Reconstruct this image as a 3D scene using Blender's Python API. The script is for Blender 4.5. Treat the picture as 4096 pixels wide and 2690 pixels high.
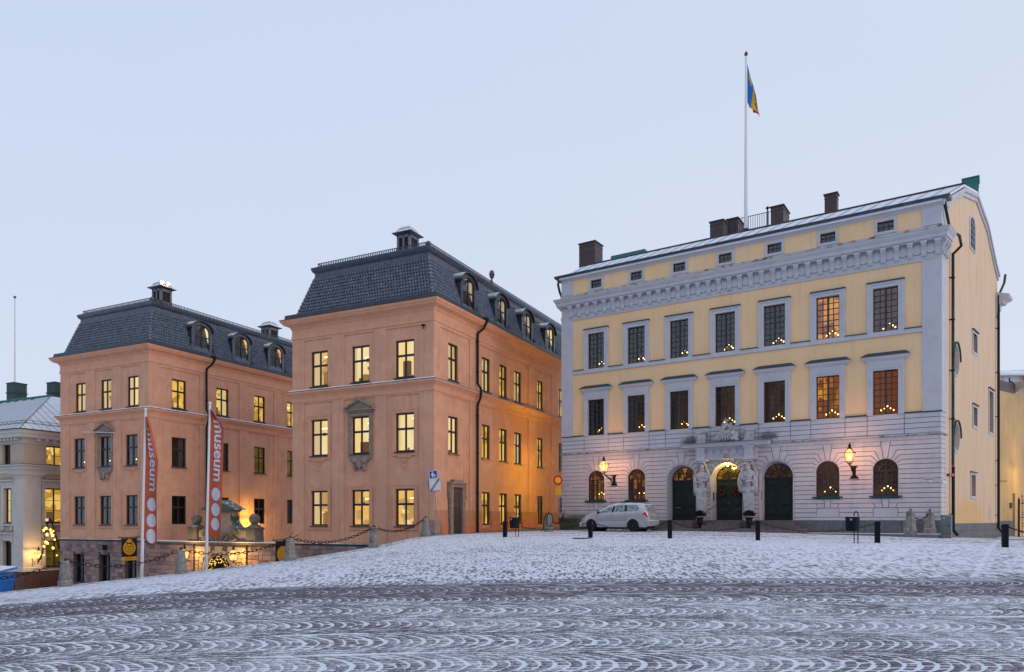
import bpy, bmesh, math, random
import numpy as np
from mathutils import Vector, Matrix
for o in list(bpy.data.objects): bpy.data.objects.remove(o, do_unlink=True)
SC = bpy.context.scene
COL = SC.collection
R = math.radians
random.seed(7)

# ------------------------------------------------------------------ camera
cd = bpy.data.cameras.new('camera'); cam = bpy.data.objects.new('camera', cd); COL.objects.link(cam)
cam.location = (0, 0, 1.65); cam.rotation_euler = (R(90), 0, 0)
cd.sensor_width = 36; cd.lens = 25.49; cd.shift_y = 0.1797; cd.clip_start = .1; cd.clip_end = 2000
SC.camera = cam
# ------------------------------------------------------------------ sky and light
SUN_EL, SUN_AZ = 7, 120           # weak after-glow low on the right, behind the viewer
wd = bpy.data.worlds.new('World'); SC.world = wd; wd.use_nodes = True
nt = wd.node_tree; nt.nodes.clear()
def N(t, ty, **kw):
    n = t.nodes.new(ty)
    for k, v in kw.items():
        if k.startswith('i_'): n.inputs[k[2:].replace('_', ' ')].default_value = v
        elif k.startswith('n_'): n.inputs[int(k[2:])].default_value = v
        else: setattr(n, k, v)
    return n
sky = N(nt, 'ShaderNodeTexSky', sky_type='NISHITA', sun_disc=False)
sky.sun_elevation = R(SUN_EL); sky.sun_rotation = R(SUN_AZ)
b1 = N(nt, 'ShaderNodeBackground'); b1.inputs[1].default_value = .05
nt.links.new(sky.outputs[0], b1.inputs[0])
# even cloud deck: pale blue, a little lighter and whiter towards the horizon and to the right, faint cloud texture
tc = N(nt, 'ShaderNodeTexCoord'); sp = N(nt, 'ShaderNodeSeparateXYZ'); nt.links.new(tc.outputs['Generated'], sp.inputs[0])
mm = N(nt, 'ShaderNodeMath', operation='MULTIPLY_ADD', n_1=.35, n_2=.0); nt.links.new(sp.outputs[0], mm.inputs[0])
ma = N(nt, 'ShaderNodeMath', operation='MULTIPLY_ADD', n_1=-1.15); nt.links.new(sp.outputs[2], ma.inputs[0]); nt.links.new(mm.outputs[0], ma.inputs[2])
ns = N(nt, 'ShaderNodeTexNoise', i_Scale=2.2, i_Detail=4.0, i_Roughness=.5); 
mp = N(nt, 'ShaderNodeMapping'); mp.inputs['Scale'].default_value = (1, 1, 3); nt.links.new(tc.outputs['Generated'], mp.inputs[0]); nt.links.new(mp.outputs[0], ns.inputs[0])
mb_ = N(nt, 'ShaderNodeMath', operation='MULTIPLY_ADD', n_1=.28); nt.links.new(ns.outputs[0], mb_.inputs[0]); nt.links.new(ma.outputs[0], mb_.inputs[2])
cr = N(nt, 'ShaderNodeValToRGB'); cr.color_ramp.elements[0].position = -.0; cr.color_ramp.elements[1].position = 1.0
mo = N(nt, 'ShaderNodeMath', operation='ADD', n_1=.62); nt.links.new(mb_.outputs[0], mo.inputs[0]); nt.links.new(mo.outputs[0], cr.inputs[0])
cr.color_ramp.elements[0].color = (.545, .625, .80, 1); cr.color_ramp.elements[1].color = (.665, .72, .81, 1)
b2 = N(nt, 'ShaderNodeBackground'); nt.links.new(cr.outputs[0], b2.inputs[0]); b2.inputs[1].default_value = 1.0
mx = N(nt, 'ShaderNodeMixShader', n_0=.9); nt.links.new(b1.outputs[0], mx.inputs[1]); nt.links.new(b2.outputs[0], mx.inputs[2])
wo = N(nt, 'ShaderNodeOutputWorld'); nt.links.new(mx.outputs[0], wo.inputs[0])
sl = bpy.data.lights.new('sun', 'SUN'); sl.energy = .95; sl.angle = R(40); sl.color = (1, .80, .68)
so = bpy.data.objects.new('sun', sl); COL.objects.link(so)
# light travels from the right (azimuth 120 deg clockwise from +Y) towards the left
sd = Vector((math.sin(R(SUN_AZ)) * math.cos(R(SUN_EL)), math.cos(R(SUN_AZ)) * math.cos(R(SUN_EL)), math.sin(R(SUN_EL))))
so.rotation_euler = (-sd).to_track_quat('-Z', 'Y').to_euler(); so.location = sd * 60
vs = SC.view_settings; vs.view_transform = 'Standard'; vs.look = 'None'; vs.exposure = 0.27; vs.gamma = 1; vs.use_curve_mapping = False
SC.cycles.use_denoising = True
try: SC.cycles.denoiser = 'OPENIMAGEDENOISE'
except Exception: pass
SC.cycles.max_bounces = 7; SC.cycles.diffuse_bounces = 3; SC.cycles.glossy_bounces = 3; SC.cycles.transparent_max_bounces = 12
SC.cycles.caustics_reflective = False; SC.cycles.caustics_refractive = False; SC.cycles.sample_clamp_indirect = 4

# ------------------------------------------------------------------ materials
MATS = {}
def mat(name, col, rough=.85, col2=None, scale=1.5, detail=5, lo=.35, hi=.65, stretch=None, bump=None, spec=.3, metal=0,
        snow=0, snow_scale=3., rand=None, col3=None, scale3=.3, lo3=.5, hi3=.75, streak=0, stains=()):
    """stucco / stone / metal: base colour mottled with a second and third one, fine relief, optional snow lying on upward faces,
    optional per-object colour choice (rand = list of colours)"""
    if name in MATS: return MATS[name]
    m = bpy.data.materials.new(name); m.use_nodes = True; t = m.node_tree; L = t.links.new
    p = t.nodes['Principled BSDF']; p.inputs['Roughness'].default_value = rough; p.inputs['Metallic'].default_value = metal
    p.inputs['Specular IOR Level'].default_value = spec
    g = N(t, 'ShaderNodeNewGeometry'); pos = g.outputs['Position']
    if stretch:
        mpn = N(t, 'ShaderNodeMapping'); mpn.inputs['Scale'].default_value = stretch; L(pos, mpn.inputs[0]); pos = mpn.outputs[0]
    c4 = lambda c: (*c, 1)
    if rand:
        oi = N(t, 'ShaderNodeObjectInfo'); rr = N(t, 'ShaderNodeValToRGB'); rr.color_ramp.interpolation = 'CONSTANT'
        e = rr.color_ramp.elements
        while len(e) < len(rand): e.new(.5)
        for i, c in enumerate(rand): e[i].position = i / len(rand); e[i].color = c4(c)
        L(oi.outputs['Random'], rr.inputs[0]); cur = rr.outputs[0]
    else:
        rg = N(t, 'ShaderNodeRGB'); rg.outputs[0].default_value = c4(col); cur = rg.outputs[0]
    def over(cur, c, sc, lo, hi, amt=1., det=detail):
        n = N(t, 'ShaderNodeTexNoise', i_Scale=sc, i_Detail=float(det), i_Roughness=.6); L(pos, n.inputs['Vector'])
        mr = N(t, 'ShaderNodeMapRange', n_1=lo, n_2=hi, n_4=amt); L(n.outputs[0], mr.inputs[0])
        mxn = N(t, 'ShaderNodeMix', data_type='RGBA'); L(mr.outputs[0], mxn.inputs[0]); L(cur, mxn.inputs[6]); mxn.inputs[7].default_value = c4(c)
        return mxn.outputs[2]
    if col2: cur = over(cur, col2, scale, lo, hi)
    if col3: cur = over(cur, col3, scale3, lo3, hi3)
    if streak:      # rain streaks running down the plaster
        mpn = N(t, 'ShaderNodeMapping'); mpn.inputs['Scale'].default_value = (2.6, 2.6, .16); L(g.outputs['Position'], mpn.inputs[0]); n = N(t, 'ShaderNodeTexNoise', i_Scale=1.6, i_Detail=6.0, i_Roughness=.65); L(mpn.outputs[0], n.inputs['Vector'])
        mr = N(t, 'ShaderNodeMapRange', n_1=.52, n_2=.74, n_4=streak); L(n.outputs[0], mr.inputs[0]); mxn = N(t, 'ShaderNodeMix', data_type='RGBA', blend_type='MULTIPLY'); L(mr.outputs[0], mxn.inputs[0]); L(cur, mxn.inputs[6]); mxn.inputs[7].default_value = (.55, .52, .50, 1); cur = mxn.outputs[2]
    for cen, rad, c in stains:      # soot, rust and repairs with a place of their own
        mpn = N(t, 'ShaderNodeMapping', vector_type='TEXTURE'); mpn.inputs['Location'].default_value = cen; mpn.inputs['Scale'].default_value = rad; L(g.outputs['Position'], mpn.inputs[0]); ln = N(t, 'ShaderNodeVectorMath', operation='LENGTH'); L(mpn.outputs[0], ln.inputs[0])
        n = N(t, 'ShaderNodeTexNoise', i_Scale=5., i_Detail=5.0); L(g.outputs['Position'], n.inputs['Vector']); ad = N(t, 'ShaderNodeMath', operation='MULTIPLY_ADD', n_1=1.1); L(n.outputs[0], ad.inputs[0]); L(ln.outputs['Value'], ad.inputs[2])
        mr = N(t, 'ShaderNodeMapRange', n_1=1.0, n_2=1.6, n_3=.85, n_4=0.); L(ad.outputs[0], mr.inputs[0]); mxn = N(t, 'ShaderNodeMix', data_type='RGBA'); L(mr.outputs[0], mxn.inputs[0]); L(cur, mxn.inputs[6]); mxn.inputs[7].default_value = c4(c); cur = mxn.outputs[2]
    if snow:
        sx = N(t, 'ShaderNodeSeparateXYZ'); L(g.outputs['Normal'], sx.inputs[0])
        up = N(t, 'ShaderNodeMapRange', n_1=.35, n_2=.75); L(sx.outputs[2], up.inputs[0])
        n = N(t, 'ShaderNodeTexNoise', i_Scale=snow_scale, i_Detail=6.0, i_Roughness=.7); L(g.outputs['Position'], n.inputs['Vector'])
        mr = N(t, 'ShaderNodeMapRange', n_1=.62 - .45 * snow, n_2=.72 - .45 * snow); L(n.outputs[0], mr.inputs[0])
        mu = N(t, 'ShaderNodeMath', operation='MULTIPLY'); L(up.outputs[0], mu.inputs[0]); L(mr.outputs[0], mu.inputs[1])
        mxn = N(t, 'ShaderNodeMix', data_type='RGBA'); L(mu.outputs[0], mxn.inputs[0]); L(cur, mxn.inputs[6]); mxn.inputs[7].default_value = (.80, .83, .88, 1)
        cur = mxn.outputs[2]
        rm = N(t, 'ShaderNodeMix'); L(mu.outputs[0], rm.inputs[0]); rm.inputs[2].default_value = rough; rm.inputs[3].default_value = .95; L(rm.outputs[0], p.inputs['Roughness'])
    L(cur, p.inputs['Base Color'])
    if bump:
        n = N(t, 'ShaderNodeTexNoise', i_Scale=bump[0], i_Detail=4.0); L(g.outputs['Position'], n.inputs['Vector'])
        b = N(t, 'ShaderNodeBump', i_Strength=bump[1], i_Distance=.02); L(n.outputs[0], b.inputs['Height']); L(b.outputs[0], p.inputs['Normal'])
    MATS[name] = m; return m
def emat(name, col, strength, sample=True):
    if name in MATS: return MATS[name]
    m = bpy.data.materials.new(name); m.use_nodes = True; t = m.node_tree; t.nodes.clear()
    e = N(t, 'ShaderNodeEmission'); e.inputs[0].default_value = (*col, 1); e.inputs[1].default_value = strength
    o = N(t, 'ShaderNodeOutputMaterial'); t.links.new(e.outputs[0], o.inputs[0])
    if not sample: m.cycles.emission_sampling = 'NONE'
    MATS[name] = m; return m
def glass(name, tint=(.9, .93, .95), ior=1.75, add=.04, rough=.02):
    if name in MATS: return MATS[name]
    m = bpy.data.materials.new(name); m.use_nodes = True; t = m.node_tree; t.nodes.clear(); L = t.links.new
    tr = N(t, 'ShaderNodeBsdfTransparent'); tr.inputs[0].default_value = (*tint, 1)
    gl = N(t, 'ShaderNodeBsdfGlossy'); gl.inputs['Roughness'].default_value = rough
    g = N(t, 'ShaderNodeNewGeometry'); n = N(t, 'ShaderNodeTexNoise', i_Scale=5., i_Detail=2.); L(g.outputs['Position'], n.inputs['Vector'])
    b = N(t, 'ShaderNodeBump', i_Strength=.10, i_Distance=.02); L(n.outputs[0], b.inputs['Height']); L(b.outputs[0], gl.inputs['Normal'])
    f = N(t, 'ShaderNodeFresnel'); f.inputs[0].default_value = ior
    a = N(t, 'ShaderNodeMath', operation='ADD', n_1=add); L(f.outputs[0], a.inputs[0])
    mxs = N(t, 'ShaderNodeMixShader'); L(a.outputs[0], mxs.inputs[0]); L(tr.outputs[0], mxs.inputs[1]); L(gl.outputs[0], mxs.inputs[2])
    o = N(t, 'ShaderNodeOutputMaterial'); L(mxs.outputs[0], o.inputs[0]); MATS[name] = m; return m
def room(name, ca, cb, strength, sc=(1.2, 1.2, .8), dark=None, line=0):
    """inside of a lit room: emitting walls with uneven colour (shelves, curtains, ceiling lamps)"""
    if name in MATS: return MATS[name]
    m = bpy.data.materials.new(name); m.use_nodes = True; t = m.node_tree; t.nodes.clear(); L = t.links.new
    g = N(t, 'ShaderNodeNewGeometry'); mpn = N(t, 'ShaderNodeMapping'); mpn.inputs['Scale'].default_value = sc; L(g.outputs['Position'], mpn.inputs[0])
    n = N(t, 'ShaderNodeTexNoise', i_Scale=1., i_Detail=2.5); L(mpn.outputs[0], n.inputs['Vector'])
    mr = N(t, 'ShaderNodeMapRange', n_1=.38, n_2=.62); L(n.outputs[0], mr.inputs[0])
    a = N(t, 'ShaderNodeMix', data_type='RGBA'); L(mr.outputs[0], a.inputs[0]); a.inputs[6].default_value = (*ca, 1); a.inputs[7].default_value = (*cb, 1)
    cur = a.outputs[2]
    if dark:
        v = N(t, 'ShaderNodeTexVoronoi', i_Scale=1.7, distance='CHEBYCHEV'); L(mpn.outputs[0], v.inputs['Vector'])
        q = N(t, 'ShaderNodeSeparateColor'); L(v.outputs['Color'], q.inputs[0])
        mr2 = N(t, 'ShaderNodeMapRange', n_1=.6, n_2=.62); L(q.outputs[0], mr2.inputs[0])
        d = N(t, 'ShaderNodeMix', data_type='RGBA'); L(mr2.outputs[0], d.inputs[0]); L(cur, d.inputs[6]); d.inputs[7].default_value = (*dark, 1); cur = d.outputs[2]
    e = N(t, 'ShaderNodeEmission'); L(cur, e.inputs[0]); e.inputs[1].default_value = strength
    o = N(t, 'ShaderNodeOutputMaterial'); L(e.outputs[0], o.inputs[0]); MATS[name] = m; return m

M = dict(
 orange=mat('orange stucco', (.74, .405, .27), .92, (.68, .35, .22), 1.3, lo=.44, hi=.62, bump=(40, .12), col3=(.66, .36, .245), scale3=.5, lo3=.5, hi3=.6, streak=.45),
 orange_trim=mat('orange cornice plaster', (.75, .405, .265), .9, (.69, .35, .22), 2., bump=(40, .08)),
 band=mat('patched stucco band', (.56, .28, .15), .92, (.50, .25, .135), 1.5, bump=(40, .12)),
 pink=mat('pink plinth plaster', (.70, .27, .15), .92, (.56, .22, .13), 1.6, bump=(30, .15)),
 yellow=mat('yellow stucco', (.90, .62, .345), .92, (.86, .59, .345), .9, lo=.42, hi=.7, bump=(45, .10), col3=(.88, .65, .41), scale3=.6, lo3=.5, hi3=.66, streak=.22),
 yellow_side=mat('yellow lime wash streaked', (.74, .56, .40), .92, (.73, .51, .32), 1.2, stretch=(1.4, 1.4, .28), lo=.4, hi=.7, bump=(45, .12), col3=(.68, .57, .45), scale3=.8, lo3=.5, hi3=.75, streak=.5, stains=(((23.0, 36.6, 13.6), (.14, .14, 1.6), (.62, .36, .17)), ((26.2, 39.9, 2.0), (.5, .5, .55), (.46, .42, .42)), ((22.6, 36.0, 1.9), (4.6, 4.6, .9), (.70, .46, .20)))),
 ochre=mat('ochre alley plaster', (.58, .42, .22), .92, (.50, .36, .19), .8, bump=(40, .1)),
 grey=mat('grey painted ashlar', (.60, .585, .62), .88, (.52, .505, .54), 2.2, lo=.4, hi=.7, bump=(26, .35), col3=(.63, .61, .60), scale3=.5, streak=.25),
 trim=mat('pale grey painted trim', (.545, .56, .615), .8, (.47, .485, .545), 2., lo=.45, hi=.75, bump=(40, .08), snow=.2, stains=(((9.25, 37.72, 5.75), (.55, .55, .3), (.13, .10, .11)), ((12.6, 35.6, 5.78), (.6, .6, .3), (.13, .10, .11))), snow_scale=4),
 trim_dirty=mat('weathered grey ledge', (.52, .50, .50), .9, (.12, .11, .11), 3.5, lo=.5, hi=.66, bump=(40, .2), snow=.35, snow_scale=3),
 statue=mat('weathered white stone', (.54, .53, .55), .85, (.30, .29, .31), 5., lo=.45, hi=.72, bump=(60, .25)),
 granite=mat('dark granite plinth', (.12, .125, .15), .8, (.17, .175, .19), 6, bump=(60, .2), rand=[(.115, .12, .145), (.14, .145, .165), (.105, .11, .13)]),
 step=mat('worn granite step', (.13, .11, .115), .75, (.20, .17, .16), 5, bump=(60, .2), snow=.12, snow_scale=6),
 stone=mat('mixed sandstone block', (.3, .22, .2), .9, (.25, .17, .16), 5., lo=.5, hi=.75, bump=(50, .3),
           rand=[(.30, .215, .20), (.36, .27, .235), (.24, .165, .17), (.40, .30, .25), (.27, .19, .19), (.20, .14, .155), (.33, .23, .20), (.38, .255, .205), (.29, .23, .23), (.22, .135, .14)]),
 mortar=mat('mortar', (.17, .13, .12), .95, (.13, .1, .095), 8),
 sand=mat('sandstone surround', (.36, .285, .235), .9, (.24, .185, .16), 4, bump=(50, .3)),
 sand_pale=mat('pale sandstone', (.46, .36, .27), .9, (.36, .28, .21), 4, bump=(50, .25)),
 sand_dark=mat('blackened sandstone', (.13, .115, .10), .9, (.20, .165, .13), 4, bump=(50, .4), snow=.2),
 copper=mat('green copper', (.045, .085, .085), .6, (.03, .055, .06), 6, snow=.0, metal=.1),
 copper_snow=mat('snowy green copper', (.06, .115, .11), .6, (.045, .08, .08), 6, snow=.22, snow_scale=5),
 copper_bright=mat('bright verdigris copper', (.045, .20, .175), .6, (.035, .15, .135), 4),
 copper_brown=mat('brown copper sheet', (.085, .058, .062), .5, (.05, .035, .04), 5, metal=.3, spec=.5),
 tile=mat('blue black glazed pantile', (.046, .060, .092), .28, (.13, .16, .215), 3.6, lo=.35, hi=.68, spec=.6, snow=.14, snow_scale=16, bump=(70, .2)),
 metal=mat('black sheet metal', (.022, .028, .04), .4, (.045, .055, .075), 3, spec=.5, metal=.3, snow=.62, snow_scale=2.5),
 metal_clean=mat('dark zinc', (.055, .068, .098), .34, (.095, .115, .155), 4, spec=.6, metal=.4),
 pipe=mat('black downpipe', (.010, .010, .014), .5, spec=.25),
 iron=mat('black iron', (.009, .009, .010), .55, (.018, .016, .015), 20, spec=.2),
 chain=mat('rusty black chain iron', (.011, .010, .012), .65, (.03, .02, .017), 18, spec=.15),
 black=mat('black lacquer', (.007, .008, .011), .6, (.011, .012, .016), 8, spec=.15),
 frame=mat('dark aubergine window paint', (.028, .018, .026), .5, (.04, .028, .036), 9),
 frame_blue=mat('dark blue grey window paint', (.03, .036, .048), .5),
 pal_frame=mat('black green window paint', (.030, .040, .048), .5, (.045, .055, .065), 9),
 door=mat('dark green door paint', (.010, .019, .017), .42, (.014, .026, .024), 6, spec=.35),
 snow=mat('snow', (.80, .83, .88), .95, (.74, .78, .85), 3, bump=(25, .3)),
 roofsnow=mat('snow covered sheet roof', (.78, .82, .88), .95, (.66, .71, .79), 1.6, lo=.45, hi=.75, bump=(20, .2), col3=(.36, .40, .47), scale3=3.5, lo3=.66, hi3=.8),
 post=mat('grey granite post', (.30, .29, .275), .9, (.20, .19, .18), 7, bump=(60, .3), snow=.18, snow_scale=9, col3=(.13, .125, .12), scale3=2.4, lo3=.52, hi3=.66),
 kerb=mat('kerb granite', (.23, .235, .26), .9, (.17, .17, .19), 6, bump=(50, .3), snow=.42, snow_scale=5),
 brass=mat('brass', (.45, .3, .1), .35, metal=.9),
 white=mat('white lacquer', (.74, .75, .78), .5, (.66, .67, .7), 4),
 red=mat('red sign paint', (.55, .012, .02), .45), signyellow=mat('yellow sign paint', (.80, .50, .02), .45),
 signblue=mat('blue sign paint', (.008, .06, .36), .45), signgrey=mat('pale grey sign', (.60, .63, .68), .5), signmark=mat('faint sign mark', (.70, .72, .76), .5),
 ink=mat('black lettering', (.012, .012, .014), .6), gold=mat('gold print', (.55, .30, .02), .5, (.45, .25, .02), 9), cloth_black=mat('black banner cloth', (.010, .010, .013), .85),
 banner=mat('orange red banner cloth', (.52, .125, .07), .85, (.46, .10, .055), 3), cloth_white=mat('white print', (.62, .62, .69), .85),
 bluebin=mat('blue plastic', (.02, .17, .50), .5, (.015, .13, .42), 3), greenbin=mat('olive green plastic', (.085, .092, .05), .6, (.07, .075, .04), 4, snow=.1),
 glass=glass('window glass'), glass_lit=glass('lit window glass', ior=1.35, add=.0),
 lamp_glass=None,
)
M['white_snow'] = mat('white painted pole', (.74, .75, .78), .5)
# ------------------------------------------------------------------ builders
class Fr:
    """a facade plane: s runs along it, d stands out of it, z up"""
    def __init__(self, o, u):
        l = math.hypot(*u); self.o = o; self.u = (u[0] / l, u[1] / l); self.n = (self.u[1], -self.u[0]); self.rot = math.atan2(self.u[1], self.u[0])
    def P(self, s, d, z): return (self.o[0] + self.u[0] * s + self.n[0] * d, self.o[1] + self.u[1] * s + self.n[1] * d, z)
ID = Fr((0, 0), (1, 0))
class MB:
    def __init__(self): self.v = []; self.f = []; self.m = []
    def add(self, vs, fs, mi=0):
        b = len(self.v); self.v += [tuple(p) for p in vs]
        for f in fs: self.f.append(tuple(b + i for i in f)); self.m.append(mi)
    def box(self, F, s0, s1, d0, d1, z0, z1, mi=0):
        if s0 > s1: s0, s1 = s1, s0
        P = F.P; v = [P(s, d, z) for z in (z0, z1) for (s, d) in ((s0, d1), (s1, d1), (s1, d0), (s0, d0))]
        self.add(v, [(3, 2, 1, 0), (4, 5, 6, 7), (0, 1, 5, 4), (1, 2, 6, 5), (2, 3, 7, 6), (3, 0, 4, 7)], mi); return self
    def quad(self, F, pts, mi=0): self.add([F.P(*p) for p in pts], [tuple(range(len(pts)))], mi); return self
    def poly(self, F, pts, d0, d1, ch=0, mi=0):
        """polygon (s,z) counter-clockwise seen from outside, from d0 out to d1, chamfered front edge"""
        n = len(pts); a = sum(pts[i][0] * pts[(i + 1) % n][1] - pts[(i + 1) % n][0] * pts[i][1] for i in range(n))
        if a < 0: pts = pts[::-1]
        rings = [[F.P(s, d0, z) for s, z in pts]]
        if ch: rings.append([F.P(s, d1 - ch, z) for s, z in pts]); rings.append([F.P(s, d1, z) for s, z in offset(pts, ch)])
        else: rings.append([F.P(s, d1, z) for s, z in pts])
        v = [p for r in rings for p in r]; f = []
        for k in range(len(rings) - 1):
            for i in range(n): j = (i + 1) % n; f.append((k * n + i, k * n + j, (k + 1) * n + j, (k + 1) * n + i))
        f.append(tuple((len(rings) - 1) * n + i for i in range(n))); self.add(v, f, mi); return self
    def tube(self, pts, r, n=6, mi=0, cap=True):
        pts = [Vector(p) for p in pts]; rs = r if isinstance(r, (list, tuple)) else [r] * len(pts)
        v = []; f = []; up = None
        for i, p in enumerate(pts):
            t = (pts[min(i + 1, len(pts) - 1)] - pts[max(i - 1, 0)]).normalized()
            if up is None: up = Vector((0, 0, 1)) if abs(t.z) < .9 else Vector((1, 0, 0))
            a = t.cross(up).normalized(); up = a.cross(t).normalized()
            for k in range(n):
                an = 2 * math.pi * k / n; v.append(p + (a * math.cos(an) + up * math.sin(an)) * rs[i])
        for i in range(len(pts) - 1):
            for k in range(n): f.append((i * n + k, i * n + (k + 1) % n, (i + 1) * n + (k + 1) % n, (i + 1) * n + k))
        if cap: f.append(tuple(range(n))[::-1]); f.append(tuple((len(pts) - 1) * n + k for k in range(n)))
        self.add(v, f, mi); return self
    def lathe(self, prof, n=12, c=(0, 0, 0), mi=0, sq=0):
        v = []; f = []
        for r, z in prof:
            for k in range(n):
                a = 2 * math.pi * (k + (.5 if sq else 0)) / n; v.append((c[0] + r * math.cos(a), c[1] + r * math.sin(a), c[2] + z))
        for i in range(len(prof) - 1):
            for k in range(n): f.append((i * n + k, i * n + (k + 1) % n, (i + 1) * n + (k + 1) % n, (i + 1) * n + k))
        f.append(tuple(range(n))[::-1]); f.append(tuple((len(prof) - 1) * n + k for k in range(n)))
        self.add(v, f, mi); return self
    def ball(self, c, r, nu=10, nv=7, mi=0):
        if not isinstance(r, (tuple, list)): r = (r, r, r)
        v = [(c[0], c[1], c[2] - r[2])]; f = []
        for j in range(1, nv):
            b = -math.pi / 2 + math.pi * j / nv
            for k in range(nu): a = 2 * math.pi * k / nu; v.append((c[0] + r[0] * math.cos(b) * math.cos(a), c[1] + r[1] * math.cos(b) * math.sin(a), c[2] + r[2] * math.sin(b)))
        v.append((c[0], c[1], c[2] + r[2])); e = len(v) - 1
        for k in range(nu): f.append((0, 1 + (k + 1) % nu, 1 + k)); f.append((e, e - nu + k, e - nu + (k + 1) % nu))
        for j in range(nv - 2):
            for k in range(nu): a = 1 + j * nu; f.append((a + k, a + (k + 1) % nu, a + nu + (k + 1) % nu, a + nu + k))
        self.add(v, f, mi); return self
    def sweep(self, path, prof, mi=0, close=True):
        """profile (offset to the right of travel, z) swept along a ground path with mitred corners"""
        n = len(path); dirs = []
        for i in range(n - 1):
            dx, dy = path[i + 1][0] - path[i][0], path[i + 1][1] - path[i][1]; l = math.hypot(dx, dy); dirs.append((dx / l, dy / l))
        v = []; k = len(prof)
        for i in range(n):
            a = dirs[max(i - 1, 0)]; b = dirs[min(i, n - 2)]; na = (a[1], -a[0]); nb = (b[1], -b[0])
            mxx, myy = na[0] + nb[0], na[1] + nb[1]; den = 1 + na[0] * nb[0] + na[1] * nb[1]
            for off, z in prof: v.append((path[i][0] + mxx / den * off, path[i][1] + myy / den * off, z))
        f = []
        for i in range(n - 1):
            for j in range(k if close else k - 1): f.append((i * k + j, (i + 1) * k + j, (i + 1) * k + (j + 1) % k, i * k + (j + 1) % k))
        if close: f.append(tuple(range(k))); f.append(tuple((n - 1) * k + j for j in range(k))[::-1])
        self.add(v, f, mi); return self
    def wall(self, F, s0, s1, z0, z1, holes=(), d=0, depth=.2, mi=0, mr=None):
        """wall sheet with openings. hole: ('r',s0,s1,z0,z1) | ('a',c,r,z0,zspring) | ('o',c,zc,rx,rz); each gets reveals `depth` deep"""
        mr = mi if mr is None else mr; bb = []
        for h in holes:
            if h[0] == 'r': bb.append((h[1], h[2], h[3], h[4]))
            elif h[0] == 'a': bb.append((h[1] - h[2], h[1] + h[2], h[3], h[4] + h[2]))
            else: bb.append((h[1] - h[3], h[1] + h[3], h[2] - h[4], h[2] + h[4]))
        ss = sorted({s0, s1, *[x for b in bb for x in b[:2]]}); zs = sorted({z0, z1, *[x for b in bb for x in b[2:]]})
        for a, b in zip(ss, ss[1:]):
            run = None
            for c, e in zip(zs, zs[1:]):
                sm, zm = (a + b) / 2, (c + e) / 2
                ins = any(q[0] < sm < q[1] and q[2] < zm < q[3] for q in bb) or not (s0 < sm < s1 and z0 < zm < z1)
                if ins:
                    if run is not None: self.quad(F, [(a, d, run), (b, d, run), (b, d, c), (a, d, c)], mi); run = None
                elif run is None: run = c
            if run is not None: self.quad(F, [(a, d, run), (b, d, run), (b, d, zs[-1]), (a, d, zs[-1])], mi)
        for h, b in zip(holes, bb):
            if h[0] == 'r': loop = [(b[0], b[2]), (b[1], b[2]), (b[1], b[3]), (b[0], b[3])]
            elif h[0] == 'a':
                n = 20; arc = [(h[1] + h[2] * math.cos(math.pi * i / n), h[4] + h[2] * math.sin(math.pi * i / n)) for i in range(n + 1)]
                for p, q in zip(arc, arc[1:]): self.quad(F, [(q[0], d, q[1]), (p[0], d, p[1]), (p[0], d, b[3]), (q[0], d, b[3])], mi)
                loop = [(b[0], b[2]), (b[1], b[2])] + arc
            else:
                n = 24; loop = [(h[1] + h[3] * math.cos(2 * math.pi * i / n), h[2] + h[4] * math.sin(2 * math.pi * i / n)) for i in range(n)]
                for i in range(n):
                    p, q = loop[i], loop[(i + 1) % n]; e = b[3] if p[1] + q[1] > 2 * h[2] else b[2]
                    self.quad(F, [(q[0], d, q[1]), (p[0], d, p[1]), (p[0], d, e), (q[0], d, e)], mi)
            for p, q in zip(loop, loop[1:] + loop[:1]): self.quad(F, [(p[0], d, p[1]), (q[0], d, q[1]), (q[0], d - depth, q[1]), (p[0], d - depth, p[1])], mr)
        return self
    def mesh(self, name, mats, smooth=False):
        me = bpy.data.meshes.new(name); me.from_pydata(self.v, [], self.f)
        for m in (mats if isinstance(mats, (list, tuple)) else [mats]): me.materials.append(m)
        if any(self.m): me.polygons.foreach_set('material_index', self.m)
        if smooth: me.polygons.foreach_set('use_smooth', [True] * len(self.f))
        me.update(); return me
    def build(self, name, mats, parent=None, smooth=False, loc=(0, 0, 0), rot=0, label=None, stuff=False):
        return O(name, self.mesh(name, mats, smooth), parent, loc, rot, label, stuff)
def offset(pts, c):
    n = len(pts); out = []
    for i in range(n):
        p0, p, p1 = pts[i - 1], pts[i], pts[(i + 1) % n]
        a = (p[0] - p0[0], p[1] - p0[1]); b = (p1[0] - p[0], p1[1] - p[1]); la = math.hypot(*a) or 1e-9; lb = math.hypot(*b) or 1e-9
        na = (-a[1] / la, a[0] / la); nb = (-b[1] / lb, b[0] / lb); den = max(.35, 1 + na[0] * nb[0] + na[1] * nb[1])
        out.append((p[0] + (na[0] + nb[0]) / den * c, p[1] + (na[1] + nb[1]) / den * c))
    return out
def O(name, me, parent=None, loc=(0, 0, 0), rot=0, label=None, stuff=False):
    o = bpy.data.objects.new(name, me); COL.objects.link(o); o.parent = parent; o.location = loc
    o.rotation_euler = rot if isinstance(rot, (tuple, list)) or hasattr(rot, 'to_quaternion') else (0, 0, rot)
    if label: o['label'] = label
    if stuff: o['kind'] = 'stuff'
    return o
def thing(name, label, cat, loc=(0, 0, 0), rot=0, group=None):
    o = O(name, None, None, loc, rot, label); o['category'] = cat; o.empty_display_size = .2
    if group: o['group'] = group
    return o
def tag(o, label, cat, group=None):
    o['label'] = label; o['category'] = cat
    if group: o['group'] = group
    return o
def structure(o): o['kind'] = 'structure'; return o
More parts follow.
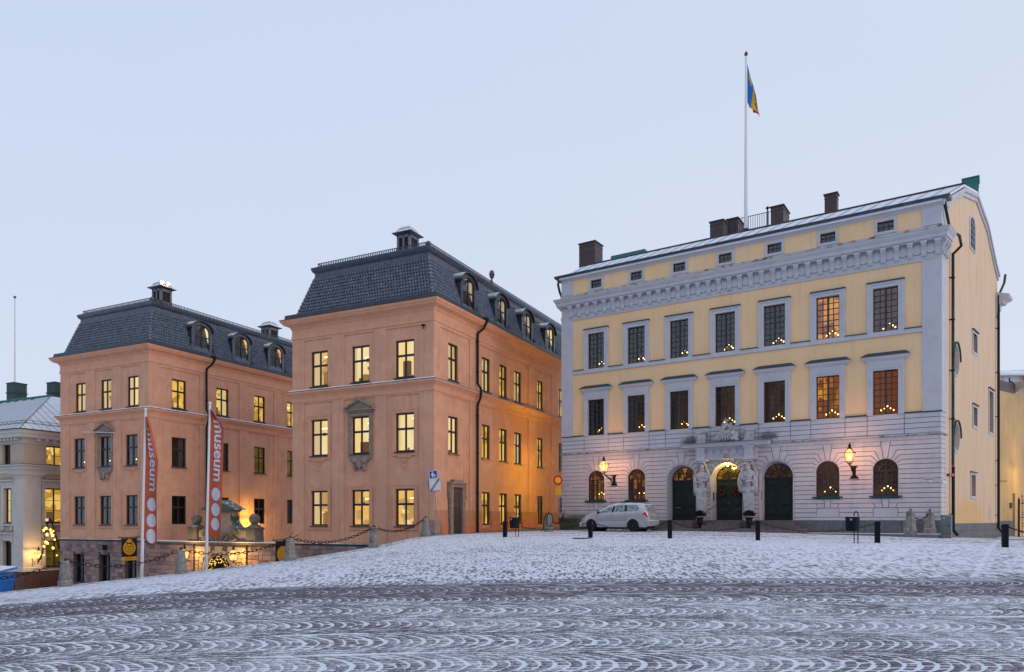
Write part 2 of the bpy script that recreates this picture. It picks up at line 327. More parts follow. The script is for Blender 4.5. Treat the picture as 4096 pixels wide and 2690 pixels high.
def copy_tree(o, parent=None, loc=None, rot=None, label=None):
    kids = [c for c in bpy.data.objects if c.parent == o] if False else list(o.children)
    c = o.copy(); COL.objects.link(c); c.parent = parent
    if loc is not None: c.location = loc
    if rot is not None: c.rotation_euler = (0, 0, rot)
    if label: c['label'] = label
    for k in kids: copy_tree(k, c)
    return c
def rnd(a, b): return random.uniform(a, b)
def text(name, body, size, m, parent=None, loc=(0, 0, 0), rot=(0, 0, 0), ext=.002, align='CENTER', shear=0, space=1, xs=1, bold=0):
    cu = bpy.data.curves.new(name, 'FONT'); cu.body = body; cu.size = size; cu.extrude = ext; cu.align_x = align; cu.align_y = 'CENTER'
    cu.shear = shear; cu.space_character = space; cu.resolution_u = 3; cu.offset = bold
    o = bpy.data.objects.new(name, cu); COL.objects.link(o); dg = bpy.context.evaluated_depsgraph_get(); me = bpy.data.meshes.new_from_object(o.evaluated_get(dg))
    bpy.data.objects.remove(o); bpy.data.curves.remove(cu); me.materials.clear(); me.materials.append(m); me.name = name
    r = O(name, me, parent, loc, rot); r.scale = (xs, 1, 1); return r
PI = math.pi

# ------------------------------------------------------------------ ground heights (thin-plate surface through surveyed points)
GP = np.array([(0,8,0),(7,8,.03),(-7,8.5,-.14),(14,12,.2),(22,18,.45),(0,0,-.3),(0,-20,-.8),(30,-20,-.4),(-30,-20,-2.6),(-30,5,-2.2),
 (-16.94,27.5,-.87),(-13.24,29,-.51),(-9.49,31,-.10),(-6.48,34,.337),(-4.51,37.8,.79),(-19,26.9,-1.05),
 (0,34.1,.86),(3.45,31.85,.89),(6.5,29.84,.9),(9.47,27.9,.87),(12.9,25.6,.85),(16,23.6,.77),(5,36.5,1.05),(10.8,36.8,1.1),(2.9,42,1.1),
 (16.5,33.1,.98),(19.5,32,.87),(27.5,41.6,.62),(1,49.5,1.12),(4,60,1.2),(-2.2,42.8,.9),(40,30,.4),(0,17,.4),(9,17.5,.42),(-9.5,17,.0)], float)
def _tps(r2): return .5 * r2 * np.log(np.maximum(r2, 1e-9))
_n = len(GP); _A = np.zeros((_n + 3, _n + 3)); _d = ((GP[:, None, :2] - GP[None, :, :2]) ** 2).sum(-1)
_A[:_n, :_n] = _tps(_d) + np.eye(_n) * 3.0; _A[:_n, _n] = 1; _A[_n, :_n] = 1; _A[:_n, _n + 1:] = GP[:, :2]; _A[_n + 1:, :_n] = GP[:, :2].T
_b = np.zeros(_n + 3); _b[:_n] = GP[:, 2]; _w = np.linalg.solve(_A, _b)
def gza(x, y):
    x = np.asarray(x, float).ravel(); y = np.asarray(y, float).ravel(); out = np.empty(len(x))
    for i in range(0, len(x), 20000):
        a, b = x[i:i + 20000], y[i:i + 20000]
        out[i:i + 20000] = _tps((a[:, None] - GP[None, :, 0]) ** 2 + (b[:, None] - GP[None, :, 1]) ** 2) @ _w[:_n] + _w[_n] + _w[_n + 1] * a + _w[_n + 2] * b
    return out
def gz(x, y): return float(gza([x], [y])[0])
# ------------------------------------------------------------------ ground
def mixn(t, fac, a, b):
    m = N(t, 'ShaderNodeMix', data_type='RGBA'); L = t.links.new
    (L(fac, m.inputs[0]) if not isinstance(fac, (int, float)) else setattr(m.inputs[0], 'default_value', fac))
    for k, c in ((6, a), (7, b)):
        if isinstance(c, tuple): m.inputs[k].default_value = (*c, 1)
        else: L(c, m.inputs[k])
    return m.outputs[2]
def mth(t, op, a, b=None, c=None, clamp=False):
    n = N(t, 'ShaderNodeMath', operation=op); n.use_clamp = clamp
    for i, q in enumerate((a, b, c)):
        if q is None: continue
        if isinstance(q, (int, float)): n.inputs[i].default_value = q
        else: t.links.new(q, n.inputs[i])
    return n.outputs[0]
def rng(t, v, a, b, c=0., d=1.):
    n = N(t, 'ShaderNodeMapRange', n_1=a, n_2=b, n_3=c, n_4=d); t.links.new(v, n.inputs[0]); return n.outputs[0]
def nz(t, pos, scale, detail=4., stretch=None, rough=.6):
    if stretch:
        m = N(t, 'ShaderNodeMapping'); m.inputs['Scale'].default_value = stretch; t.links.new(pos, m.inputs[0]); pos = m.outputs[0]
    n = N(t, 'ShaderNodeTexNoise', i_Scale=scale, i_Detail=detail, i_Roughness=rough); t.links.new(pos, n.inputs['Vector']); return n.outputs[0]
SNOW = (.765, .81, .89)
def road_mask(t, sx):
    """1 on the strip swept clean by car wheels, 0 away from it"""
    wob = nz(t, sx[3], .35, 2.)
    yc = mth(t, 'MULTIPLY_ADD', sx[0], .045, 14.55)
    d = mth(t, 'ABSOLUTE', mth(t, 'SUBTRACT', mth(t, 'MULTIPLY_ADD', wob, .8, sx[1]), yc))
    return rng(t, d, .55, 1.35, 1., 0.)
def ground_mat(kind):
    m = bpy.data.materials.new('snow dusted ' + kind); m.use_nodes = True; t = m.node_tree; L = t.links.new; p = t.nodes['Principled BSDF']
    p.inputs['Roughness'].default_value = .85; p.inputs['Specular IOR Level'].default_value = .25
    g = N(t, 'ShaderNodeNewGeometry'); pos = g.outputs['Position']; s = N(t, 'ShaderNodeSeparateXYZ'); L(pos, s.inputs[0]); sx = (s.outputs[0], s.outputs[1], s.outputs[2], pos)
    road = road_mask(t, sx)
    if kind == 'setts':
        at = N(t, 'ShaderNodeAttribute', attribute_name='tint'); tint = at.outputs['Fac']
        stone = mixn(t, tint, (.078, .074, .092), (.15, .138, .16))
        stone = mixn(t, rng(t, nz(t, pos, 60., 3.), .35, .7), stone, (.19, .178, .20))
        patch = nz(t, pos, .55, 3., (1, .8, 1))
        dust = nz(t, pos, 22., 5., (1.0, .5, 1), .8)
        th = mth(t, 'MULTIPLY_ADD', patch, -.62, .70)
        th = mth(t, 'MULTIPLY_ADD', road, .33, th)
        th = mth(t, 'MULTIPLY_ADD', tint, .06, th)
        f = mth(t, 'DIVIDE', mth(t, 'SUBTRACT', dust, th), .30, clamp=True)
        gn = N(t, 'ShaderNodeSeparateXYZ'); L(g.outputs['Normal'], gn.inputs[0])
        f = mth(t, 'MULTIPLY', f, rng(t, gn.outputs[2], .3, .8))
        f = mth(t, 'MULTIPLY', f, .80)
        col = mixn(t, f, stone, SNOW); hgt = nz(t, pos, 45., 3.); st, ds = .25, .01
    elif kind == 'joints':
        thin = nz(t, pos, 5., 4.)
        f = mth(t, 'SUBTRACT', rng(t, thin, .18, .38), mth(t, 'MULTIPLY', road, .38), clamp=True)
        f = mth(t, 'MAXIMUM', f, .18)
        col = mixn(t, f, (.066, .062, .076), SNOW); hgt = thin; st, ds = .2, .01
        # beyond the fan pattern the square turns to wind-swept cobbles, too small to tell apart
        mp1 = N(t, 'ShaderNodeMapping'); mp1.inputs['Scale'].default_value = (1, .26, 1); mp1.inputs['Rotation'].default_value = (0, 0, .5); L(pos, mp1.inputs[0])
        v = N(t, 'ShaderNodeTexVoronoi', i_Scale=13.5, feature='F1'); v.inputs['Randomness'].default_value = .8; L(mp1.outputs[0], v.inputs['Vector'])
        D = mth(t, 'ADD', mth(t, 'MULTIPLY', sx[0], .55), mth(t, 'MULTIPLY', sx[1], .835))
        q = N(t, 'ShaderNodeSeparateColor'); L(v.outputs['Color'], q.inputs[0])
        cell = mth(t, 'MULTIPLY_ADD', q.outputs[0], .5, mth(t, 'MULTIPLY', rng(t, v.outputs['Distance'], .15, .6), .55))
        big = nz(t, pos, .16, 4., (1, 1, 1)); mid = nz(t, pos, 1.3, 4., (1, .6, 1))
        cov = mth(t, 'ADD', mth(t, 'MULTIPLY', big, .62), mth(t, 'MULTIPLY', mid, .22))
        cov = mth(t, 'SUBTRACT', cov, rng(t, mth(t, 'SUBTRACT', sx[1], mth(t, 'MULTIPLY', sx[0], .03)), 16.0, 20.0, .16, .0))
        cov = mth(t, 'ADD', cov, rng(t, D, 22., 27.5, .0, .26))
        cov = mth(t, 'SUBTRACT', cov, rng(t, D, 28.8, 31., .0, .27))
        cov = mth(t, 'ADD', cov, mth(t, 'MULTIPLY', rng(t, sx[0], -10., -4., 1., 0.), .04))
        far = mth(t, 'MULTIPLY', mth(t, 'SUBTRACT', mth(t, 'ADD', cov, mth(t, 'MULTIPLY', cell, 1.45)), .80), 1.6, clamp=True)
        ln = mth(t, 'ABSOLUTE', mth(t, 'SUBTRACT', mth(t, 'FRACT', mth(t, 'MULTIPLY', mth(t, 'ADD', mth(t, 'MULTIPLY', sx[0], .81), mth(t, 'MULTIPLY', sx[1], -.58)), .48)), .5))
        far = mth(t, 'ADD', far, mth(t, 'MULTIPLY', rng(t, ln, .015, .04, 1., 0.), .5), clamp=True)
        # wheel tracks and a trodden strip in front of the palace
        tr = nz(t, pos, 1., 3., (.10, .10, 1)); wv = mth(t, 'SINE', mth(t, 'MULTIPLY_ADD', tr, 5., mth(t, 'MULTIPLY', D, 3.6)))
        trk = mth(t, 'MULTIPLY', rng(t, wv, .72, .95), mth(t, 'MULTIPLY', rng(t, D, 29., 30.), rng(t, D, 33.5, 35.5, 1., .3)))
        far = mth(t, 'SUBTRACT', far, mth(t, 'MULTIPLY', trk, .55), clamp=True)
        # bare dry strip along the street in the alley between the two buildings
        al = mth(t, 'MULTIPLY', rng(t, mth(t, 'SUBTRACT', sx[1], mth(t, 'MULTIPLY', sx[0], .1)), 38.5, 41.), rng(t, sx[0], 5., 7.5, 1., 0.))
        al2 = rng(t, mth(t, 'ADD', mth(t, 'MULTIPLY', sx[0], .74), mth(t, 'MULTIPLY', sx[1], -.676)), -6.6, -5.8)
        al2 = mth(t, 'MULTIPLY', al2, rng(t, D, 35.8, 37.2))
        far = mth(t, 'SUBTRACT', far, mth(t, 'MAXIMUM', mth(t, 'MULTIPLY', al, .85), mth(t, 'MULTIPLY', al2, .6)), clamp=True)
        stone = mixn(t, q.outputs[1], (.080, .074, .092), (.15, .13, .148))
        fcol = mixn(t, far, stone, SNOW)
        sel = rng(t, mth(t, 'SUBTRACT', sx[1], mth(t, 'MULTIPLY', sx[0], .05)), 15.4, 15.75)
        col = mixn(t, sel, col, fcol)
        hgt = mth(t, 'MULTIPLY_ADD', v.outputs['Distance'], -1., mth(t, 'MULTIPLY', far, .3)); st, ds = .35, .03
    b = N(t, 'ShaderNodeBump', i_Strength=st, i_Distance=ds); L(hgt, b.inputs['Height']); L(b.outputs[0], p.inputs['Normal']); L(col, p.inputs['Base Color']); return m
M['setts'] = ground_mat('setts'); M['joints'] = ground_mat('joints')
EDGE = [(-30, -60), (14, -60), (22, -36), (25.2, -22.5), (26.9, -19.0), (28.0, -16.9), (29.4, -13.3), (31.4, -9.55), (34.35, -6.6), (37.9, -4.75), (38.9, -4.1), (66, 9.4)]
def xleft(y): return np.interp(y, [e[0] for e in EDGE], [e[1] for e in EDGE])
def fan_limit(x): return 15.75 + .05 * x
ys = np.concatenate([np.arange(-30, 4, 2.), np.arange(4, 46, .35), np.arange(46, 67, 1.)]); nx = 170
tt = np.linspace(0, 1, nx); xs = np.array([xleft(y) + (60 - xleft(y)) * tt ** 1.5 for y in ys]); yy = np.repeat(ys[:, None], nx, 1)
zz = gza(xs, yy).reshape(xs.shape); zz -= .0045 * (yy < fan_limit(xs) + .25)
gm = MB(); gm.v = [tuple(q) for q in np.stack([xs, yy, zz], -1).reshape(-1, 3)]
gm.f = [(r * nx + c, r * nx + c + 1, (r + 1) * nx + c + 1, (r + 1) * nx + c) for r in range(len(ys) - 1) for c in range(nx - 1)]; gm.m = [0] * len(gm.f)
ground = structure(gm.build('ground', M['joints'], smooth=True)); ground['label'] = 'sloping cobbled square dusted with snow'
# fan-pattern setts
W, SAG, PX, NV = 1.21, .56, .166, 11
ST = []
for bnd in range(-1, 10):
    yb = 7.0 + bnd * W; xr = (yb + W) * .76 + 1.2
    x0 = np.arange(-xr, xr, PX) + (bnd * .037) % PX; vv = (np.arange(NV) - NV / 2 + .5) * W / NV
    X0, VV = np.meshgrid(x0, vv, indexing='ij'); ST.append(np.stack([X0.ravel(), VV.ravel(), np.full(X0.size, yb)], -1))
ST = np.concatenate(ST); rs = np.random.RandomState(3); n = len(ST)
jx, jv, hp, hv = rs.uniform(-.010, .010, n), rs.uniform(-.012, .012, n), PX / 2 - .0125 - rs.uniform(0, .010, n), W / NV / 2 - .006 - rs.uniform(0, .006, n)
arcj = rs.uniform(-.018, .018, 100000)
def fanpt(a, b):
    v = ST[:, 1] + jv + b; v2 = v + .03 * np.sin(ST[:, 0] * 1.7 + ST[:, 2])
    x = ST[:, 0] + jx + a - SAG * (2 * v / W) ** 2 + .07 * np.sin(ST[:, 0] * .6 + ST[:, 2] * 2.1) + arcj[((ST[:, 0] / PX).astype(int) * 7 + (ST[:, 2] * 10).astype(int) * 131) % 100000]; return x, v2 + ST[:, 2] + .06 * np.sin(ST[:, 0] * .45 + ST[:, 2] * .8)
cx, cy = fanpt(0, 0); keep = (cy < fan_limit(cx)) & (cy > 6.6) & (np.abs(cx) < cy * .74 + .9)
ST = ST[keep]; jx, jv, hp, hv = jx[keep], jv[keep], hp[keep], hv[keep]; cx, cy = cx[keep], cy[keep]; n = len(ST)
zc = gza(cx, cy) + rs.uniform(-.004, .005, n); V = np.zeros((n, 12, 3)); k = 0
for ring, (ins, dz) in enumerate(((0, -.045), (.001, -.007), (.011, .0))):
    for sa, sb in ((-1, -1), (1, -1), (1, 1), (-1, 1)):
        x, y = fanpt(sa * (hp - ins), sb * (hv - ins)); V[:, k, 0] = x; V[:, k, 1] = y; V[:, k, 2] = zc + dz + rs.uniform(-.002, .002, n) * (ring > 0); k += 1
QF = np.array([(0, 1, 5, 4), (1, 2, 6, 5), (2, 3, 7, 6), (3, 0, 4, 7), (4, 5, 9, 8), (5, 6, 10, 9), (6, 7, 11, 10), (7, 4, 8, 11), (8, 9, 10, 11)])
def sett_mesh(name, idx):
    m = len(idx); me = bpy.data.meshes.new(name); me.vertices.add(m * 12); me.vertices.foreach_set('co', V[idx].astype(np.float32).ravel())
    q = (QF[None] + (np.arange(m) * 12)[:, None, None]).reshape(-1, 4); me.loops.add(q.size); me.loops.foreach_set('vertex_index', q.ravel().astype(np.int32))
    me.polygons.add(len(q)); me.polygons.foreach_set('loop_start', (np.arange(len(q)) * 4).astype(np.int32))
    a = me.attributes.new('tint', 'FLOAT', 'FACE'); a.data.foreach_set('value', np.repeat(rs.uniform(0, 1, m), 9).astype(np.float32))
    me.materials.append(M['setts']); me.update(calc_edges=True); return me
infr = (np.abs(cx) < cy * .705) & (cy > 7.95); order = np.where(infr, cy, 1e6).argsort(); near = order[:300]; rest = order[300:]
for i in near: O('sett', sett_mesh('sett', np.array([i])), ground)
O('setts', sett_mesh('setts', rest), ground, stuff=True)
# kerb slabs along the edge of the square
def edge_pts(step):
    P = [(x, y) for y, x in EDGE if 20 < y < 38.6]; out = []; acc = 0
    for a, b in zip(P, P[1:]):
        l = math.dist(a, b); s = acc
        while s < l: out.append((a[0] + (b[0] - a[0]) * s / l, a[1] + (b[1] - a[1]) * s / l, math.atan2(b[1] - a[1], b[0] - a[0]))); s += step
        acc = s - l
    return out
for (x, y, a) in edge_pts(.62):
    for row, wd_ in ((0, .42), (1, .34)):
        ca, sa_ = math.cos(a), math.sin(a); off = -.12 - (.40 * row); l = .30 - rnd(0, .015); mbx = MB()
        def lp(u, v): return (x + ca * u + sa_ * v * -1 * -1, y + sa_ * u - ca * v * -1 * -1)
        v = []
        for dz, ins in ((-.12, 0), (.012, 0), (.022, .015)):
            for u, w in ((-l + ins, 0 + ins), (l - ins, 0 + ins), (l - ins, wd_ - ins), (-l + ins, wd_ - ins)):
                uu = u + (.31 if row else 0); ww = -.10 + row * .40 + w
                px, py = x + ca * uu + sa_ * ww, y + sa_ * uu - ca * ww; v.append((px, py, gz(px, py) + dz))
        mbx.add(v, [tuple(q) for q in QF]); mbx.build('kerb_stone', M['kerb'], ground)
# retaining wall under the edge, and the street below it
MC = (-4.196, 39.0); UF = (.89589, -.44427); VF = (.44427, .89589); ROT_W = math.atan2(UF[1], UF[0])
wp = [(x, y) for y, x in EDGE if 14 <= y <= 38.9]; wm = MB()
for a, b in zip(wp, wp[1:]):
    wm.add([(a[0] - .02, a[1], gz(*a) - .03), (b[0] - .02, b[1], gz(*b) - .03), (b[0] - .02, b[1], -6), (a[0] - .02, a[1], -6)], [(0, 1, 2, 3)])
tag(wm.build('retaining_wall', M['mortar']), 'dark stone retaining wall dropping from the snowy square edge to the street below', 'wall')
sm = MB(); TT = [(-1.5, -2.2), (0, -2.2), (2, -2.2), (5, -2.4), (10, -2.8), (16, -3.3), (23, -3.6), (40, -4.0), (70, -4.8)]
for (t0, z0), (t1, z1) in zip(TT, TT[1:]):
    for d0, d1 in ((-12.6 if t0 >= 10 else 0, 0), (0, 13)):
        if t0 < 10 and d0 < 0: continue
        c = [(MC[0] - UF[0] * t - VF[0] * d, MC[1] - UF[1] * t - VF[1] * d, z) for t, d, z in ((t0, d0 if d0 >= 0 else -30, z0), (t0, d1, z0), (t1, d1, z1), (t1, d0 if d0 >= 0 else -30, z1))]
        sm.add(c, [(0, 1, 2, 3)])
structure(sm.build('street', M['kerb']))
fm = MB(); fm.add([(-900, -300, -7), (900, -300, -7), (900, 1500, -7), (-900, 1500, -7)], [(0, 1, 2, 3)]); structure(fm.build('terrain', M['snow']))
# ------------------------------------------------------------------ windows
M['room_cream'] = room('lit room cream', (1.0, .80, .42), (1.0, .68, .25), .84, (1.1, 1.1, .7))
M['room_gold'] = room('lit room gold', (1.0, .66, .16), (.95, .52, .075), .78, (1.2, 1.2, 1.0), dark=(.55, .30, .05))
M['room_amber'] = room('lit room amber', (1.0, .62, .19), (.95, .50, .11), .78, (1.0, 1.0, 1.2), dark=(.62, .36, .12))
M['room_dim'] = room('dim lit room', (.20, .13, .02), (.10, .065, .012), .55, (1.5, 1.5, 1.5))
M['room_brown'] = room('candle lit brown room', (.060, .026, .014), (.022, .011, .009), .9, (1.3, 1.3, 1.0))
M['room_red'] = room('warm red brown room', (.20, .058, .020), (.13, .034, .014), .8, (.8, .8, .6))
M['room_warm'] = room('chandelier lit room', (.80, .33, .04), (.42, .14, .018), .8, (1.2, 1.2, .9), dark=(.25, .07, .02))
M['room_hall'] = room('lit hall', (.60, .29, .012), (.22, .10, .006), .7, (2.2, 2.2, 2.2), dark=(.10, .04, .004))
M['room_rose'] = room('ground floor room', (.34, .135, .03), (.12, .045, .014), .8, (2.0, 2.0, 1.2), dark=(.06, .022, .01))
M['room_dusk'] = room('curtained attic room', (.62, .46, .30), (.42, .30, .20), .75, (6, 6, .6))  # glow stands in for daylight falling on pale dormer curtains
M['room_black'] = mat('unlit room', (.018, .018, .022), .95)
M['curtain'] = mat('pale net curtain', (.42, .48, .52), .95, (.24, .28, .30), 3, stretch=(5, 5, .3))
M['curtain_dark'] = mat('dusky curtain', (.22, .27, .31), .95, (.08, .09, .11), 3, stretch=(6, 6, .4))
M['curtain_red'] = mat('dull red curtain', (.28, .11, .07), .95, (.14, .05, .035), 3, stretch=(6, 6, .4))
M['curtain_lit'] = emat('back lit curtain', (1.0, .74, .38), .60, False)
WC = {}
def casement(w, h, cols, rows, rowz=None, ft=.07, mull=.06, bar=.028, tr=None, m=None):
    """frame mesh plus pane rectangles for a rectangular window; x centred, z from 0, y inwards"""
    key = (round(w, 3), round(h, 3), cols, rows, m.name)
    if key in WC: return WC[key]
    mb = MB(); F = ID; B = lambda a, b, y0, y1, c, d: mb.box(F, a, b, -y1, -y0, c, d)
    B(-w / 2, w / 2, 0, .10, 0, ft); B(-w / 2, w / 2, 0, .10, h - ft, h); B(-w / 2, -w / 2 + ft, .002, .10, ft, h - ft); B(w / 2 - ft, w / 2, .002, .10, ft, h - ft)
    xs_ = [-w / 2 + ft, *[-w / 2 + ft + (w - 2 * ft) * i / cols for i in range(1, cols)], w / 2 - ft]
    zs_ = rowz or [ft + (h - 2 * ft) * i / rows for i in range(rows + 1)]
    zs_ = [ft] + list(zs_[1:-1]) + [h - ft]
    for i, x in enumerate(xs_[1:-1], 1):
        q = mull / 2 if (cols % 2 == 0 and i == cols // 2) else bar / 2; y = .012 if q > .02 else .03
        B(x - q, x + q, y, .08, ft, h - ft)
    for z in zs_[1:-1]:
        q = (tr or bar) / 2; B(-w / 2 + ft, w / 2 - ft, .018 if tr else .034, .075, z - q, z + q)
    panes = [(xs_[i], xs_[i + 1], zs_[j], zs_[j + 1]) for j in range(rows) for i in range(cols)]
    WC[key] = (mb.mesh('window_frame', m), panes); return WC[key]
def pane_mesh(w, h, g):
    key = ('p', round(w, 3), round(h, 3), g.name)
    if key not in WC:
        mb = MB(); mb.add([(-w / 2, 0, -h / 2), (w / 2, 0, -h / 2), (w / 2, 0, h / 2), (-w / 2, 0, h / 2)], [(0, 1, 2, 3)]); WC[key] = mb.mesh('pane', g)
    return WC[key]
def room_mesh(w, h, dep, m):
    key = ('r', round(w, 3), round(h, 3), round(dep, 2), m.name)
    if key not in WC:
        mb = MB(); a, b = w / 2 + .12, h + .1; y0, y1 = .13, dep
        v = [(-a, y0, -.05), (a, y0, -.05), (a, y0, b), (-a, y0, b), (-a, y1, -.05), (a, y1, -.05), (a, y1, b), (-a, y1, b)]
        mb.add(v, [(4, 5, 6, 7), (0, 4, 7, 3), (1, 2, 6, 5), (3, 7, 6, 2), (0, 1, 5, 4)]); WC[key] = mb.mesh('room_interior', m)
    return WC[key]
def curtain(parent, x0, x1, z0, z1, m, y=.17):
    mb = MB(); k = max(4, int((x1 - x0) / .05)); v = []
    for i in range(k + 1):
        x = x0 + (x1 - x0) * i / k; yy = y + .018 * math.sin(i * 2.1 + x * 9); v += [(x, yy, z0), (x + .01 * math.sin(i), yy, z1)]
    mb.add(v, [(2 * i, 2 * i + 2, 2 * i + 3, 2 * i + 1) for i in range(k)]); return mb.build('curtain', m, parent)
FURN = [emat('lit shelf', (.42, .20, .06), .7, False), emat('lit paper', (1.0, .82, .55), .8, False), emat('lit dark cupboard', (.20, .10, .04), .6, False), emat('lit binder', (.40, .16, .10), .6, False), emat('lit plant', (.10, .13, .03), .6, False)]
LAMP = emat('ceiling lamp', (1.0, .88, .62), 2.2, False)
FR = random.Random(11)
def furnish(o, w, h):
    """a few things one sees through a lit window: ceiling lamp, cupboard, papers, plant on the sill"""
    k = FR.random()
    if k < .55: x = FR.uniform(-.3, .3) * w; z = h * FR.uniform(.70, .92); q = MB(); q.box(ID, x - .32, x + .32, -.75, -.66, z, z + .035); q.build('ceiling_lamp', LAMP, o)
    if k > .30: x = FR.uniform(-.5, .1) * w; ww = FR.uniform(.3, .55); q = MB(); q.box(ID, x, x + ww, -.85, -.6, 0, h * FR.uniform(.28, .62)); q.build('cupboard', FURN[FR.choice((0, 2, 2))], o)
    for j in range(FR.randint(1, 4)): x = FR.uniform(-.42, .35) * w; z = FR.choice((.04, .04, .5, .8)) * h * .7 + .03; q = MB(); q.box(ID, x, x + FR.uniform(.06, .2), -.45, -.35, z, z + FR.uniform(.08, .26)); q.build('desk_thing', FURN[FR.choice((0, 1, 3, 4, 2))], o)
def window(parent, F, s, z, w, h, dep, cols=2, rows=2, rowf=(.6,), m='frame', g='glass_lit', rm='room_gold', rdep=1.0, cur=None, pane='obj', sill=None, ft=.085, mull=.09, bar=.03, tr=None):
    rowz = [ft] + [ft + (h - 2 * ft) * f for f in rowf] + [h - ft] if rowf else None
    me, panes = casement(w, h, cols, rows, rowz, ft, mull, bar, tr, M[m])
    o = O('window', me, parent, F.P(s, -dep, z), F.rot)
    if pane == 'obj':
        for a, b, c, d in panes: O('pane', pane_mesh(b - a, d - c, M[g]), o, ((a + b) / 2, .055, (c + d) / 2))
    else:
        mb = MB()
        for a, b, c, d in panes: mb.add([(a, .055, c), (b, .055, c), (b, .055, d), (a, .055, d)], [(0, 1, 2, 3)])
        mb.build('panes', M[g], o, stuff=True)
    O('room_interior', room_mesh(w, h, rdep, M[rm]), o)
    if pane == 'obj' and rm in ('room_cream', 'room_gold', 'room_amber'): furnish(o, w, h)
    if cur:
        for a, b, cm in cur: curtain(o, -w / 2 + w * a, -w / 2 + w * b, .05, h - .03, M[cm])
    if sill:
        mb = MB(); mb.box(ID, -w / 2 - .07, w / 2 + .07, -.05, dep + .06, -.06, -.012); mb.build('sill', M[sill], o)
    return o
# ------------------------------------------------------------------ roof tiles
def tile_mesh():
    mb = MB(); prof = [(-.097, .0), (-.066, .050), (-.024, .062), (.020, .030), (.052, -.004), (.097, .0)]; v = []
    for y, dz in ((.118, 0), (-.122, .048), (-.124, .0)): v += [(x, y, h + dz) for x, h in prof]
    mb.add(v, [(r * 6 + i, r * 6 + i + 1, (r + 1) * 6 + i + 1, (r + 1) * 6 + i) for r in (0, 1) for i in range(5)]); return mb
TILE = tile_mesh(); TILE_ME = None
def tiles(parent, world, slots):
    """slots: (pos, u, w, n) in building coordinates. The 300 nearest the square are parts, the rest one mesh"""
    global TILE_ME
    if TILE_ME is None: TILE_ME = TILE.mesh('roof_tile', M['tile'], False)
    cp = Vector((0, 0, 1.65)); slots = sorted(slots, key=lambda q: (world @ q[0] - cp).length); big = MB()
    for i, (p, u, w, n) in enumerate(slots):
        mt = Matrix((u, w, n)).transposed()
        if i < 300: O('roof_tile', TILE_ME, parent, p + n * rnd(0, .006), mt.to_euler())
        else: big.add([p + mt @ Vector(q) for q in TILE.v], TILE.f)
    if big.v: big.build('roof_tiles', M['tile'], parent, stuff=True)
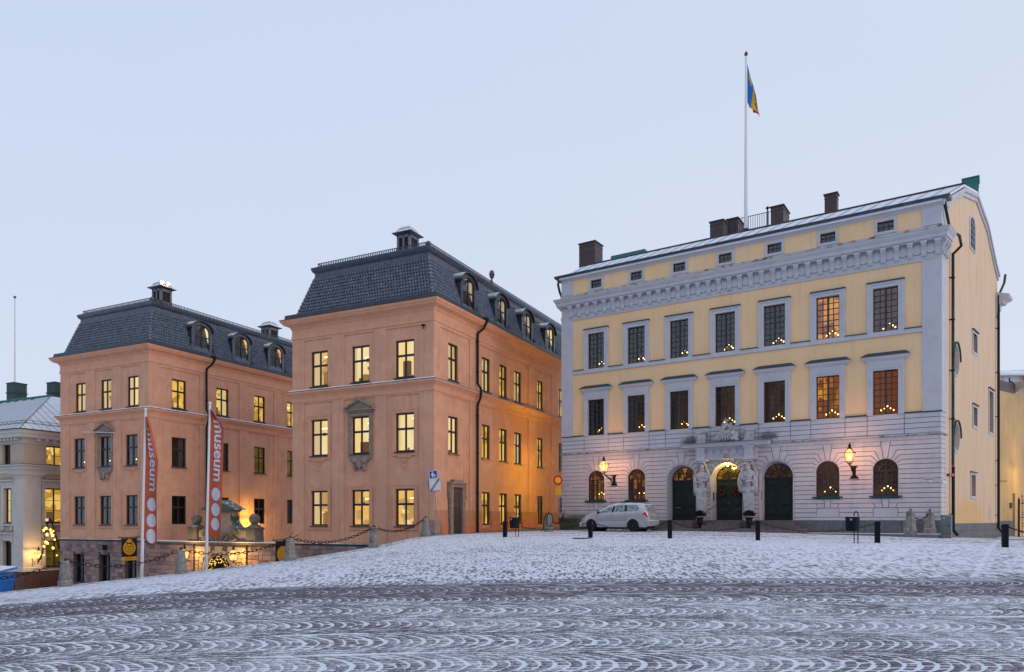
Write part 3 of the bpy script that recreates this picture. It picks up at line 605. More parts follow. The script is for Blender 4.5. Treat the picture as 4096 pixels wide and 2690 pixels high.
# ------------------------------------------------------------------ the two wings of the museum
def wing(loc, wl, label, pan_f, win3, win12, pan_s, win_s, dorm, lit, pipe_s, base, stone_rows, side_len=24):
    b = thing('museum_building', label, 'building', (loc[0], loc[1], 0), ROT_W)
    F, S = Fr((0, 0), (1, 0)), Fr((0, 0), (0, 1)); B = Fr((-wl, side_len), (0, -1))
    world = Matrix.Translation((loc[0], loc[1], 0)) @ Matrix.Rotation(ROT_W, 4, 'Z')
    rec = .055; wt, wh = .2, 0
    Z3, Z2, Z1 = (9.50, 11.57), (5.42, 7.55), (1.32, 3.36)
    w = MB(); hol = [('r', a, c, z0, z1) for a, c in pan_f for z0, z1 in ((.30, 8.56), (9.40, 12.27))]
    w.wall(F, -wl, 0, base, 13.5, hol, 0, rec)
    for a, c in pan_f:
        for z0, z1 in ((.30, 8.56), (9.40, 12.27)):
            hh = [('r', x - ww / 2, x + ww / 2, *zz) for x, ww in win3 for zz in (Z3,) if a < x < c and z0 > 9] + [('r', x - ww / 2, x + ww / 2, *zz) for x, ww in win12 for zz in (Z2, Z1) if a < x < c and z0 < 9]
            w.wall(F, a, c, z0, z1, hh, -rec, .09)
    hol = [('r', a, c, z0, z1) for a, c in pan_s for z0, z1 in ((2.2 if stone_rows < 6 else .35, 8.56), (9.40, 12.21))]
    low = [(x, ww) for x, ww in win_s] if stone_rows < 6 else []
    hol += [('r', x - ww / 2, x + ww / 2, 1.2, 2.2) for x, ww in low]
    w.wall(S, 0, side_len, base - (3.5 if stone_rows > 6 else 0), 13.5, hol, 0, rec)
    for a, c in pan_s:
        for z0, z1 in ((2.2 if stone_rows < 6 else .35, 8.56), (9.40, 12.21)):
            zz = (Z3,) if z0 > 9 else ((5.38, 7.48), (max(1.35, z0), 3.36))
            hh = [('r', x - ww / 2, x + ww / 2, *q) for x, ww in win_s for q in zz if a < x < c]
            w.wall(S, a, c, z0, z1, hh, -rec, .09)
    w.wall(B, 0, side_len, base, 13.5, (), 0); w.quad(Fr((0, side_len), (-1, 0)), [(0, 0, base), (wl, 0, base), (wl, 0, 13.5), (0, 0, 13.5)])
    w.build('wall', M['orange'], b)
    path = [(-wl, side_len), (-wl, 0), (0, 0), (0, side_len)]
    MB().sweep(path, [(0, 12.38), (.05, 12.42), (.05, 12.56), (.02, 12.6), (.02, 12.98), (.07, 13.02), (.09, 13.12), (.2, 13.18), (.38, 13.24), (.42, 13.32), (.48, 13.36), (.53, 13.46), (.53, 13.5), (0, 13.52)]).build('cornice', M['orange_trim'], b)
    MB().sweep(path, [(0, 8.62), (.045, 8.66), (.045, 8.80), (.02, 8.83), (.05, 8.95), (.10, 9.0), (.20, 9.10), (.27, 9.13), (.28, 9.25), (0, 9.27)]).build('string_course', M['orange_trim'], b)
    MB().sweep(path, [(.0, 9.272), (.30, 9.245), (.30, 9.27), (.0, 9.40)]).build('flashing', M['metal'], b)
    MB().sweep(path, [(-.2, 13.522), (.56, 13.502), (.56, 13.53), (.34, 13.56), (.30, 13.84), (.27, 13.84), (.24, 13.62), (-.2, 13.95)]).build('gutter', M['metal'], b)
    # mansard
    zb, zt, ib, itp = 13.92, 16.25, .22, .95
    bm_ = MB(); bm_.sweep(path, [(-ib, zb - .06), (-itp, zt - .04), (-1.4, zt - .04), (-1.4, zb - .06)]); bm_.build('roof', M['metal_clean'], b)
    MB().sweep(path, [(-.98, 16.18), (-.92, 16.24), (-.92, 16.50), (-.89, 16.54), (-.80, 16.62), (-.76, 16.74), (-.74, 16.84), (-.78, 16.87), (-1.2, 16.92), (-1.2, 16.2)]).build('roof_fascia', M['metal_clean'], b)
    tp = MB(); tp.sweep(path, [(-1.1, 16.90), (-3.4, 17.25), (-3.4, 16.8), (-1.1, 16.8)]); tp.box(F, -wl + 3.3, -3.3, -side_len + 3, -3.3, 17.1, 17.24); tp.build('roof_top', M['metal'], b)
    sg = MB(); sg.sweep(path, [(-1.02, 16.97), (-1.02, 16.995), (-1.06, 16.995), (-1.06, 16.97)]); sg.sweep(path, [(-1.02, 17.14), (-1.02, 17.17), (-1.06, 17.17), (-1.06, 17.14)])
    for k in range(int((wl - 2.1) / .13)): sg.box(F, -wl + 1.05 + k * .13, -wl + 1.105 + k * .13, -1.05, -1.03, 16.88, 17.15)
    for k in range(int((side_len - 3) / .13)): sg.box(S, 1.05 + k * .13, 1.105 + k * .13, -1.05, -1.03, 16.88, 17.15)
    sg.build('snow_guard', M['metal'], b, stuff=True)
    MB().ball((-1.0, 1.0, 17.02), .16, 10, 8).build('ridge_knob', M['metal_clean'], b, smooth=True)
    L = math.hypot(itp - ib, zt - zb); rows_ = 11; st = L / rows_; slots = []
    for (Fx, s0, s1, skip, e1) in ((F, -wl, 0, [], 1), (S, 0, 20.5, [(c - 1.0, c + 1.0) for c in dorm], 0)):
        u = Vector((*Fx.u, 0)); nn = Vector((*Fx.n, 0)); wv = (-nn * (itp - ib) + Vector((0, 0, zt - zb))).normalized(); nv = u.cross(wv)
        for r_ in range(rows_):
            f = (r_ + .5) / rows_; ins = ib + (itp - ib) * f; z = zb + (zt - zb) * f; a, c = s0 + ins + .08, (s1 - ins - .08 if e1 else s1)
            if Fx is S: a = ins + .08
            nn_ = int((c - a) / .192)
            for k in range(nn_):
                s = a + .1 + k * (c - a - .2) / max(1, nn_ - 1)
                if any(p < s < q for p, q in skip): continue
                slots.append((Vector(Fx.P(s, -ins, z)), u, wv, nv))
    tiles(b, world, slots)
    for cx_, sx_, cy_ in ((0, -1, 0), (-wl, 1, 0)):
        for k in range(10):
            f0, f1 = k / 10, (k + 1.12) / 10; pt = lambda f, r_: (cx_ + sx_ * (ib + (itp - ib) * f), (ib + (itp - ib) * f), zb + (zt - zb) * f)
            h = MB(); h.tube([pt(f0, 0), pt(f0 + .02, 0), pt(f1, 0)], [.125, .12, .085], 8); h.build('hip_tile', M['tile'], b, smooth=False)
    # windows
    for i, (x, ww) in enumerate(win3): window(b, F, x, Z3[0], ww, Z3[1] - Z3[0], .075 + rec, sill='metal', tr=.12, **lit['f3'][i])
    for i, (x, ww) in enumerate(win12):
        window(b, F, x, Z2[0], ww, Z2[1] - Z2[0], .075 + rec, sill='metal', tr=.12, **lit['f2'][i]); window(b, F, x, Z1[0], ww, Z1[1] - Z1[0], .075 + rec, sill='metal', tr=.12, **lit['f1'][i])
    for i, (x, ww) in enumerate(win_s):
        window(b, S, x, Z3[0], ww, Z3[1] - Z3[0], .08 + rec, sill='metal_clean', tr=.12, **lit['s3'][i]); window(b, S, x, 5.38, ww, 2.1, .08 + rec, sill='metal_clean', tr=.12, **lit['s2'][i])
        z1 = 1.2 if low else 1.35; window(b, S, x, z1, ww, 3.36 - z1, .08 + rec, tr=.12, **lit['s1'][i])
        if low:
            gr = MB()
            for k in range(6): xx = x - ww / 2 + .08 + k * (ww - .16) / 5; gr.box(S, xx - .011, xx + .011, -.10, -.078, z1 + .05, 3.3)
            for zz in (z1 + .12, z1 + .28, z1 + .75, 2.52, 2.60, 2.95): gr.box(S, x - ww / 2, x + ww / 2, -.105, -.07, zz, zz + .025)
            gr.build('window_grille', M['iron'], b)
    # plaster surrounds on the front
    for i, (x, ww) in enumerate(win12):
        for z0, z1, kind in ((*Z2, 2), (*Z1, 1)):
            stone = kind == 2 and i == 1; mtr = 'sand' if stone else 'orange_trim'; t = MB(); d0, d1 = -rec, -rec + (.09 if stone else .045); g = .025; wd_ = .15
            a, c = x - ww / 2 - g, x + ww / 2 + g; lo = z0 - .2
            t.box(F, a - wd_, a, d0, d1, lo, z1 + .17); t.box(F, c, c + wd_, d0, d1, lo, z1 + .17); t.box(F, a, c, d0, d1 - .003, z1 + .03, z1 + .17); t.box(F, a, c, d0, d1 - .003, lo, z0 - .07)
            t.box(F, a - wd_ - .03, a - wd_, d0, d1 + .02, lo, z1 + .17); t.box(F, c + wd_, c + wd_ + .03, d0, d1 + .02, lo, z1 + .17); t.box(F, a - wd_ - .03, c + wd_ + .03, d0, d1 + .022, z1 + .17, z1 + .20); t.box(F, a - wd_ - .03, c + wd_ + .03, d0, d1 + .022, lo - .03, lo)
            if kind == 2 and not stone:
                t.box(F, x - .5, x + .5, d0, d1 + .02, z1 + .2, z1 + .26); pts = []
                for q in range(-8, 9): f = q / 8; pts.append((x + f * .5, lo - .08 - .42 * (1 - abs(f)) ** 2.2))
                for p, q in zip(pts, pts[1:]): t.poly(F, [p, q, (q[0], q[1] + .035), (p[0], p[1] + .035)], d0, d1 + .01)
                t.box(F, x - .06, x + .06, d0, d1 + .05, lo - .68, lo - .5); t.box(F, x - .42, x + .42, d0, d1 + .012, lo - .11, lo - .03)
            t.build('window_surround', M[mtr], b)
            if stone:
                p = MB(); zt_ = z1 + .22; p.box(F, x - .85, x + .85, d0, .10, zt_, zt_ + .12); p.poly(F, [(x - 1.02, zt_ + .12), (x + 1.02, zt_ + .12), (x + 1.02, zt_ + .2), (x, zt_ + .72), (x - 1.02, zt_ + .2)], d0, .07, .02)
                for sg_ in (-1, 1): p.poly(F, [(x + sg_ * 1.06, zt_ + .17), (x + sg_ * 1.06, zt_ + .28), (x, zt_ + .82), (x, zt_ + .66)], d0, .2, .02)
                p.box(F, x - 1.06, x + 1.06, d0, .195, zt_ + .115, zt_ + .175); p.build('pediment', M['sand'], b)
                k = MB(); zz = lo - .03; k.poly(F, [(x - .75, zz), (x - .62, zz - .2), (x - .4, zz - .3), (x - .4, zz - .72), (x - .24, zz - .74), (x - .2, zz - .5), (x, zz - .62), (x + .2, zz - .5), (x + .24, zz - .74), (x + .4, zz - .72), (x + .4, zz - .3), (x + .62, zz - .2), (x + .75, zz)], d0, .10, .03)
                hc = F.P(x, .1, zz - .40); k.ball(hc, (.17, .13, .26)); k.ball((hc[0], hc[1] - .1, hc[2] - .03), (.04, .06, .07), 6, 5)
                for q in (-1, 1): k.ball(F.P(x + q * .36, .1, zz - .2), (.16, .1, .14)); k.ball(F.P(x + q * .33, .1, zz - .5), (.08, .07, .16)); k.ball(F.P(x + q * .08, .2, zz - .35), .03, 6, 5)
                k.build('carved_mask', M['sand'], b)
    for a, c in pan_f: MB().box(F, a + .02, c - .02, -rec, .03, .255, .30).build('panel_sill', M['metal'], b)
    # downpipe
    pp = MB(); s = pipe_s; P3 = lambda d, z, q=0: S.P(s + q, d, z)
    pp.tube([P3(.50, 13.62, .35), P3(.48, 13.3, .35), P3(.42, 13.05, .22), P3(.16, 12.75, 0), P3(.13, 12.5), P3(.13, 9.75), P3(.34, 9.45), P3(.36, 9.1), P3(.30, 8.85), P3(.13, 8.5), P3(.13, base + .25), P3(.22, base + .12)], .075, 8)
    pp.lathe([(.09, 0), (.19, .22), (.19, .34)], 8, S.P(s + .35, .5, 13.35))
    for zz in (12.2, 10.4, 7.8, 5.6, 3.2, 1.4): pp.lathe([(.095, 0), (.095, .07)], 8, S.P(s, .13, zz)); pp.box(S, s - .01, s + .01, 0, .13, zz + .02, zz + .05)
    pp.build('downpipe', M['pipe'], b, smooth=False)
    # dormers
    for i, c in enumerate(dorm):
        d = MB(); hw, z0, zs_, rise = .92, 13.93, 15.58, .62; iw, iz0, izs, ir = .66, 14.03, 15.52, .46; df = -.30; n = 14
        arc = lambda hw_, zs2, r_: [(c + hw_ * math.cos(PI * k / n), zs2 + r_ * math.sin(PI * k / n)) for k in range(n + 1)]
        outer = [(c - hw, z0), (c + hw, z0)] + arc(hw, zs_, rise); inner = [(c - iw, iz0), (c + iw, iz0)] + arc(iw, izs, ir)
        for k in range(len(outer)):
            j = (k + 1) % len(outer); p, q, e, f = outer[k], outer[j], inner[j], inner[k]
            d.quad(S, [(p[0], df, p[1]), (q[0], df, q[1]), (e[0], df, e[1]), (f[0], df, f[1])]); d.quad(S, [(f[0], df, f[1]), (e[0], df, e[1]), (e[0], df - .12, e[1]), (f[0], df - .12, f[1])])
            if k: d.quad(S, [(q[0], df, q[1]), (p[0], df, p[1]), (p[0], df - 1.1, p[1]), (q[0], df - 1.1, q[1])])
        for k in range(9): # lead sheet ribs on the arch
            an = PI * (k + .5) / 9; d.poly(S, [(c + (iw + .04) * math.cos(an - .014), izs + (ir + .04) * math.sin(an - .014)), (c + (hw - .03) * math.cos(an - .014), zs_ + (rise - .03) * math.sin(an - .014)), (c + (hw - .03) * math.cos(an + .014), zs_ + (rise - .03) * math.sin(an + .014)), (c + (iw + .04) * math.cos(an + .014), izs + (ir + .04) * math.sin(an + .014))], df, df + .012)
        dm = d.build('dormer', M['metal_clean'], b)
        rf = MB(); ro, ri = arc(hw + .10, zs_ - .02, rise + .12), arc(hw + .02, zs_ - .02, rise + .03)
        for k in range(n):
            p, q, e, f = ro[k], ro[k + 1], ri[k + 1], ri[k]
            rf.quad(S, [(p[0], df + .13, p[1]), (q[0], df + .13, q[1]), (q[0], df - 1.15, q[1]), (p[0], df - 1.15, p[1])]); rf.quad(S, [(p[0], df + .13, p[1]), (f[0], df + .13, f[1]), (e[0], df + .13, e[1]), (q[0], df + .13, q[1])]); rf.quad(S, [(f[0], df + .13, f[1]), (f[0], df - .4, f[1]), (e[0], df - .4, e[1]), (e[0], df + .13, e[1])])
        rf.build('dormer_roof', M['metal'], dm)
        for q in (-1, 1): MB().tube([S.P(c + q * 1.02, -.12, 13.9), S.P(c + q * 1.02, -.93, 16.2)], .05, 4).build('flashing', M['metal'], dm)
        wn = MB(); wd2 = df - .05
        for k in range(len(inner)):
            j = (k + 1) % len(inner); p, q = inner[k], inner[j]; g = lambda a: (c + (a[0] - c) * .90, 14.85 + (a[1] - 14.85) * .94); e, f = g(q), g(p)
            wn.quad(S, [(p[0], wd2, p[1]), (q[0], wd2, q[1]), (e[0], wd2, e[1]), (f[0], wd2, f[1])])
        wn.box(S, c - .03, c + .03, wd2 - .05, wd2 + .01, iz0, izs + ir - .02); wn.box(S, c - iw, c + iw, wd2 - .05, wd2 + .012, 15.08, 15.15); wn.build('dormer_window', M['frame'], dm)
        for q in (-1, 1):
            x0, x1 = (c - iw + .06, c - .03) if q < 0 else (c + .03, c + iw - .06); P_ = MB(); P_.quad(S, [(x0, wd2 - .03, iz0 + .04), (x1, wd2 - .03, iz0 + .04), (x1, wd2 - .03, 15.08), (x0, wd2 - .03, 15.08)]); P_.build('pane', M['glass_lit'], dm)
            tp_ = [(x, izs + ir * .95 * math.sqrt(max(0, 1 - ((x - c) / (iw - .02)) ** 2))) for x in np.linspace(x1, x0, 6)]; P_ = MB(); P_.quad(S, [(x0, wd2 - .03, 15.15), (x1, wd2 - .03, 15.15)] + [(x, wd2 - .03, max(z, 15.2)) for x, z in tp_]); P_.build('pane', M['glass_lit'], dm)
        O('room_interior', room_mesh(1.2, 2.0, .62, M[lit['d'][i]]), dm, S.P(c, df - .06, 14.0), S.rot)
    # stone basement, block by block
    if stone_rows:
        back = MB(); back.wall(F, -wl, 0, -4., .22, [('r', x - ww / 2, x + ww / 2, -2.89, -.8) for x, ww in win12] if stone_rows > 6 else (), -.015, .35); back.build('basement_wall', M['mortar'], b)
        rr = random.Random(5); z = .20
        for r_ in range(stone_rows):
            x = -wl; z1 = z - .012; z0 = z - .275
            while x < -.02:
                l = rr.choice((.34, .45, .55, .62, .75)); e = min(x + l, 0); e = 0 if -e < .16 else e; c = (x + e) / 2; ok = True; a0, e0 = x + .006, e - .006
                if stone_rows > 6 and z0 < -.8 and z1 > -2.92:
                    for wx, ww in win12:
                        h = ww / 2 + .02
                        if a0 < wx - h < e0: e0 = wx - h
                        elif a0 < wx + h < e0: a0 = wx + h
                        elif a0 >= wx - h and e0 <= wx + h: ok = False
                if stone_rows <= 6 and x > -4.2: ok = False
                if ok and e0 - a0 > .05:
                    q = MB(); q.poly(F, [(a0, z0), (e0, z0), (e0, z1), (a0, z1)], -.02, .035 + rr.uniform(-.012, .012), .012); q.build('stone', M['stone'], b)
                x = e
            z = z0
        MB().sweep([(-wl - .08, .5), (-wl, 0), (-.0 if stone_rows > 6 else -4.2, 0)] if True else 0, [(0, .14), (.07, .16), (.12, .24), (.12, .27), (0, .30)]).build('basement_ledge', M['metal'], b)
        if stone_rows > 6:
            for i, (x, ww) in enumerate(win12): window(b, F, x, -2.89, ww, 2.09, .25, tr=.08, m='frame_blue', sill='metal', g='glass', rm='room_black', cur=[(.05, .95, 'curtain_dark')])
            # wedge stones over the windows
            for x, ww in win12:
                for k in (-1, 0, 1): q = MB(); q.poly(F, [(x + k * .2 - .09, -.78), (x + k * .2 + .09, -.78), (x + k * .27 + .12, -.32), (x + k * .27 - .12, -.32)], .0, .06, .012); q.build('keystone', M['stone'], b)
    return b
def vent(parent, x, y, z, w, h):
    """sheet-metal ventilation turret with louvred openings and a flared snowy cap"""
    v = MB(); q = w / 2
    for sx in (-1, 1):
        for sy in (-1, 1): v.box(ID, x + sx * (q - .07) - .07, x + sx * (q - .07) + .07, -(y + sy * (q - .07) + .07), -(y + sy * (q - .07) - .07), z, z + h)
    v.box(ID, x - q, x + q, -(y + q), -(y - q), z, z + .18); v.box(ID, x - q, x + q, -(y + q), -(y - q), z + h - .2, z + h)
    v.box(ID, x - .06, x + .06, -(y + q), -(y - q), z, z + h)
    t = v.build('turret', mat('pale zinc', (.13, .14, .17), .4, (.18, .19, .23), 4, metal=.3), parent); l = MB(); l.box(ID, x - q + .1, x + q - .1, -(y + q - .1), -(y - q + .1), z, z + h - .05)
    for k in range(7): l.box(ID, x - q + .07, x + q - .07, -(y + q - .07), -(y - q + .07), z + .22 + k * (h - .45) / 7, z + .25 + k * (h - .45) / 7)
    l.build('louvre', mat('brown louvre', (.05, .03, .028), .8), t)
    c = MB(); r2 = math.sqrt(2); c.lathe([((q + .05) * r2, h - .02), ((q + .22) * r2, h + .06), ((q + .22) * r2, h + .1), ((q + .02) * r2, h + .26), ((q - .12) * r2, h + .46), ((q - .2) * r2, h + .54), (.05, h + .60)], 4, (x, y, z), sq=1); c.build('turret_cap', M['metal'], t)
    return t
dk = lambda rm='room_black', cm='curtain', a=.04, b_=.96: dict(rm=rm, g='glass', cur=[(a, b_, cm)], m='frame_blue')
lt = lambda rm, *cur: dict(rm=rm, cur=list(cur) or None)
CL = 'curtain_lit'
mid = wing(MC, 10.0, 'salmon three-storey building with dark tiled mansard roof beside the alley, most windows lit yellow', [(-9.13, -6.97), (-6.14, -3.96), (-3.13, -.93)],
 [(-7.965, 1.24), (-4.955, 1.24), (-1.925, 1.24)], [(-7.965, 1.24), (-4.955, 1.24), (-1.925, 1.24)],
 [(.67, 3.9), (4.79, 12.0), (12.83, 15.99), (16.8, 20.0)], [(2.09, 1.06), (5.97, 1.06), (8.30, 1.06), (10.44, 1.06), (14.08, 1.02), (18.0, 1.02)], [4.30, 8.55, 12.46, 16.46],
 dict(f3=[lt('room_amber', (.02, .5, CL)), lt('room_cream', (.02, .16, CL)), lt('room_cream')], f2=[lt('room_cream', (.02, .42, CL)), lt('room_cream'), lt('room_cream', (.03, .14, CL))], f1=[lt('room_amber', (.02, .3, CL)), lt('room_amber'), lt('room_amber')],
      s3=[lt('room_gold', (.3, .9, CL)), lt('room_gold', (.5, .95, CL)), lt('room_gold'), lt('room_gold', (.4, .9, CL)), lt('room_gold'), lt('room_gold')],
      s2=[lt('room_cream'), lt('room_gold', (.0, .3, CL)), lt('room_gold'), lt('room_gold', (.55, 1, CL)), lt('room_gold'), dict(rm='room_dim')], s1=[dict(rm='room_dim'), lt('room_gold'), lt('room_gold'), lt('room_gold'), dict(rm='room_dim'), dict(rm='room_black')], d=['room_dusk', 'room_dusk', 'room_dusk', 'room_cream']),
 4.60, .05, 6)
LC = (-24.586, 49.112)
left = wing(LC, 9.7, 'salmon museum wing with dark mansard roof, rough stone basement and floodlights on its roof turret', [(-8.7, -6.64), (-5.76, -3.76), (-2.93, -.92)],
 [(-7.45, 1.14), (-4.58, 1.14), (-1.73, 1.14)], [(-7.53, 1.28), (-4.63, 1.25), (-1.83, 1.28)],
 [(.94, 4.14), (4.97, 7.85), (8.67, 11.49), (12.27, 15.1)], [(2.42, 1.18), (6.26, 1.16), (9.97, 1.16), (13.6, 1.16)], [4.6, 8.35, 12.03],
 dict(f3=[lt('room_amber', (.05, .95, CL)), lt('room_amber', (.05, .5, CL)), lt('room_cream', (.04, .45, CL))], f2=[dk(), dk(), dk()], f1=[dk(cm='curtain_dark'), dk(cm='curtain_dark'), dk(cm='curtain_dark')],
      s3=[lt('room_gold'), lt('room_gold', (.5, .95, CL)), lt('room_gold'), lt('room_gold')], s2=[dk(cm='curtain_dark', a=.5, b_=.95), dk(cm='curtain_dark'), dict(rm='room_dim'), dict(rm='room_dim')],
      s1=[dict(rm='room_black'), dict(rm='room_black'), dict(rm='room_black'), dict(rm='room_black')], d=['room_cream', 'room_amber', 'room_amber']), 4.64, -.6, 12)
S_ = Fr((0, 0), (0, 1)); F_ = Fr((0, 0), (1, 0))
# details that only one wing has
for a, c, d_, z_ in ((.72, 1.44, .03, 1.6), (3.18, 5.40, .03, 1.6), (5.40, 6.55, .028, 1.18), (6.55, 7.72, .03, 1.6), (7.72, 8.86, .028, 1.18), (8.86, 9.86, .03, 1.6), (9.86, 11.02, .028, 1.18), (11.02, 13.53, .03, 1.6), (13.53, 14.64, .028, 1.18), (14.64, 24, .03, 1.6)): MB().box(S_, a, c, -.3, d_, .3, z_).build('plinth', M['pink'], mid)
for a, c in ((.005, 1.43), (3.17, 5.44), (6.5, 7.77), (8.83, 9.91), (10.97, 13.57), (14.6, 24)): MB().box(S_, a, c, -.2, .006, 1.60, 2.2).build('stucco_band', M['band'], mid)
for k, (z0, z1) in enumerate(((.55, .95), (.97, 1.3), (1.32, 1.62))):
    q = MB(); q.box(Fr((0, 0), (0, 1)), -.05, .66 - .1 * (k % 2), -.02, .05, z0, z1); q.box(F_, -.5 + .1 * (k % 2), .05, -.02, .052, z0, z1); q.build('corner_stone', M['stone'], mid)
# walled-up doorway with carved frame
dm = MB(); a, c, z0, z1 = 1.43, 3.17, .6, 3.8
dm.box(S_, a + .06, a + .36, 0, .16, z0 + .3, z1 - .3); dm.box(S_, c - .36, c - .06, 0, .16, z0 + .3, z1 - .3); dm.box(S_, a, a + .40, 0, .22, z0 - .2, z0 + .3); dm.box(S_, c - .40, c, 0, .22, z0 - .2, z0 + .3)
dm.box(S_, a, c, 0, .17, z1 - .3, z1 - .12); dm.box(S_, a - .03, c + .03, 0, .24, z1 - .12, z1 - .02); dm.box(S_, a + .35, c - .35, 0, .20, z1 - .02, z1 + .12); dm.box(S_, a - .02, a + .14, 0, .16, z1 - .9, z1 - .3); dm.box(S_, c - .14, c + .02, 0, .16, z1 - .9, z1 - .3)
dj = dm.build('door_surround', M['sand'], mid)
MB().box(S_, a + .355, c - .355, -.1, -.012 + .02, z0 - .2, z1 - .28).build('door_infill', mat('purple porphyry panel', (.085, .05, .058), .6, (.13, .075, .08), 3, bump=(30, .2)), dj)
for (u0, u1, v0, v1) in ((.36, .9, .45, 1.28), (.92, 1.37, .45, 1.28), (.36, .9, 1.30, 2.1), (.92, 1.37, 1.3, 2.1), (.4, 1.05, 2.35, 2.95)):
    MB().poly(S_, [(a + u0 + .01, v0 + .3), (a + u1 - .01, v0 + .3), (a + u1 - .01, v1 + .3), (a + u0 + .01, v1 + .3)], 0, .03, .01).build('door_panel', mat('dark porphyry slab', (.075, .058, .062), .55, (.05, .038, .042), 4), dj)
text('house_number', '1A', .26, M['ink'], mid, S_.P(3.42, .006, 2.9), (R(90), 0, S_.rot))
sl_ = MB(); q = F_.P(-.62, .12, 12.18); sl_.ball(q, (.16, .1, .06)); sl_.tube([F_.P(-.62, 0, 12.2), q], .02, 5); sl_.box(F_, -.64, -.60, .08, .11, 11.98, 12.12); sl_.build('facade_lamp', M['iron'], mid)
vent(mid, -4.1, 3.5, 17.1, .95, 1.72); vent(left, -1.5, 2.16, 17.0, .92, 1.05); vent(left, -2.2, 13.2, 17.0, 1.0, 1.0)
# flat sheet-metal ornament on the ridge of the middle building
og = MB(); og.poly(S_, [(8.72, 16.9), (9.18, 16.9), (9.12, 17.35), (9.0, 17.62), (8.9, 17.35)], -1.3, -1.24); og.lathe([(.02, -.3), (.13, -.22), (.2, 0), (.13, .22), (.02, .3)], 8, S_.P(9.02, -1.27, 17.78)); og.build('roof_finial', M['metal_clean'], mid)
# sloping rod across the central window of the left wing
MB().tube([F_.P(-6.7, .25, 7.95), F_.P(-3.2, .25, 7.72)], .03, 6).tube([F_.P(-4.9, 0, 7.9), F_.P(-4.9, .25, 7.83)], .02, 5).build('flag_staff', M['white'], left)
# ------------------------------------------------------------------ the yellow palace
PLP = (2.912, 42.019); ROT_P = -R(33.353); PW = 18.895
PAL = thing('palace', 'yellow palace with grey rusticated ground floor, three arched green doors and candle-lit windows', 'palace', (*PLP, 0), ROT_P)
PF = Fr((0, 0), (1, 0)); PS = Fr((PW, 0), (.16, .987)); PL_ = Fr((-2.7, 13.3), (2.7, -13.3))
def pw(s, d, z):
    p = PF.P(s, d, z); c, n = math.cos(ROT_P), math.sin(ROT_P); return (PLP[0] + p[0] * c - p[1] * n, PLP[1] + p[0] * n + p[1] * c, z)
COLS = [2.19, 4.62, 7.05, 9.475, 11.89, 14.32, 16.75]
wl_ = MB(); hol = [('r', c - .51, c + .51, a, b) for c in COLS for a, b in ((10.20, 12.18), (6.43, 8.44))] + [('r', c - .335, c + .335, 14.72, 15.18) for c in COLS]
wl_.wall(PF, 0, PW, 6.40, 15.5, hol, 0, .09); wl_.build('wall', M['yellow'], PAL)
OP = [(2.19, .53, 3.92, 2.70, 0), (4.635, .53, 3.92, 2.70, 0), (7.17, .83, 3.76, 1.62, 1), (9.555, .84, 3.76, 1.62, 1), (11.975, .83, 3.76, 1.62, 1), (14.31, .53, 3.92, 2.70, 0), (16.75, .53, 3.92, 2.70, 0)]
M['groove'] = mat('groove shade grey', (.13, .125, .13), .95)  # shade of the grooves put into the colour: backing darker than the blocks
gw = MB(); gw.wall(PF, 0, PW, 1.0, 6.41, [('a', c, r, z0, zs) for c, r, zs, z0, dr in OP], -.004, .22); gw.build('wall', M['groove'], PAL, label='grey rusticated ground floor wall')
# side and rear walls
sw = MB(); hs = [('o', 2.97, 9.11, .58, .69), ('o', 3.05, 5.52, .6, .65), ('r', 6.72, 7.72, 10.2, 11.12), ('r', 6.75, 7.72, 6.45, 7.38), ('r', 10.98, 12.12, 6.5, 8.75), ('r', 6.3, 7.3, 2.86, 3.92)]
sw.wall(PS, 0, 13.5, .4, 15.2, hs, 0, .3); sw.quad(PS, [(0, 0, 15.2), (13.5, 0, 15.2), (13.35, 0, 15.75), (12.6, 0, 16.1), (10.25, 0, 17.55), (7.45, 0, 18.2), (4.35, 0, 17.5), (0, 0, 15.5)]); sw.build('wall', M['yellow_side'], PAL, label='plain yellow gable wall streaked by rain')
bk = MB(); bk.wall(PL_, 0, 13.57, .4, 15.6, (), 0); bk.quad(PF, [(-2.7, -13.3, .4), (21.05, -13.3, .4), (21.05, -13.3, 15.6), (-2.7, -13.3, 15.6)]); bk.build('wall', M['yellow_side'], PAL)
# rustication: every block between two grooves is a piece
ZK = [1.776 + .2155 * k for k in range(17)]
ANG = {0: {11: 19, 12: 34, 13: 49, 14: 63, 15: 81}, 1: {10: 12.2, 11: 24, 12: 37, 13: 50, 14: 64, 15: 81}}
def groove_pts(op, k, sd):
    c, r, zs, z0, dr = op; z = ZK[k]
    if k in ANG[dr] and z > zs:
        a = R(ANG[dr][k]); rb = (z - zs) / math.sin(a); p = [(c + sd * r * math.cos(a), zs + r * math.sin(a))]
        if rb > r + .01: p.append((c + sd * rb * math.cos(a), z))
        return p
    return [(c + sd * r, z)]
def arc_between(op, k0, k1, sd):
    c, r, zs, z0, dr = op; a0 = ANG[dr].get(k0); a1 = ANG[dr].get(k1)
    if a1 is None: return []
    lo = a0 if a0 is not None and ZK[k0] > zs else 0; return [(c + sd * r * math.cos(R(t)), zs + r * math.sin(R(t))) for t in ([0] if lo == 0 and ZK[k0] < zs - .01 else []) + list(np.linspace(lo, a1, 4)[1:-1])]
def stone_(F, pts, name='rustic_block', m='grey', d1=.035):
    q = MB(); q.poly(F, offset(ccw(pts), .012), -.01, d1, .009); q.build(name, M[m], PAL)
def ccw(p):
    a = sum(p[i][0] * p[(i + 1) % len(p)][1] - p[(i + 1) % len(p)][0] * p[i][1] for i in range(len(p))); return p if a > 0 else p[::-1]
E0, E1 = (-.035,), (PW + .035,)
seq = [E0] + OP + [E1]
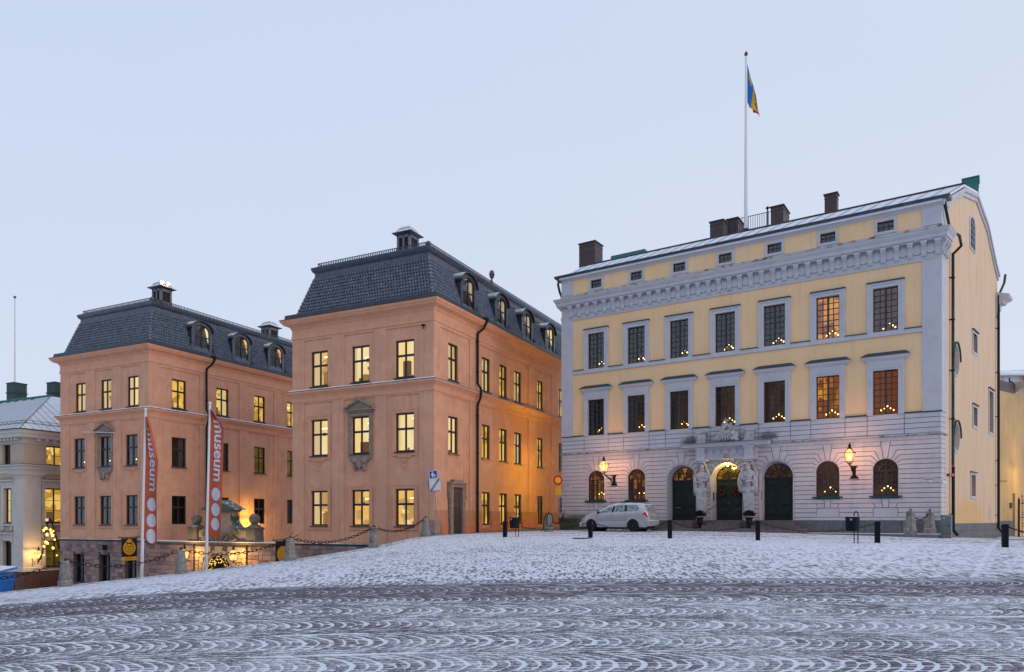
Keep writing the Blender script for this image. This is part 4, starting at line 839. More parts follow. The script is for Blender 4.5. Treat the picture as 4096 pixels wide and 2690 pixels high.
for k in range(4, 15):
    for A, B in zip(seq, seq[1:]):
        lo = (groove_pts(A, k, 1) if len(A) > 1 else [(A[0], ZK[k])]) + (groove_pts(B, k, -1)[::-1] if len(B) > 1 else [(B[0], ZK[k])])
        hi = (groove_pts(B, k + 1, -1) if len(B) > 1 else [(B[0], ZK[k + 1])]) + (groove_pts(A, k + 1, 1)[::-1] if len(A) > 1 else [(A[0], ZK[k + 1])])
        mb_pts = arc_between(B, k, k + 1, -1) if len(B) > 1 else []; ma_pts = arc_between(A, k, k + 1, 1)[::-1] if len(A) > 1 else []
        stone_(PF, lo + mb_pts + hi + ma_pts)
ray = lambda op, z, sd: (op[0] + sd * (z - op[2]) / math.tan(R(81)), z)
for A, B in zip(seq, seq[1:]):
    a15 = groove_pts(A, 15, 1)[-1] if len(A) > 1 else (A[0], ZK[15]); b15 = groove_pts(B, 15, -1)[-1] if len(B) > 1 else (B[0], ZK[15])
    stone_(PF, [a15, b15, ray(B, ZK[16], -1) if len(B) > 1 else (B[0], ZK[16]), ray(A, ZK[16], 1) if len(A) > 1 else (A[0], ZK[16])])
for op in OP:
    c, r, zs = op[:3]; stone_(PF, [(c + r * math.cos(R(t)), zs + r * math.sin(R(t))) for t in (81, 87, 93, 99)] + [ray(op, ZK[16], -1), ray(op, ZK[16], 1)], 'keystone')
WN = [o[0] for o in OP if not o[4]]; seg = [(-.035, OP[2][0] - .83), (OP[2][0] + .83, OP[3][0] - .84), (OP[3][0] + .84, OP[4][0] - .83), (OP[4][0] + .83, PW + .035)]
for a, b in seg:
    ws = [c for c in WN if a < c < b]
    for k in (-1, 0, 1, 2, 3):
        z0, z1 = (1.62 if k < 0 else ZK[k]), ZK[k + 1]; cuts = {-1: (0, 0), 0: (.5, .5), 1: (.5, .5), 2: (.4, .5), 3: (.135, .155)}[k]; xl = (a, a)
        for c in ws + [None]:
            if c is not None and k < 0: continue
            xr = (b, b) if c is None else (c - cuts[0], c - cuts[1]); stone_(PF, [(xl[0], z0), (xr[0], z0), (xr[1], z1), (xl[1], z1)])
            if c is not None: xl = (c + cuts[0], c + cuts[1])
    for c in ws:
        stone_(PF, [(c - .11, ZK[2]), (c + .11, ZK[2]), (c + .155, ZK[4]), (c - .155, ZK[4])], 'keystone')
        for sd in (-1, 1): stone_(PF, [(c + sd * .11, ZK[2]), (c + sd * .4, ZK[2]), (c + sd * .5, ZK[3]), (c + sd * .135, ZK[3])], 'keystone')
        MB().box(PF, c - .49, c + .49, -.1, .004, ZK[0] + .01, ZK[2] - .01).build('niche_panel', M['trim'], PAL)
for k in range(-1, 16): stone_(PS, [(0, 1.62 if k < 0 else ZK[k]), (.88, 1.62 if k < 0 else ZK[k]), (.88, ZK[k + 1]), (0, ZK[k + 1])])
ret = [(-.24, 1.0), (0, 0), (PW, 0), (PW + .16 * .9, .987 * .9)]
MB().sweep(ret, [(-.02, 5.225), (.03, 5.225), (.03, 5.38), (-.02, 5.38)]).build('plain_band', M['grey'], PAL)
MB().sweep(ret, [(-.02, 5.385), (.04, 5.39), (.12, 5.43), (.13, 5.465), (-.02, 5.50)]).build('string_course', M['trim_dirty'], PAL)
xs_ = [-.03]
for c in COLS: xs_ += [c - .75, c + .75]
xs_.append(PW + .03)
for k in range(4):
    for a, b in zip(xs_, xs_[1:]): stone_(PF, [(a, 5.497 + k * .227), (b, 5.497 + k * .227), (b, 5.724 + k * .227), (a, 5.724 + k * .227)], 'parapet_slab', 'trim', .03 + (.008 if b - a > 1.4 and b - a < 1.6 else 0))
    stone_(PS, [(0, 5.497 + k * .227), (.88, 5.497 + k * .227), (.88, 5.724 + k * .227), (0, 5.724 + k * .227)], 'parapet_slab', 'trim', .03)
# corner strips, bands, entablature
for nm, z0, z1 in (('pilaster', 6.41, 13.1), ('attic_pilaster', 14.58, 15.40)):
    MB().box(PF, -.03, .72, -.1, .05, z0, z1).build(nm, M['trim'], PAL); q = MB(); q.box(PF, 18.2, PW + .05, -.1, .05, z0, z1); q.build(nm, M['trim'], PAL)
    q = MB(); q.box(PS, .02, .88, -.1, .048, z0, z1); q.build(nm, M['trim'], PAL)
for a, b in zip([.73] + [c + .75 for c in COLS], [c - .75 for c in COLS] + [18.19]):
    MB().box(PF, a, b, -.01, .06, 9.97, 10.165).build('sill_band', M['trim'], PAL); MB().box(PF, a, b, -.01, .09, 10.165, 10.205).build('flashing', M['copper'], PAL); MB().box(PF, a, b, -.01, .07, 6.415, 6.46).build('flashing', M['copper'], PAL)
for c in COLS: MB().box(PF, c - .75, c + .75, -.01, .075, 9.97, 10.18).build('sill_band', M['trim'], PAL)
MB().box(PF, -.02, .73, -.01, .08, 6.405, 6.44).box(PF, 18.19, PW + .07, -.01, .08, 6.405, 6.44).build('flashing', M['copper'], PAL, stuff=True)
MB().sweep(ret, [(-.02, 13.08), (.05, 13.08), (.05, 13.17), (.065, 13.18), (.065, 13.27), (.08, 13.29), (.08, 13.32), (.03, 13.34), (.03, 13.92), (-.02, 13.92)]).build('frieze', M['trim'], PAL)
MB().sweep(ret, [(-.02, 13.90), (.22, 13.90), (.24, 13.95), (.30, 13.96), (.32, 14.10), (.36, 14.14), (.43, 14.24), (.44, 14.30), (-.02, 14.34)]).build('cornice', M['trim'], PAL)
MB().sweep(ret, [(-.02, 14.33), (.45, 14.305), (.45, 14.325), (.10, 14.42), (.08, 14.55), (-.02, 14.57)]).build('cornice_weathering', M['trim_dirty'], PAL)
mo_ = MB(); pr = [(0, 13.28), (.09, 13.28), (.12, 13.33), (.09, 13.42), (.08, 13.55), (.13, 13.66), (.21, 13.72), (.21, 13.86), (0, 13.86)]
for (a, b, g) in ((-.1, -.035, 0), (-.032, .032, .014), (.035, .1, 0)): mo_.add([ID.P(x, d + (g if 0 < i < 6 else 0), z) for x in (a, b) for i, (d, z) in enumerate(pr)], [tuple(range(9))[::-1], tuple(range(9, 18))] + [(i, (i + 1) % 9, 9 + (i + 1) % 9, 9 + i) for i in range(9)])
mo_.box(ID, -.125, .125, 0, .24, 13.80, 13.90); mo_.box(ID, -.11, .11, 0, .13, 13.26, 13.30)
MOD = mo_.mesh('modillion', M['trim']); rs_ = MB()
for r_, d in ((.205, .05), (.165, .02), (.145, .06), (.105, .03), (.075, .07), (.035, .09)): rs_.lathe([(r_, 0), (r_, d)], 18)
ROS = rs_.mesh('rosette', M['trim'])
ss_ = [18.80 - .5345 * k for k in range(35)]
for k, s in enumerate(ss_):
    O('modillion', MOD, PAL, PF.P(s, .03, 0), PF.rot)
    if k: O('rosette', ROS, PAL, PF.P(s + .267, .03, 13.575), (R(90), 0, PF.rot))
for s in (.06, .42, .78): O('modillion', MOD, PAL, PS.P(s, .03, 0), PS.rot)
MB().sweep(ret, [(-.02, 15.38), (.03, 15.38), (.05, 15.44), (.13, 15.50), (.17, 15.55), (.18, 15.60), (-.02, 15.62)]).build('eaves_moulding', M['trim'], PAL)
# windows with their surrounds
npane = 0
R3 = ['room_black'] * 5 + ['room_warm', 'room_brown']; R2 = ['room_black', 'room_brown', 'room_brown', 'room_brown', 'room_brown', 'room_warm', 'room_red']
for i, c in enumerate(COLS):
    for z, rm, cur in ((10.20, R3[i], None), (6.43, R2[i], [[(.03, .3, 'curtain'), (.72, .97, 'curtain_dark')], [(.03, .35, 'curtain')], [(.03, .3, 'curtain_dark')], [(.03, .26, 'curtain_red')], [(.04, .22, 'curtain_red')], None, None][i])):
        sep = z < 9 or i >= 4
        window(PAL, PF, c, z, 1.02, 1.98 if z > 9 else 2.01, .07, 4, 7, None, m='pal_frame', g='glass', rm=rm, rdep=1.3, cur=cur, pane='obj' if sep else 'stuff', ft=.045, mull=.085, bar=.034)
    window(PAL, PF, c, 14.72, .67, .46, .06, 3, 2, None, m='pal_frame', g='glass', rm='room_black', rdep=.5, pane='stuff', ft=.035, mull=.03, bar=.03)
    t = MB()
    for q in (-1, 1): t.box(PF, c + q * .51, c + q * .75, -.01, .07, 10.18, 12.41); t.box(PF, c + q * .66, c + q * .752, -.01, .095, 10.18, 12.41)
    t.box(PF, c - .51, c + .51, -.01, .07, 12.18, 12.41); t.box(PF, c - .752, c + .752, -.01, .097, 12.33, 12.412); o = t.build('window_surround', M['trim'], PAL)
    MB().box(PF, c - .77, c + .77, -.01, .13, 12.415, 12.47).build('flashing', M['copper'], o)
    t = MB()
    for q in (-1, 1): t.box(PF, c + q * .51, c + q * .75, -.01, .07, 6.40, 8.86); t.box(PF, c + q * .67, c + q * .752, -.01, .095, 6.40, 8.60)
    t.box(PF, c - .51, c + .51, -.01, .07, 8.44, 8.86); t.box(PF, c - .752, c + .752, -.01, .097, 8.53, 8.605); t.box(PF, c - .55, c + .55, -.01, .083, 8.655, 8.83)
    t.sweep([(c - .76, .2), (c - .76, 0), (c + .76, 0), (c + .76, .2)], [(-.01, 8.83), (.06, 8.84), (.09, 8.90), (.16, 8.94), (.2, 9.02), (.22, 9.06), (-.01, 9.07)]); o = t.build('window_surround', M['trim'], PAL)
    t = MB(); t.sweep([(c - .76, .2), (c - .76, 0), (c + .76, 0), (c + .76, .2)], [(-.01, 9.068), (.235, 9.058), (.235, 9.075), (.09, 9.20), (-.01, 9.26)]); t.box(PF, c - .76, c + .76, -.02, .01, 9.05, 9.255); t.build('copper_hood', M['copper'], o)
    t = MB()
    for q in (-1, 1): t.box(PF, c + q * .335, c + q * .455, -.01, .04, 14.61, 15.31)
    t.box(PF, c - .335, c + .335, -.01, .04, 14.61, 14.72); t.box(PF, c - .335, c + .335, -.01, .04, 15.18, 15.31); t.box(PF, c - .47, c + .47, -.01, .055, 14.585, 14.63); t.build('window_surround', M['trim'], PAL)
def fan(parent, F, c, zs, r, d, m, rings, spokes, th=.03, g=None):
    q = MB(); pt = lambda rr, a, dd=0: (c + rr * math.cos(a), zs + rr * math.sin(a))
    def arcb(r0, r1, a0=0, a1=PI, n=16, dd=.05):
        for k in range(n):
            b0, b1 = a0 + (a1 - a0) * k / n, a0 + (a1 - a0) * (k + 1) / n; q.poly(F, [pt(r0, b0), pt(r1, b0), pt(r1, b1), pt(r0, b1)], d - .05, d + dd - .05)
    arcb(r - .045, r + .01, dd=.07)
    for rr in rings: arcb(rr - th / 2, rr + th / 2)
    for a, r0 in spokes: a = R(a); q.poly(F, [(c + r0 * math.cos(a) - th / 2 * math.sin(a), zs + r0 * math.sin(a) + th / 2 * math.cos(a)), (c + r0 * math.cos(a) + th / 2 * math.sin(a), zs + r0 * math.sin(a) - th / 2 * math.cos(a)), (c + (r - .02) * math.cos(a) + th / 2 * math.sin(a), zs + (r - .02) * math.sin(a) - th / 2 * math.cos(a)), (c + (r - .02) * math.cos(a) - th / 2 * math.sin(a), zs + (r - .02) * math.sin(a) + th / 2 * math.cos(a))], d - .05, d - .008)
    o = q.build('fanlight', m, parent); p = MB(); p.quad(F, [(c + (r - .02), d - .03, zs)] + [(pt(r - .02, PI * k / 14)[0], d - .03, pt(r - .02, PI * k / 14)[1]) for k in range(1, 15)]); p.build('pane', M[g or 'glass'], o); return o
for i, (c, r, zs, z0, dr) in enumerate(OP):
    if not dr:
        rm = 'room_rose' if i < 2 else 'room_brown'
        window(PAL, PF, c, 2.76, 1.02, 1.17, .10, 4, 4 if i < 2 else 5, None, m='frame' if i < 2 else 'pal_frame', g='glass', rm=rm, rdep=1.1, cur=[(.03, .2, 'curtain_red')] if i < 2 else None, pane='obj' if i < 2 else 'stuff', ft=.05, mull=.09, bar=.034)
        fan(PAL, PF, c, 3.93, .51, -.10, M['frame' if i < 2 else 'pal_frame'], (.27,), ((30, .27), (60, .27), (90, 0), (120, .27), (150, .27)), .035)
        O('room_interior', room_mesh(1.0, .5, .9, M[rm]), PAL, PF.P(c, -.10, 3.95), 0)
        q = MB(); q.box(PF, c - .66, c + .66, -.2, .13, 2.68, 2.75); q.build('sill', M['copper'], PAL)
        q = MB() # smooth plaster rim round the opening
        for k in range(20):
            a, b = PI * k / 20, PI * (k + 1) / 20; q.poly(PF, [(c + .515 * math.cos(a), zs + .515 * math.sin(a)), (c + .545 * math.cos(a), zs + .545 * math.sin(a)), (c + .545 * math.cos(b), zs + .545 * math.sin(b)), (c + .515 * math.cos(b), zs + .515 * math.sin(b))], -.15, .03)
        for sd in (-1, 1): q.box(PF, c + sd * .515, c + sd * .545, -.15, .03, 2.75, zs)
        q.build('window_surround', M['grey'], PAL)
        continue
    # doorways: splayed reveal, double door, fanlight
    ri, dd = .685, -.5; q = MB(); n = 22
    lo = [(c + r, 1.62)] + [(c + r * math.cos(PI * k / n), zs + r * math.sin(PI * k / n)) for k in range(n + 1)] + [(c - r, 1.62)]; li = [(c + ri, 1.62)] + [(c + ri * math.cos(PI * k / n), zs + ri * math.sin(PI * k / n)) for k in range(n + 1)] + [(c - ri, 1.62)]
    lm = [(c + (x - c) * .95, zs + (z - zs) * .95 if z > zs else z) for x, z in lo]
    for k in range(len(lo) - 1):
        for A, B, d0, d1 in ((lo, lm, .03, .045), (lm, li, .045, dd)): q.quad(PF, [(A[k][0], d0, A[k][1]), (A[k + 1][0], d0, A[k + 1][1]), (B[k + 1][0], d1, B[k + 1][1]), (B[k][0], d1, B[k][1])])
    q.build('door_reveal', M['grey'], PAL)
    for sd in (-1, 1):
        a, b = (c + .006, c + ri) if sd > 0 else (c - ri, c - .006); t = MB(); t.box(PF, a, b, dd - .06, dd, 1.75, 3.70)
        for z0_, z1_ in ((1.88, 2.26), (2.36, 3.22), (3.32, 3.60)):
            t.poly(PF, [(a + .10, z0_), (b - .10, z0_), (b - .10, z1_), (a + .10, z1_)], dd, dd + .022, .01); t.poly(PF, [(a + .15, z0_ + .05), (b - .15, z0_ + .05), (b - .15, z1_ - .05), (a + .15, z1_ - .05)], dd + .02, dd + .045, .02)
        leaf = t.build('door', M['door'], PAL)
        if sd > 0 and i == 3: MB().box(PF, c + .03, c + .05, dd, dd + .06, 2.52, 2.54).box(PF, c - .1, c + .05, dd + .05, dd + .07, 2.52, 2.54).build('handle', M['brass'], leaf)
        if sd < 0 and i == 2: MB().box(PF, a + .2, a + .48, dd + .044, dd + .052, 2.28, 2.33).build('letter_slot', M['brass'], leaf)
    MB().box(PF, c - ri, c + ri, dd - .08, dd + .05, 3.68, 3.77).build('door_lintel', M['door'], PAL); MB().box(PF, c - ri, c + ri, dd - .1, dd + .03, 1.60, 1.75).build('door_sill', M['door'], PAL)
    fan(PAL, PF, c, 3.77, ri, dd, M['door'], (.36,), ((20, .36), (50, .36), (75, .0), (105, 0), (130, .36), (160, .36), (35, 0), (145, 0)), .045)
    O('room_interior', room_mesh(1.3, .75, 1.2, M['room_hall'] if i == 3 else M['room_brown' if i == 4 else 'room_rose']), PAL, PF.P(c, dd + .05, 3.79), 0)
# granite plinth, steps
px_ = [-.06, 1.6, 3.3, 5.0, OP[2][0] - .83]; 
for a, b in list(zip(px_, px_[1:])) + [(OP[4][0] + .83, 14.4), (14.4, 15.9), (15.9, 17.4), (17.4, PW + .06)]:
    q = MB(); q.poly(PF, [(a + .005, .85), (b - .005, .85), (b - .005, 1.615), (a + .005, 1.615)], -.1, .055, .02); q.build('plinth_block', M['granite'], PAL)
rr = random.Random(4)
for row in range(3):
    x = 0.02
    while x < 13.4:
        e = min(x + rr.uniform(.5, 1.1), 13.5); q = MB(); z0 = .42 + row * .36; q.poly(PS, [(x + .006, z0), (e - .006, z0), (e - .006, min(z0 + .35, 1.50)), (x + .006, min(z0 + .35, 1.50))], -.05, .05 + rr.uniform(-.006, .006), .012); q.build('plinth_block', M['granite'], PAL); x = e
for a, b in ((8.0, 8.72), (10.40, 11.13)): q = MB(); q.poly(PF, [(a, 1.0), (b, 1.0), (b, 1.615), (a, 1.615)], -.1, .36, .02); q.build('pedestal', M['granite'], PAL, label='grey pedestal carrying a carved figure')
for a, b, d, z0, z1 in ((6.0, 8.4, 1.42, .8, 1.235), (8.4, 10.9, 1.42, .8, 1.235), (10.9, 13.5, 1.42, .8, 1.235), (6.25, 8.1, 1.08, 1.24, 1.375), (8.62, 10.5, 1.08, 1.24, 1.375), (11.05, 13.1, 1.08, 1.24, 1.375), (6.35, 8.0, .74, 1.38, 1.51), (8.73, 10.4, .74, 1.38, 1.51), (11.13, 12.85, .74, 1.38, 1.51), (6.35, 7.99, .4, 1.515, 1.64), (8.73, 10.39, .4, 1.515, 1.64), (11.14, 12.85, .4, 1.515, 1.64)):
    q = MB(); q.box(PF, a, b, -.6 if z0 > 1.5 else 0, d, z0, z1); q.build('step', M['step'], PAL)
# portal entablature
t = MB(); t.box(PF, 8.02, 11.1, -.02, .26, 4.72, 5.30); t.box(PF, 8.02, 11.1, -.02, .30, 4.93, 4.99); t.box(PF, 8.02, 11.1, -.02, .31, 5.22, 5.32)
for a in (8.16, 10.57):
    t.box(PF, a, a + .36, .2, .5, 4.74, 5.32); t.box(PF, a - .03, a + .39, .2, .53, 4.92, 4.98); t.box(PF, a - .06, a + .42, .2, .54, 5.24, 5.34); t.box(PF, a - .10, a + .46, 0, .52, 4.66, 4.74); t.lathe([(.20, 0), (.24, .06), (.22, .1)], 4, PF.P(a + .18, .3, 4.56), sq=1)
    for k in range(3): t.box(PF, a + .07 + k * .09, a + .11 + k * .09, .49, .52, 4.99, 5.22)
t.sweep([(8.02, .3), (8.02, 0), (11.10, 0), (11.10, .3)], [(-.02, 5.30), (.34, 5.30), (.40, 5.34), (.58, 5.36), (.60, 5.44), (.68, 5.50), (.70, 5.53), (-.02, 5.545)]); t.build('portal_entablature', M['trim'], PAL)
MB().sweep([(8.02, .3), (8.02, 0), (11.10, 0), (11.10, .3)], [(-.02, 5.547), (.72, 5.532), (.72, 5.552), (-.02, 5.57)]).build('flashing', M['copper_snow'], PAL)
for k in range(5):
    s = 8.775 + k * .40; o = O('rosette', ROS, PAL, PF.P(s, .258, 5.105), (R(90), 0, 0)); o.scale = (.68, .68, 1)
    if k < 4:
        q = MB()
        for j in range(3): q.box(PF, s + .145 + j * .042, s + .172 + j * .042, .2, .285, 4.995, 5.215)
        q.box(PF, s + .13, s + .27, .2, .29, 4.90, 4.93); q.build('triglyph', M['trim'], PAL)
q = MB()
for k in range(7): a = R(180 * k / 6); p = PF.P(9.58 + .09 * math.cos(a), .33, 4.80 + .13 * math.sin(a)); q.ball(p, (.05, .05, .06), 6, 5)
q.ball(PF.P(9.58, .32, 4.80), (.1, .06, .08), 8, 6); q.build('carved_shell', M['brass'] if False else M['sand_pale'], PAL)
for a in (8.10, 10.50):
    q = MB(); q.box(PF, a, a + .48, .05, .45, 5.56, 5.64); q.box(PF, a + .04, a + .44, .08, .42, 5.64, 6.08); q.box(PF, a - .02, a + .50, .03, .47, 6.08, 6.17); q.box(PF, a + .1, a + .38, .41, .435, 5.70, 6.02); q.build('balcony_pedestal', M['statue'], PAL)
# ------------------------------------------------------------------ carved figures (one continuous skinned surface each)
def skin(name, joints, bones, m, parent, loc=(0, 0, 0), rot=0, sub=2, root=None, label=None):
    ks = list(joints); me = bpy.data.meshes.new(name); me.from_pydata([joints[k][:3] for k in ks], [(ks.index(a), ks.index(b)) for a, b in bones], []); me.materials.append(m)
    o = O(name, me, parent, loc, rot, label); md = o.modifiers.new('skin', 'SKIN'); md.use_smooth_shade = True
    for i, k in enumerate(ks):
        r_ = joints[k][3]; me.skin_vertices[0].data[i].radius = r_ if isinstance(r_, tuple) else (r_, r_); me.skin_vertices[0].data[i].use_root = (k == (root or ks[0]))
    s = o.modifiers.new('sub', 'SUBSURF'); s.levels = s.render_levels = sub; return o
def B_(*ch): return [(c[i], c[i + 1]) for c in ch for i in range(len(c) - 1)]
def herm(s0, look):
    """bearded half figure with a cloak, arms folded, growing out of a tapered pillar; local x along the wall, -y outwards"""
    P = lambda x, d, z: (s0 + look * x, -d, z)
    sh = MB(); w0, w1, d0, d1 = .165, .265, .34, .40; v = []
    for w_, d_, z in ((w0 + .03, d0 + .02, 1.62), (w0 + .03, d0 + .02, 1.74), (w0, d0, 1.76), (w1, d1, 3.28)): v += [P(-w_, 0, z), P(w_, 0, z), P(w_, d_, z), P(-w_, d_, z)]
    sh.add(v, [(4 * r_ + i, 4 * r_ + (i + 1) % 4, 4 * r_ + 4 + (i + 1) % 4, 4 * r_ + 4 + i) for r_ in range(3) for i in range(4)] + [(12, 13, 14, 15)])
    fr = [(s0 - .30, 3.3), (s0 - .29, 3.10), (s0 - .12, 3.06), (s0, 2.92), (s0 + .12, 3.06), (s0 + .29, 3.10), (s0 + .30, 3.3)]; sh.poly(PF, fr, .1, .43, .02); sh.build('herm_pillar', M['statue'], PAL)
    J = dict(pel=P(0, .22, 3.22) + ((.20, .16),), waist=P(0, .24, 3.46) + ((.17, .13),), rib=P(0, .26, 3.72) + ((.205, .15),), chest=P(0, .26, 3.92) + ((.20, .15),), neck=P(.01, .27, 4.13) + (.085,), jaw=P(.03, .31, 4.25) + (.10,), head=P(.02, .30, 4.38) + (.135,), crown=P(.0, .27, 4.50) + (.09,),
             shl=P(-.26, .26, 3.97) + (.09,), ell=P(-.32, .34, 3.64) + (.07,), wrl=P(-.04, .47, 3.56) + (.05,), hal=P(.10, .50, 3.57) + (.06,), shr=P(.26, .26, 3.97) + (.09,), elr=P(.31, .35, 3.68) + (.07,), wrr=P(.08, .44, 3.67) + (.05,), har=P(-.08, .49, 3.66) + (.06,), nose=P(.06, .45, 4.36) + (.025,), beard=P(.05, .40, 4.16) + (.06,))
    skin('herm_figure', J, B_(('pel', 'waist', 'rib', 'chest', 'neck', 'jaw', 'head', 'crown'), ('chest', 'shl', 'ell', 'wrl', 'hal'), ('chest', 'shr', 'elr', 'wrr', 'har'), ('head', 'nose'), ('jaw', 'beard')), M['statue'], PAL, root='pel', label='bearded half figure with folded arms under the portal cornice')
    q = MB() # cloak: folds over head and shoulders, hanging at both sides
    for k in range(7):
        x = -.40 + k * .025; q.tube([P(-.12 - .02 * k, .16, 4.50 - .02 * k), P(-.28, .20 + .01 * k, 4.22), P(-.40 - .004 * k, .24, 3.85), P(x + .01, .26 + .02 * k, 3.5), P(x, .24 + .03 * (k % 2), 3.1), P(x + .02, .22, 2.88 + .05 * (k % 3))], [.04, .05, .052, .045, .035, .02], 6)
    for k in range(6):
        x = .28 + k * .03; q.tube([P(.10 + .02 * k, .16, 4.52), P(.24, .22, 4.28), P(.36 + .01 * k, .26, 3.95), P(x + .06, .28 + .02 * k, 3.55), P(x + .05, .26, 3.2), P(x, .24, 3.0 + .06 * (k % 2))], [.04, .05, .055, .045, .035, .02], 6)
    q.tube([P(-.2, .15, 4.42), P(-.1, .2, 4.56), P(.05, .22, 4.58), P(.2, .17, 4.45)], [.07, .08, .08, .07], 7)
    for a in range(9): q.ball(P(-.12 + .03 * a, .30 + .02 * (a % 2), 4.50 - .012 * abs(a - 4)), .05, 6, 5)
    q.build('carved_cloak', M['statue'], PAL, smooth=True)
herm(8.33, 1); herm(10.72, -1)
# winged cherubs with drapery over the door
q = MB(); sc_ = 9.62; v = []
for r_, z in ((.46, 5.56), (.40, 5.70), (.30, 6.0), (.22, 6.24), (.16, 6.34)):
    for k in range(14): a = PI * k / 13; v.append(PF.P(sc_ - .02 + (r_ + .02 * (-1) ** k) * math.cos(a), .06 + (.55 * r_ + .02 * (-1) ** k) * math.sin(a), z))
q.add(v, [(r_ * 14 + k, r_ * 14 + k + 1, (r_ + 1) * 14 + k + 1, (r_ + 1) * 14 + k) for r_ in range(4) for k in range(13)])
for k in range(6): q.tube([PF.P(sc_ - .22 + .0 * k, .28, 6.28 - .03 * k), PF.P(sc_ - .1, .36, 6.18 - .03 * k), PF.P(sc_, .38, 6.13 - .035 * k), PF.P(sc_ + .12, .36, 6.18 - .03 * k), PF.P(sc_ + .24, .28, 6.29 - .02 * k)], .02, 5)
for k in range(9): x = -.72 + k * .17; q.tube([PF.P(sc_ + x * .35, .3, 6.1 - .04 * (k % 2)), PF.P(sc_ + x * .7, .36, 5.82), PF.P(sc_ + x, .40, 5.61 + .01 * (k % 3))], [.035, .05, .06], 6)
q.build('carved_drapery', M['statue'], PAL, smooth=True)
def cherub(s0, z0, jo, bones, wings):
    P = lambda x, d, z: PF.P(s0 + x, d, z0 + z); skin('cherub', {k: P(*v[:3]) + (v[3],) for k, v in jo.items()}, bones, M['statue'], PAL, root='hip', label='naked winged child carved above the middle door' if wings else 'seated child carved above the middle door')
    if wings:
        w = MB()
        for sd in (-1, 1):
            for k in range(4): w.tube([P(sd * .07, .12, .28 - .02 * k), P(sd * (.2 + .01 * k), .09, .36 - .05 * k), P(sd * (.30 - .02 * k), .08, .32 - .08 * k)], [.03, .045, .015], 5)
        w.build('wings', M['statue'], PAL, smooth=True)
    h = MB()
    for k in range(9): a = k * .75; hx = jo['head']; h.ball(P(hx[0] + .07 * math.cos(a), hx[1] - .01 + .05 * math.sin(a), hx[2] + .05 + .02 * (k % 2)), .035, 6, 5)
    h.build('curls', M['statue'], PAL)
cherub(9.58, 6.18, dict(hip=(-.12, .2, .03, .085), belly=(-.08, .22, .12, .095), chest=(0, .24, .24, .09), neck=(.03, .25, .34, .04), head=(.05, .28, .42, .085), shl=(-.08, .24, .28, .045), ell=(-.14, .26, .40, .035), hal=(-.02, .26, .55, .03), tip=(.03, .27, .62, .02), shr=(.1, .26, .27, .045), elr=(.19, .3, .16, .035), har=(.28, .32, .14, .03), kl=(-.3, .24, -.02, .06), fl=(-.42, .2, .12, .035), tl=(-.46, .2, .2, .025), kr=(-.28, .28, -.1, .06), fr=(-.48, .27, -.1, .03)),
       B_(('hip', 'belly', 'chest', 'neck', 'head'), ('chest', 'shl', 'ell', 'hal', 'tip'), ('chest', 'shr', 'elr', 'har'), ('hip', 'kl', 'fl', 'tl'), ('hip', 'kr', 'fr')), True)
cherub(9.98, 5.62, dict(hip=(.1, .28, .08, .1), belly=(.1, .3, .2, .105), chest=(.06, .3, .36, .1), neck=(.02, .3, .47, .045), head=(-.02, .31, .55, .09), shl=(-.06, .34, .40, .05), ell=(-.16, .40, .28, .04), hal=(-.28, .38, .30, .032), shr=(.18, .28, .38, .05), elr=(.24, .32, .24, .04), har=(.1, .42, .14, .035), kl=(-.04, .46, .12, .075), fl=(-.1, .42, -.02, .05), kr=(.22, .46, .05, .075), fr=(.12, .46, -.03, .04)),
       B_(('hip', 'belly', 'chest', 'neck', 'head'), ('chest', 'shl', 'ell', 'hal'), ('chest', 'shr', 'elr', 'har'), ('hip', 'kl', 'fl'), ('hip', 'kr', 'fr')), False)
# soot above the side of the portal lives in the plaster
# ------------------------------------------------------------------ roof
prof = [(-.22, 15.60), (4.2, 17.72), (7.3, 18.42), (10.1, 17.72), (12.6, 16.25), (13.5, 15.86)]; xl = lambda y: -.2 * max(y, 0) - .12; xr = lambda y: PW + .162 * y + .1
rf = MB(); v = []
for dz in (0, -.10):
    for y, z in prof: v += [(xl(y), y, z + dz), (xr(y), y, z + dz)]
n = len(prof); rf.add(v, [(2 * i, 2 * i + 1, 2 * i + 3, 2 * i + 2) for i in range(n - 1)] + [(2 * n + 2 * i, 2 * n + 2 * i + 2, 2 * n + 2 * i + 3, 2 * n + 2 * i + 1) for i in range(n - 1)] + [(2 * i + 1, 2 * n + 2 * i + 1, 2 * n + 2 * i + 3, 2 * i + 3) for i in range(n - 1)] + [(2 * i, 2 * i + 2, 2 * n + 2 * i + 2, 2 * n + 2 * i) for i in range(n - 1)] + [(0, 2 * n, 2 * n + 1, 1)])
ro = rf.build('roof', M['roofsnow'], PAL)
k = 0
x = .35
while x < 19.2:
    x1 = x + .35 * math.sin(0) + (x / 18.9) * .7 - .85 * (1 - x / 18.9); MB().tube([(x, -.15, 15.655), (x1, 4.15, 17.725)], .012, 4).build('roof_seam', M['metal_clean'], ro); x += .64
MB().tube([(xl(4.2) - .02, 4.2, 17.76), (xr(4.2), 4.2, 17.76)], .055, 6).build('ridge_roll', M['copper_brown'], PAL)
gt = MB(); gt.sweep([(-.22, 1), (-.12, 0), (PW + .1, 0), (PW + .14, .35)], [(.10, 15.60), (.27, 15.60), (.30, 15.72), (.27, 15.74), (.12, 15.64)]); gt.build('gutter', M['metal_clean'], PAL)
gb = MB(); sp_ = [(0, 15.50), (4.35, 17.52), (7.45, 18.24), (10.25, 17.56), (12.6, 16.10), (13.55, 15.68)]
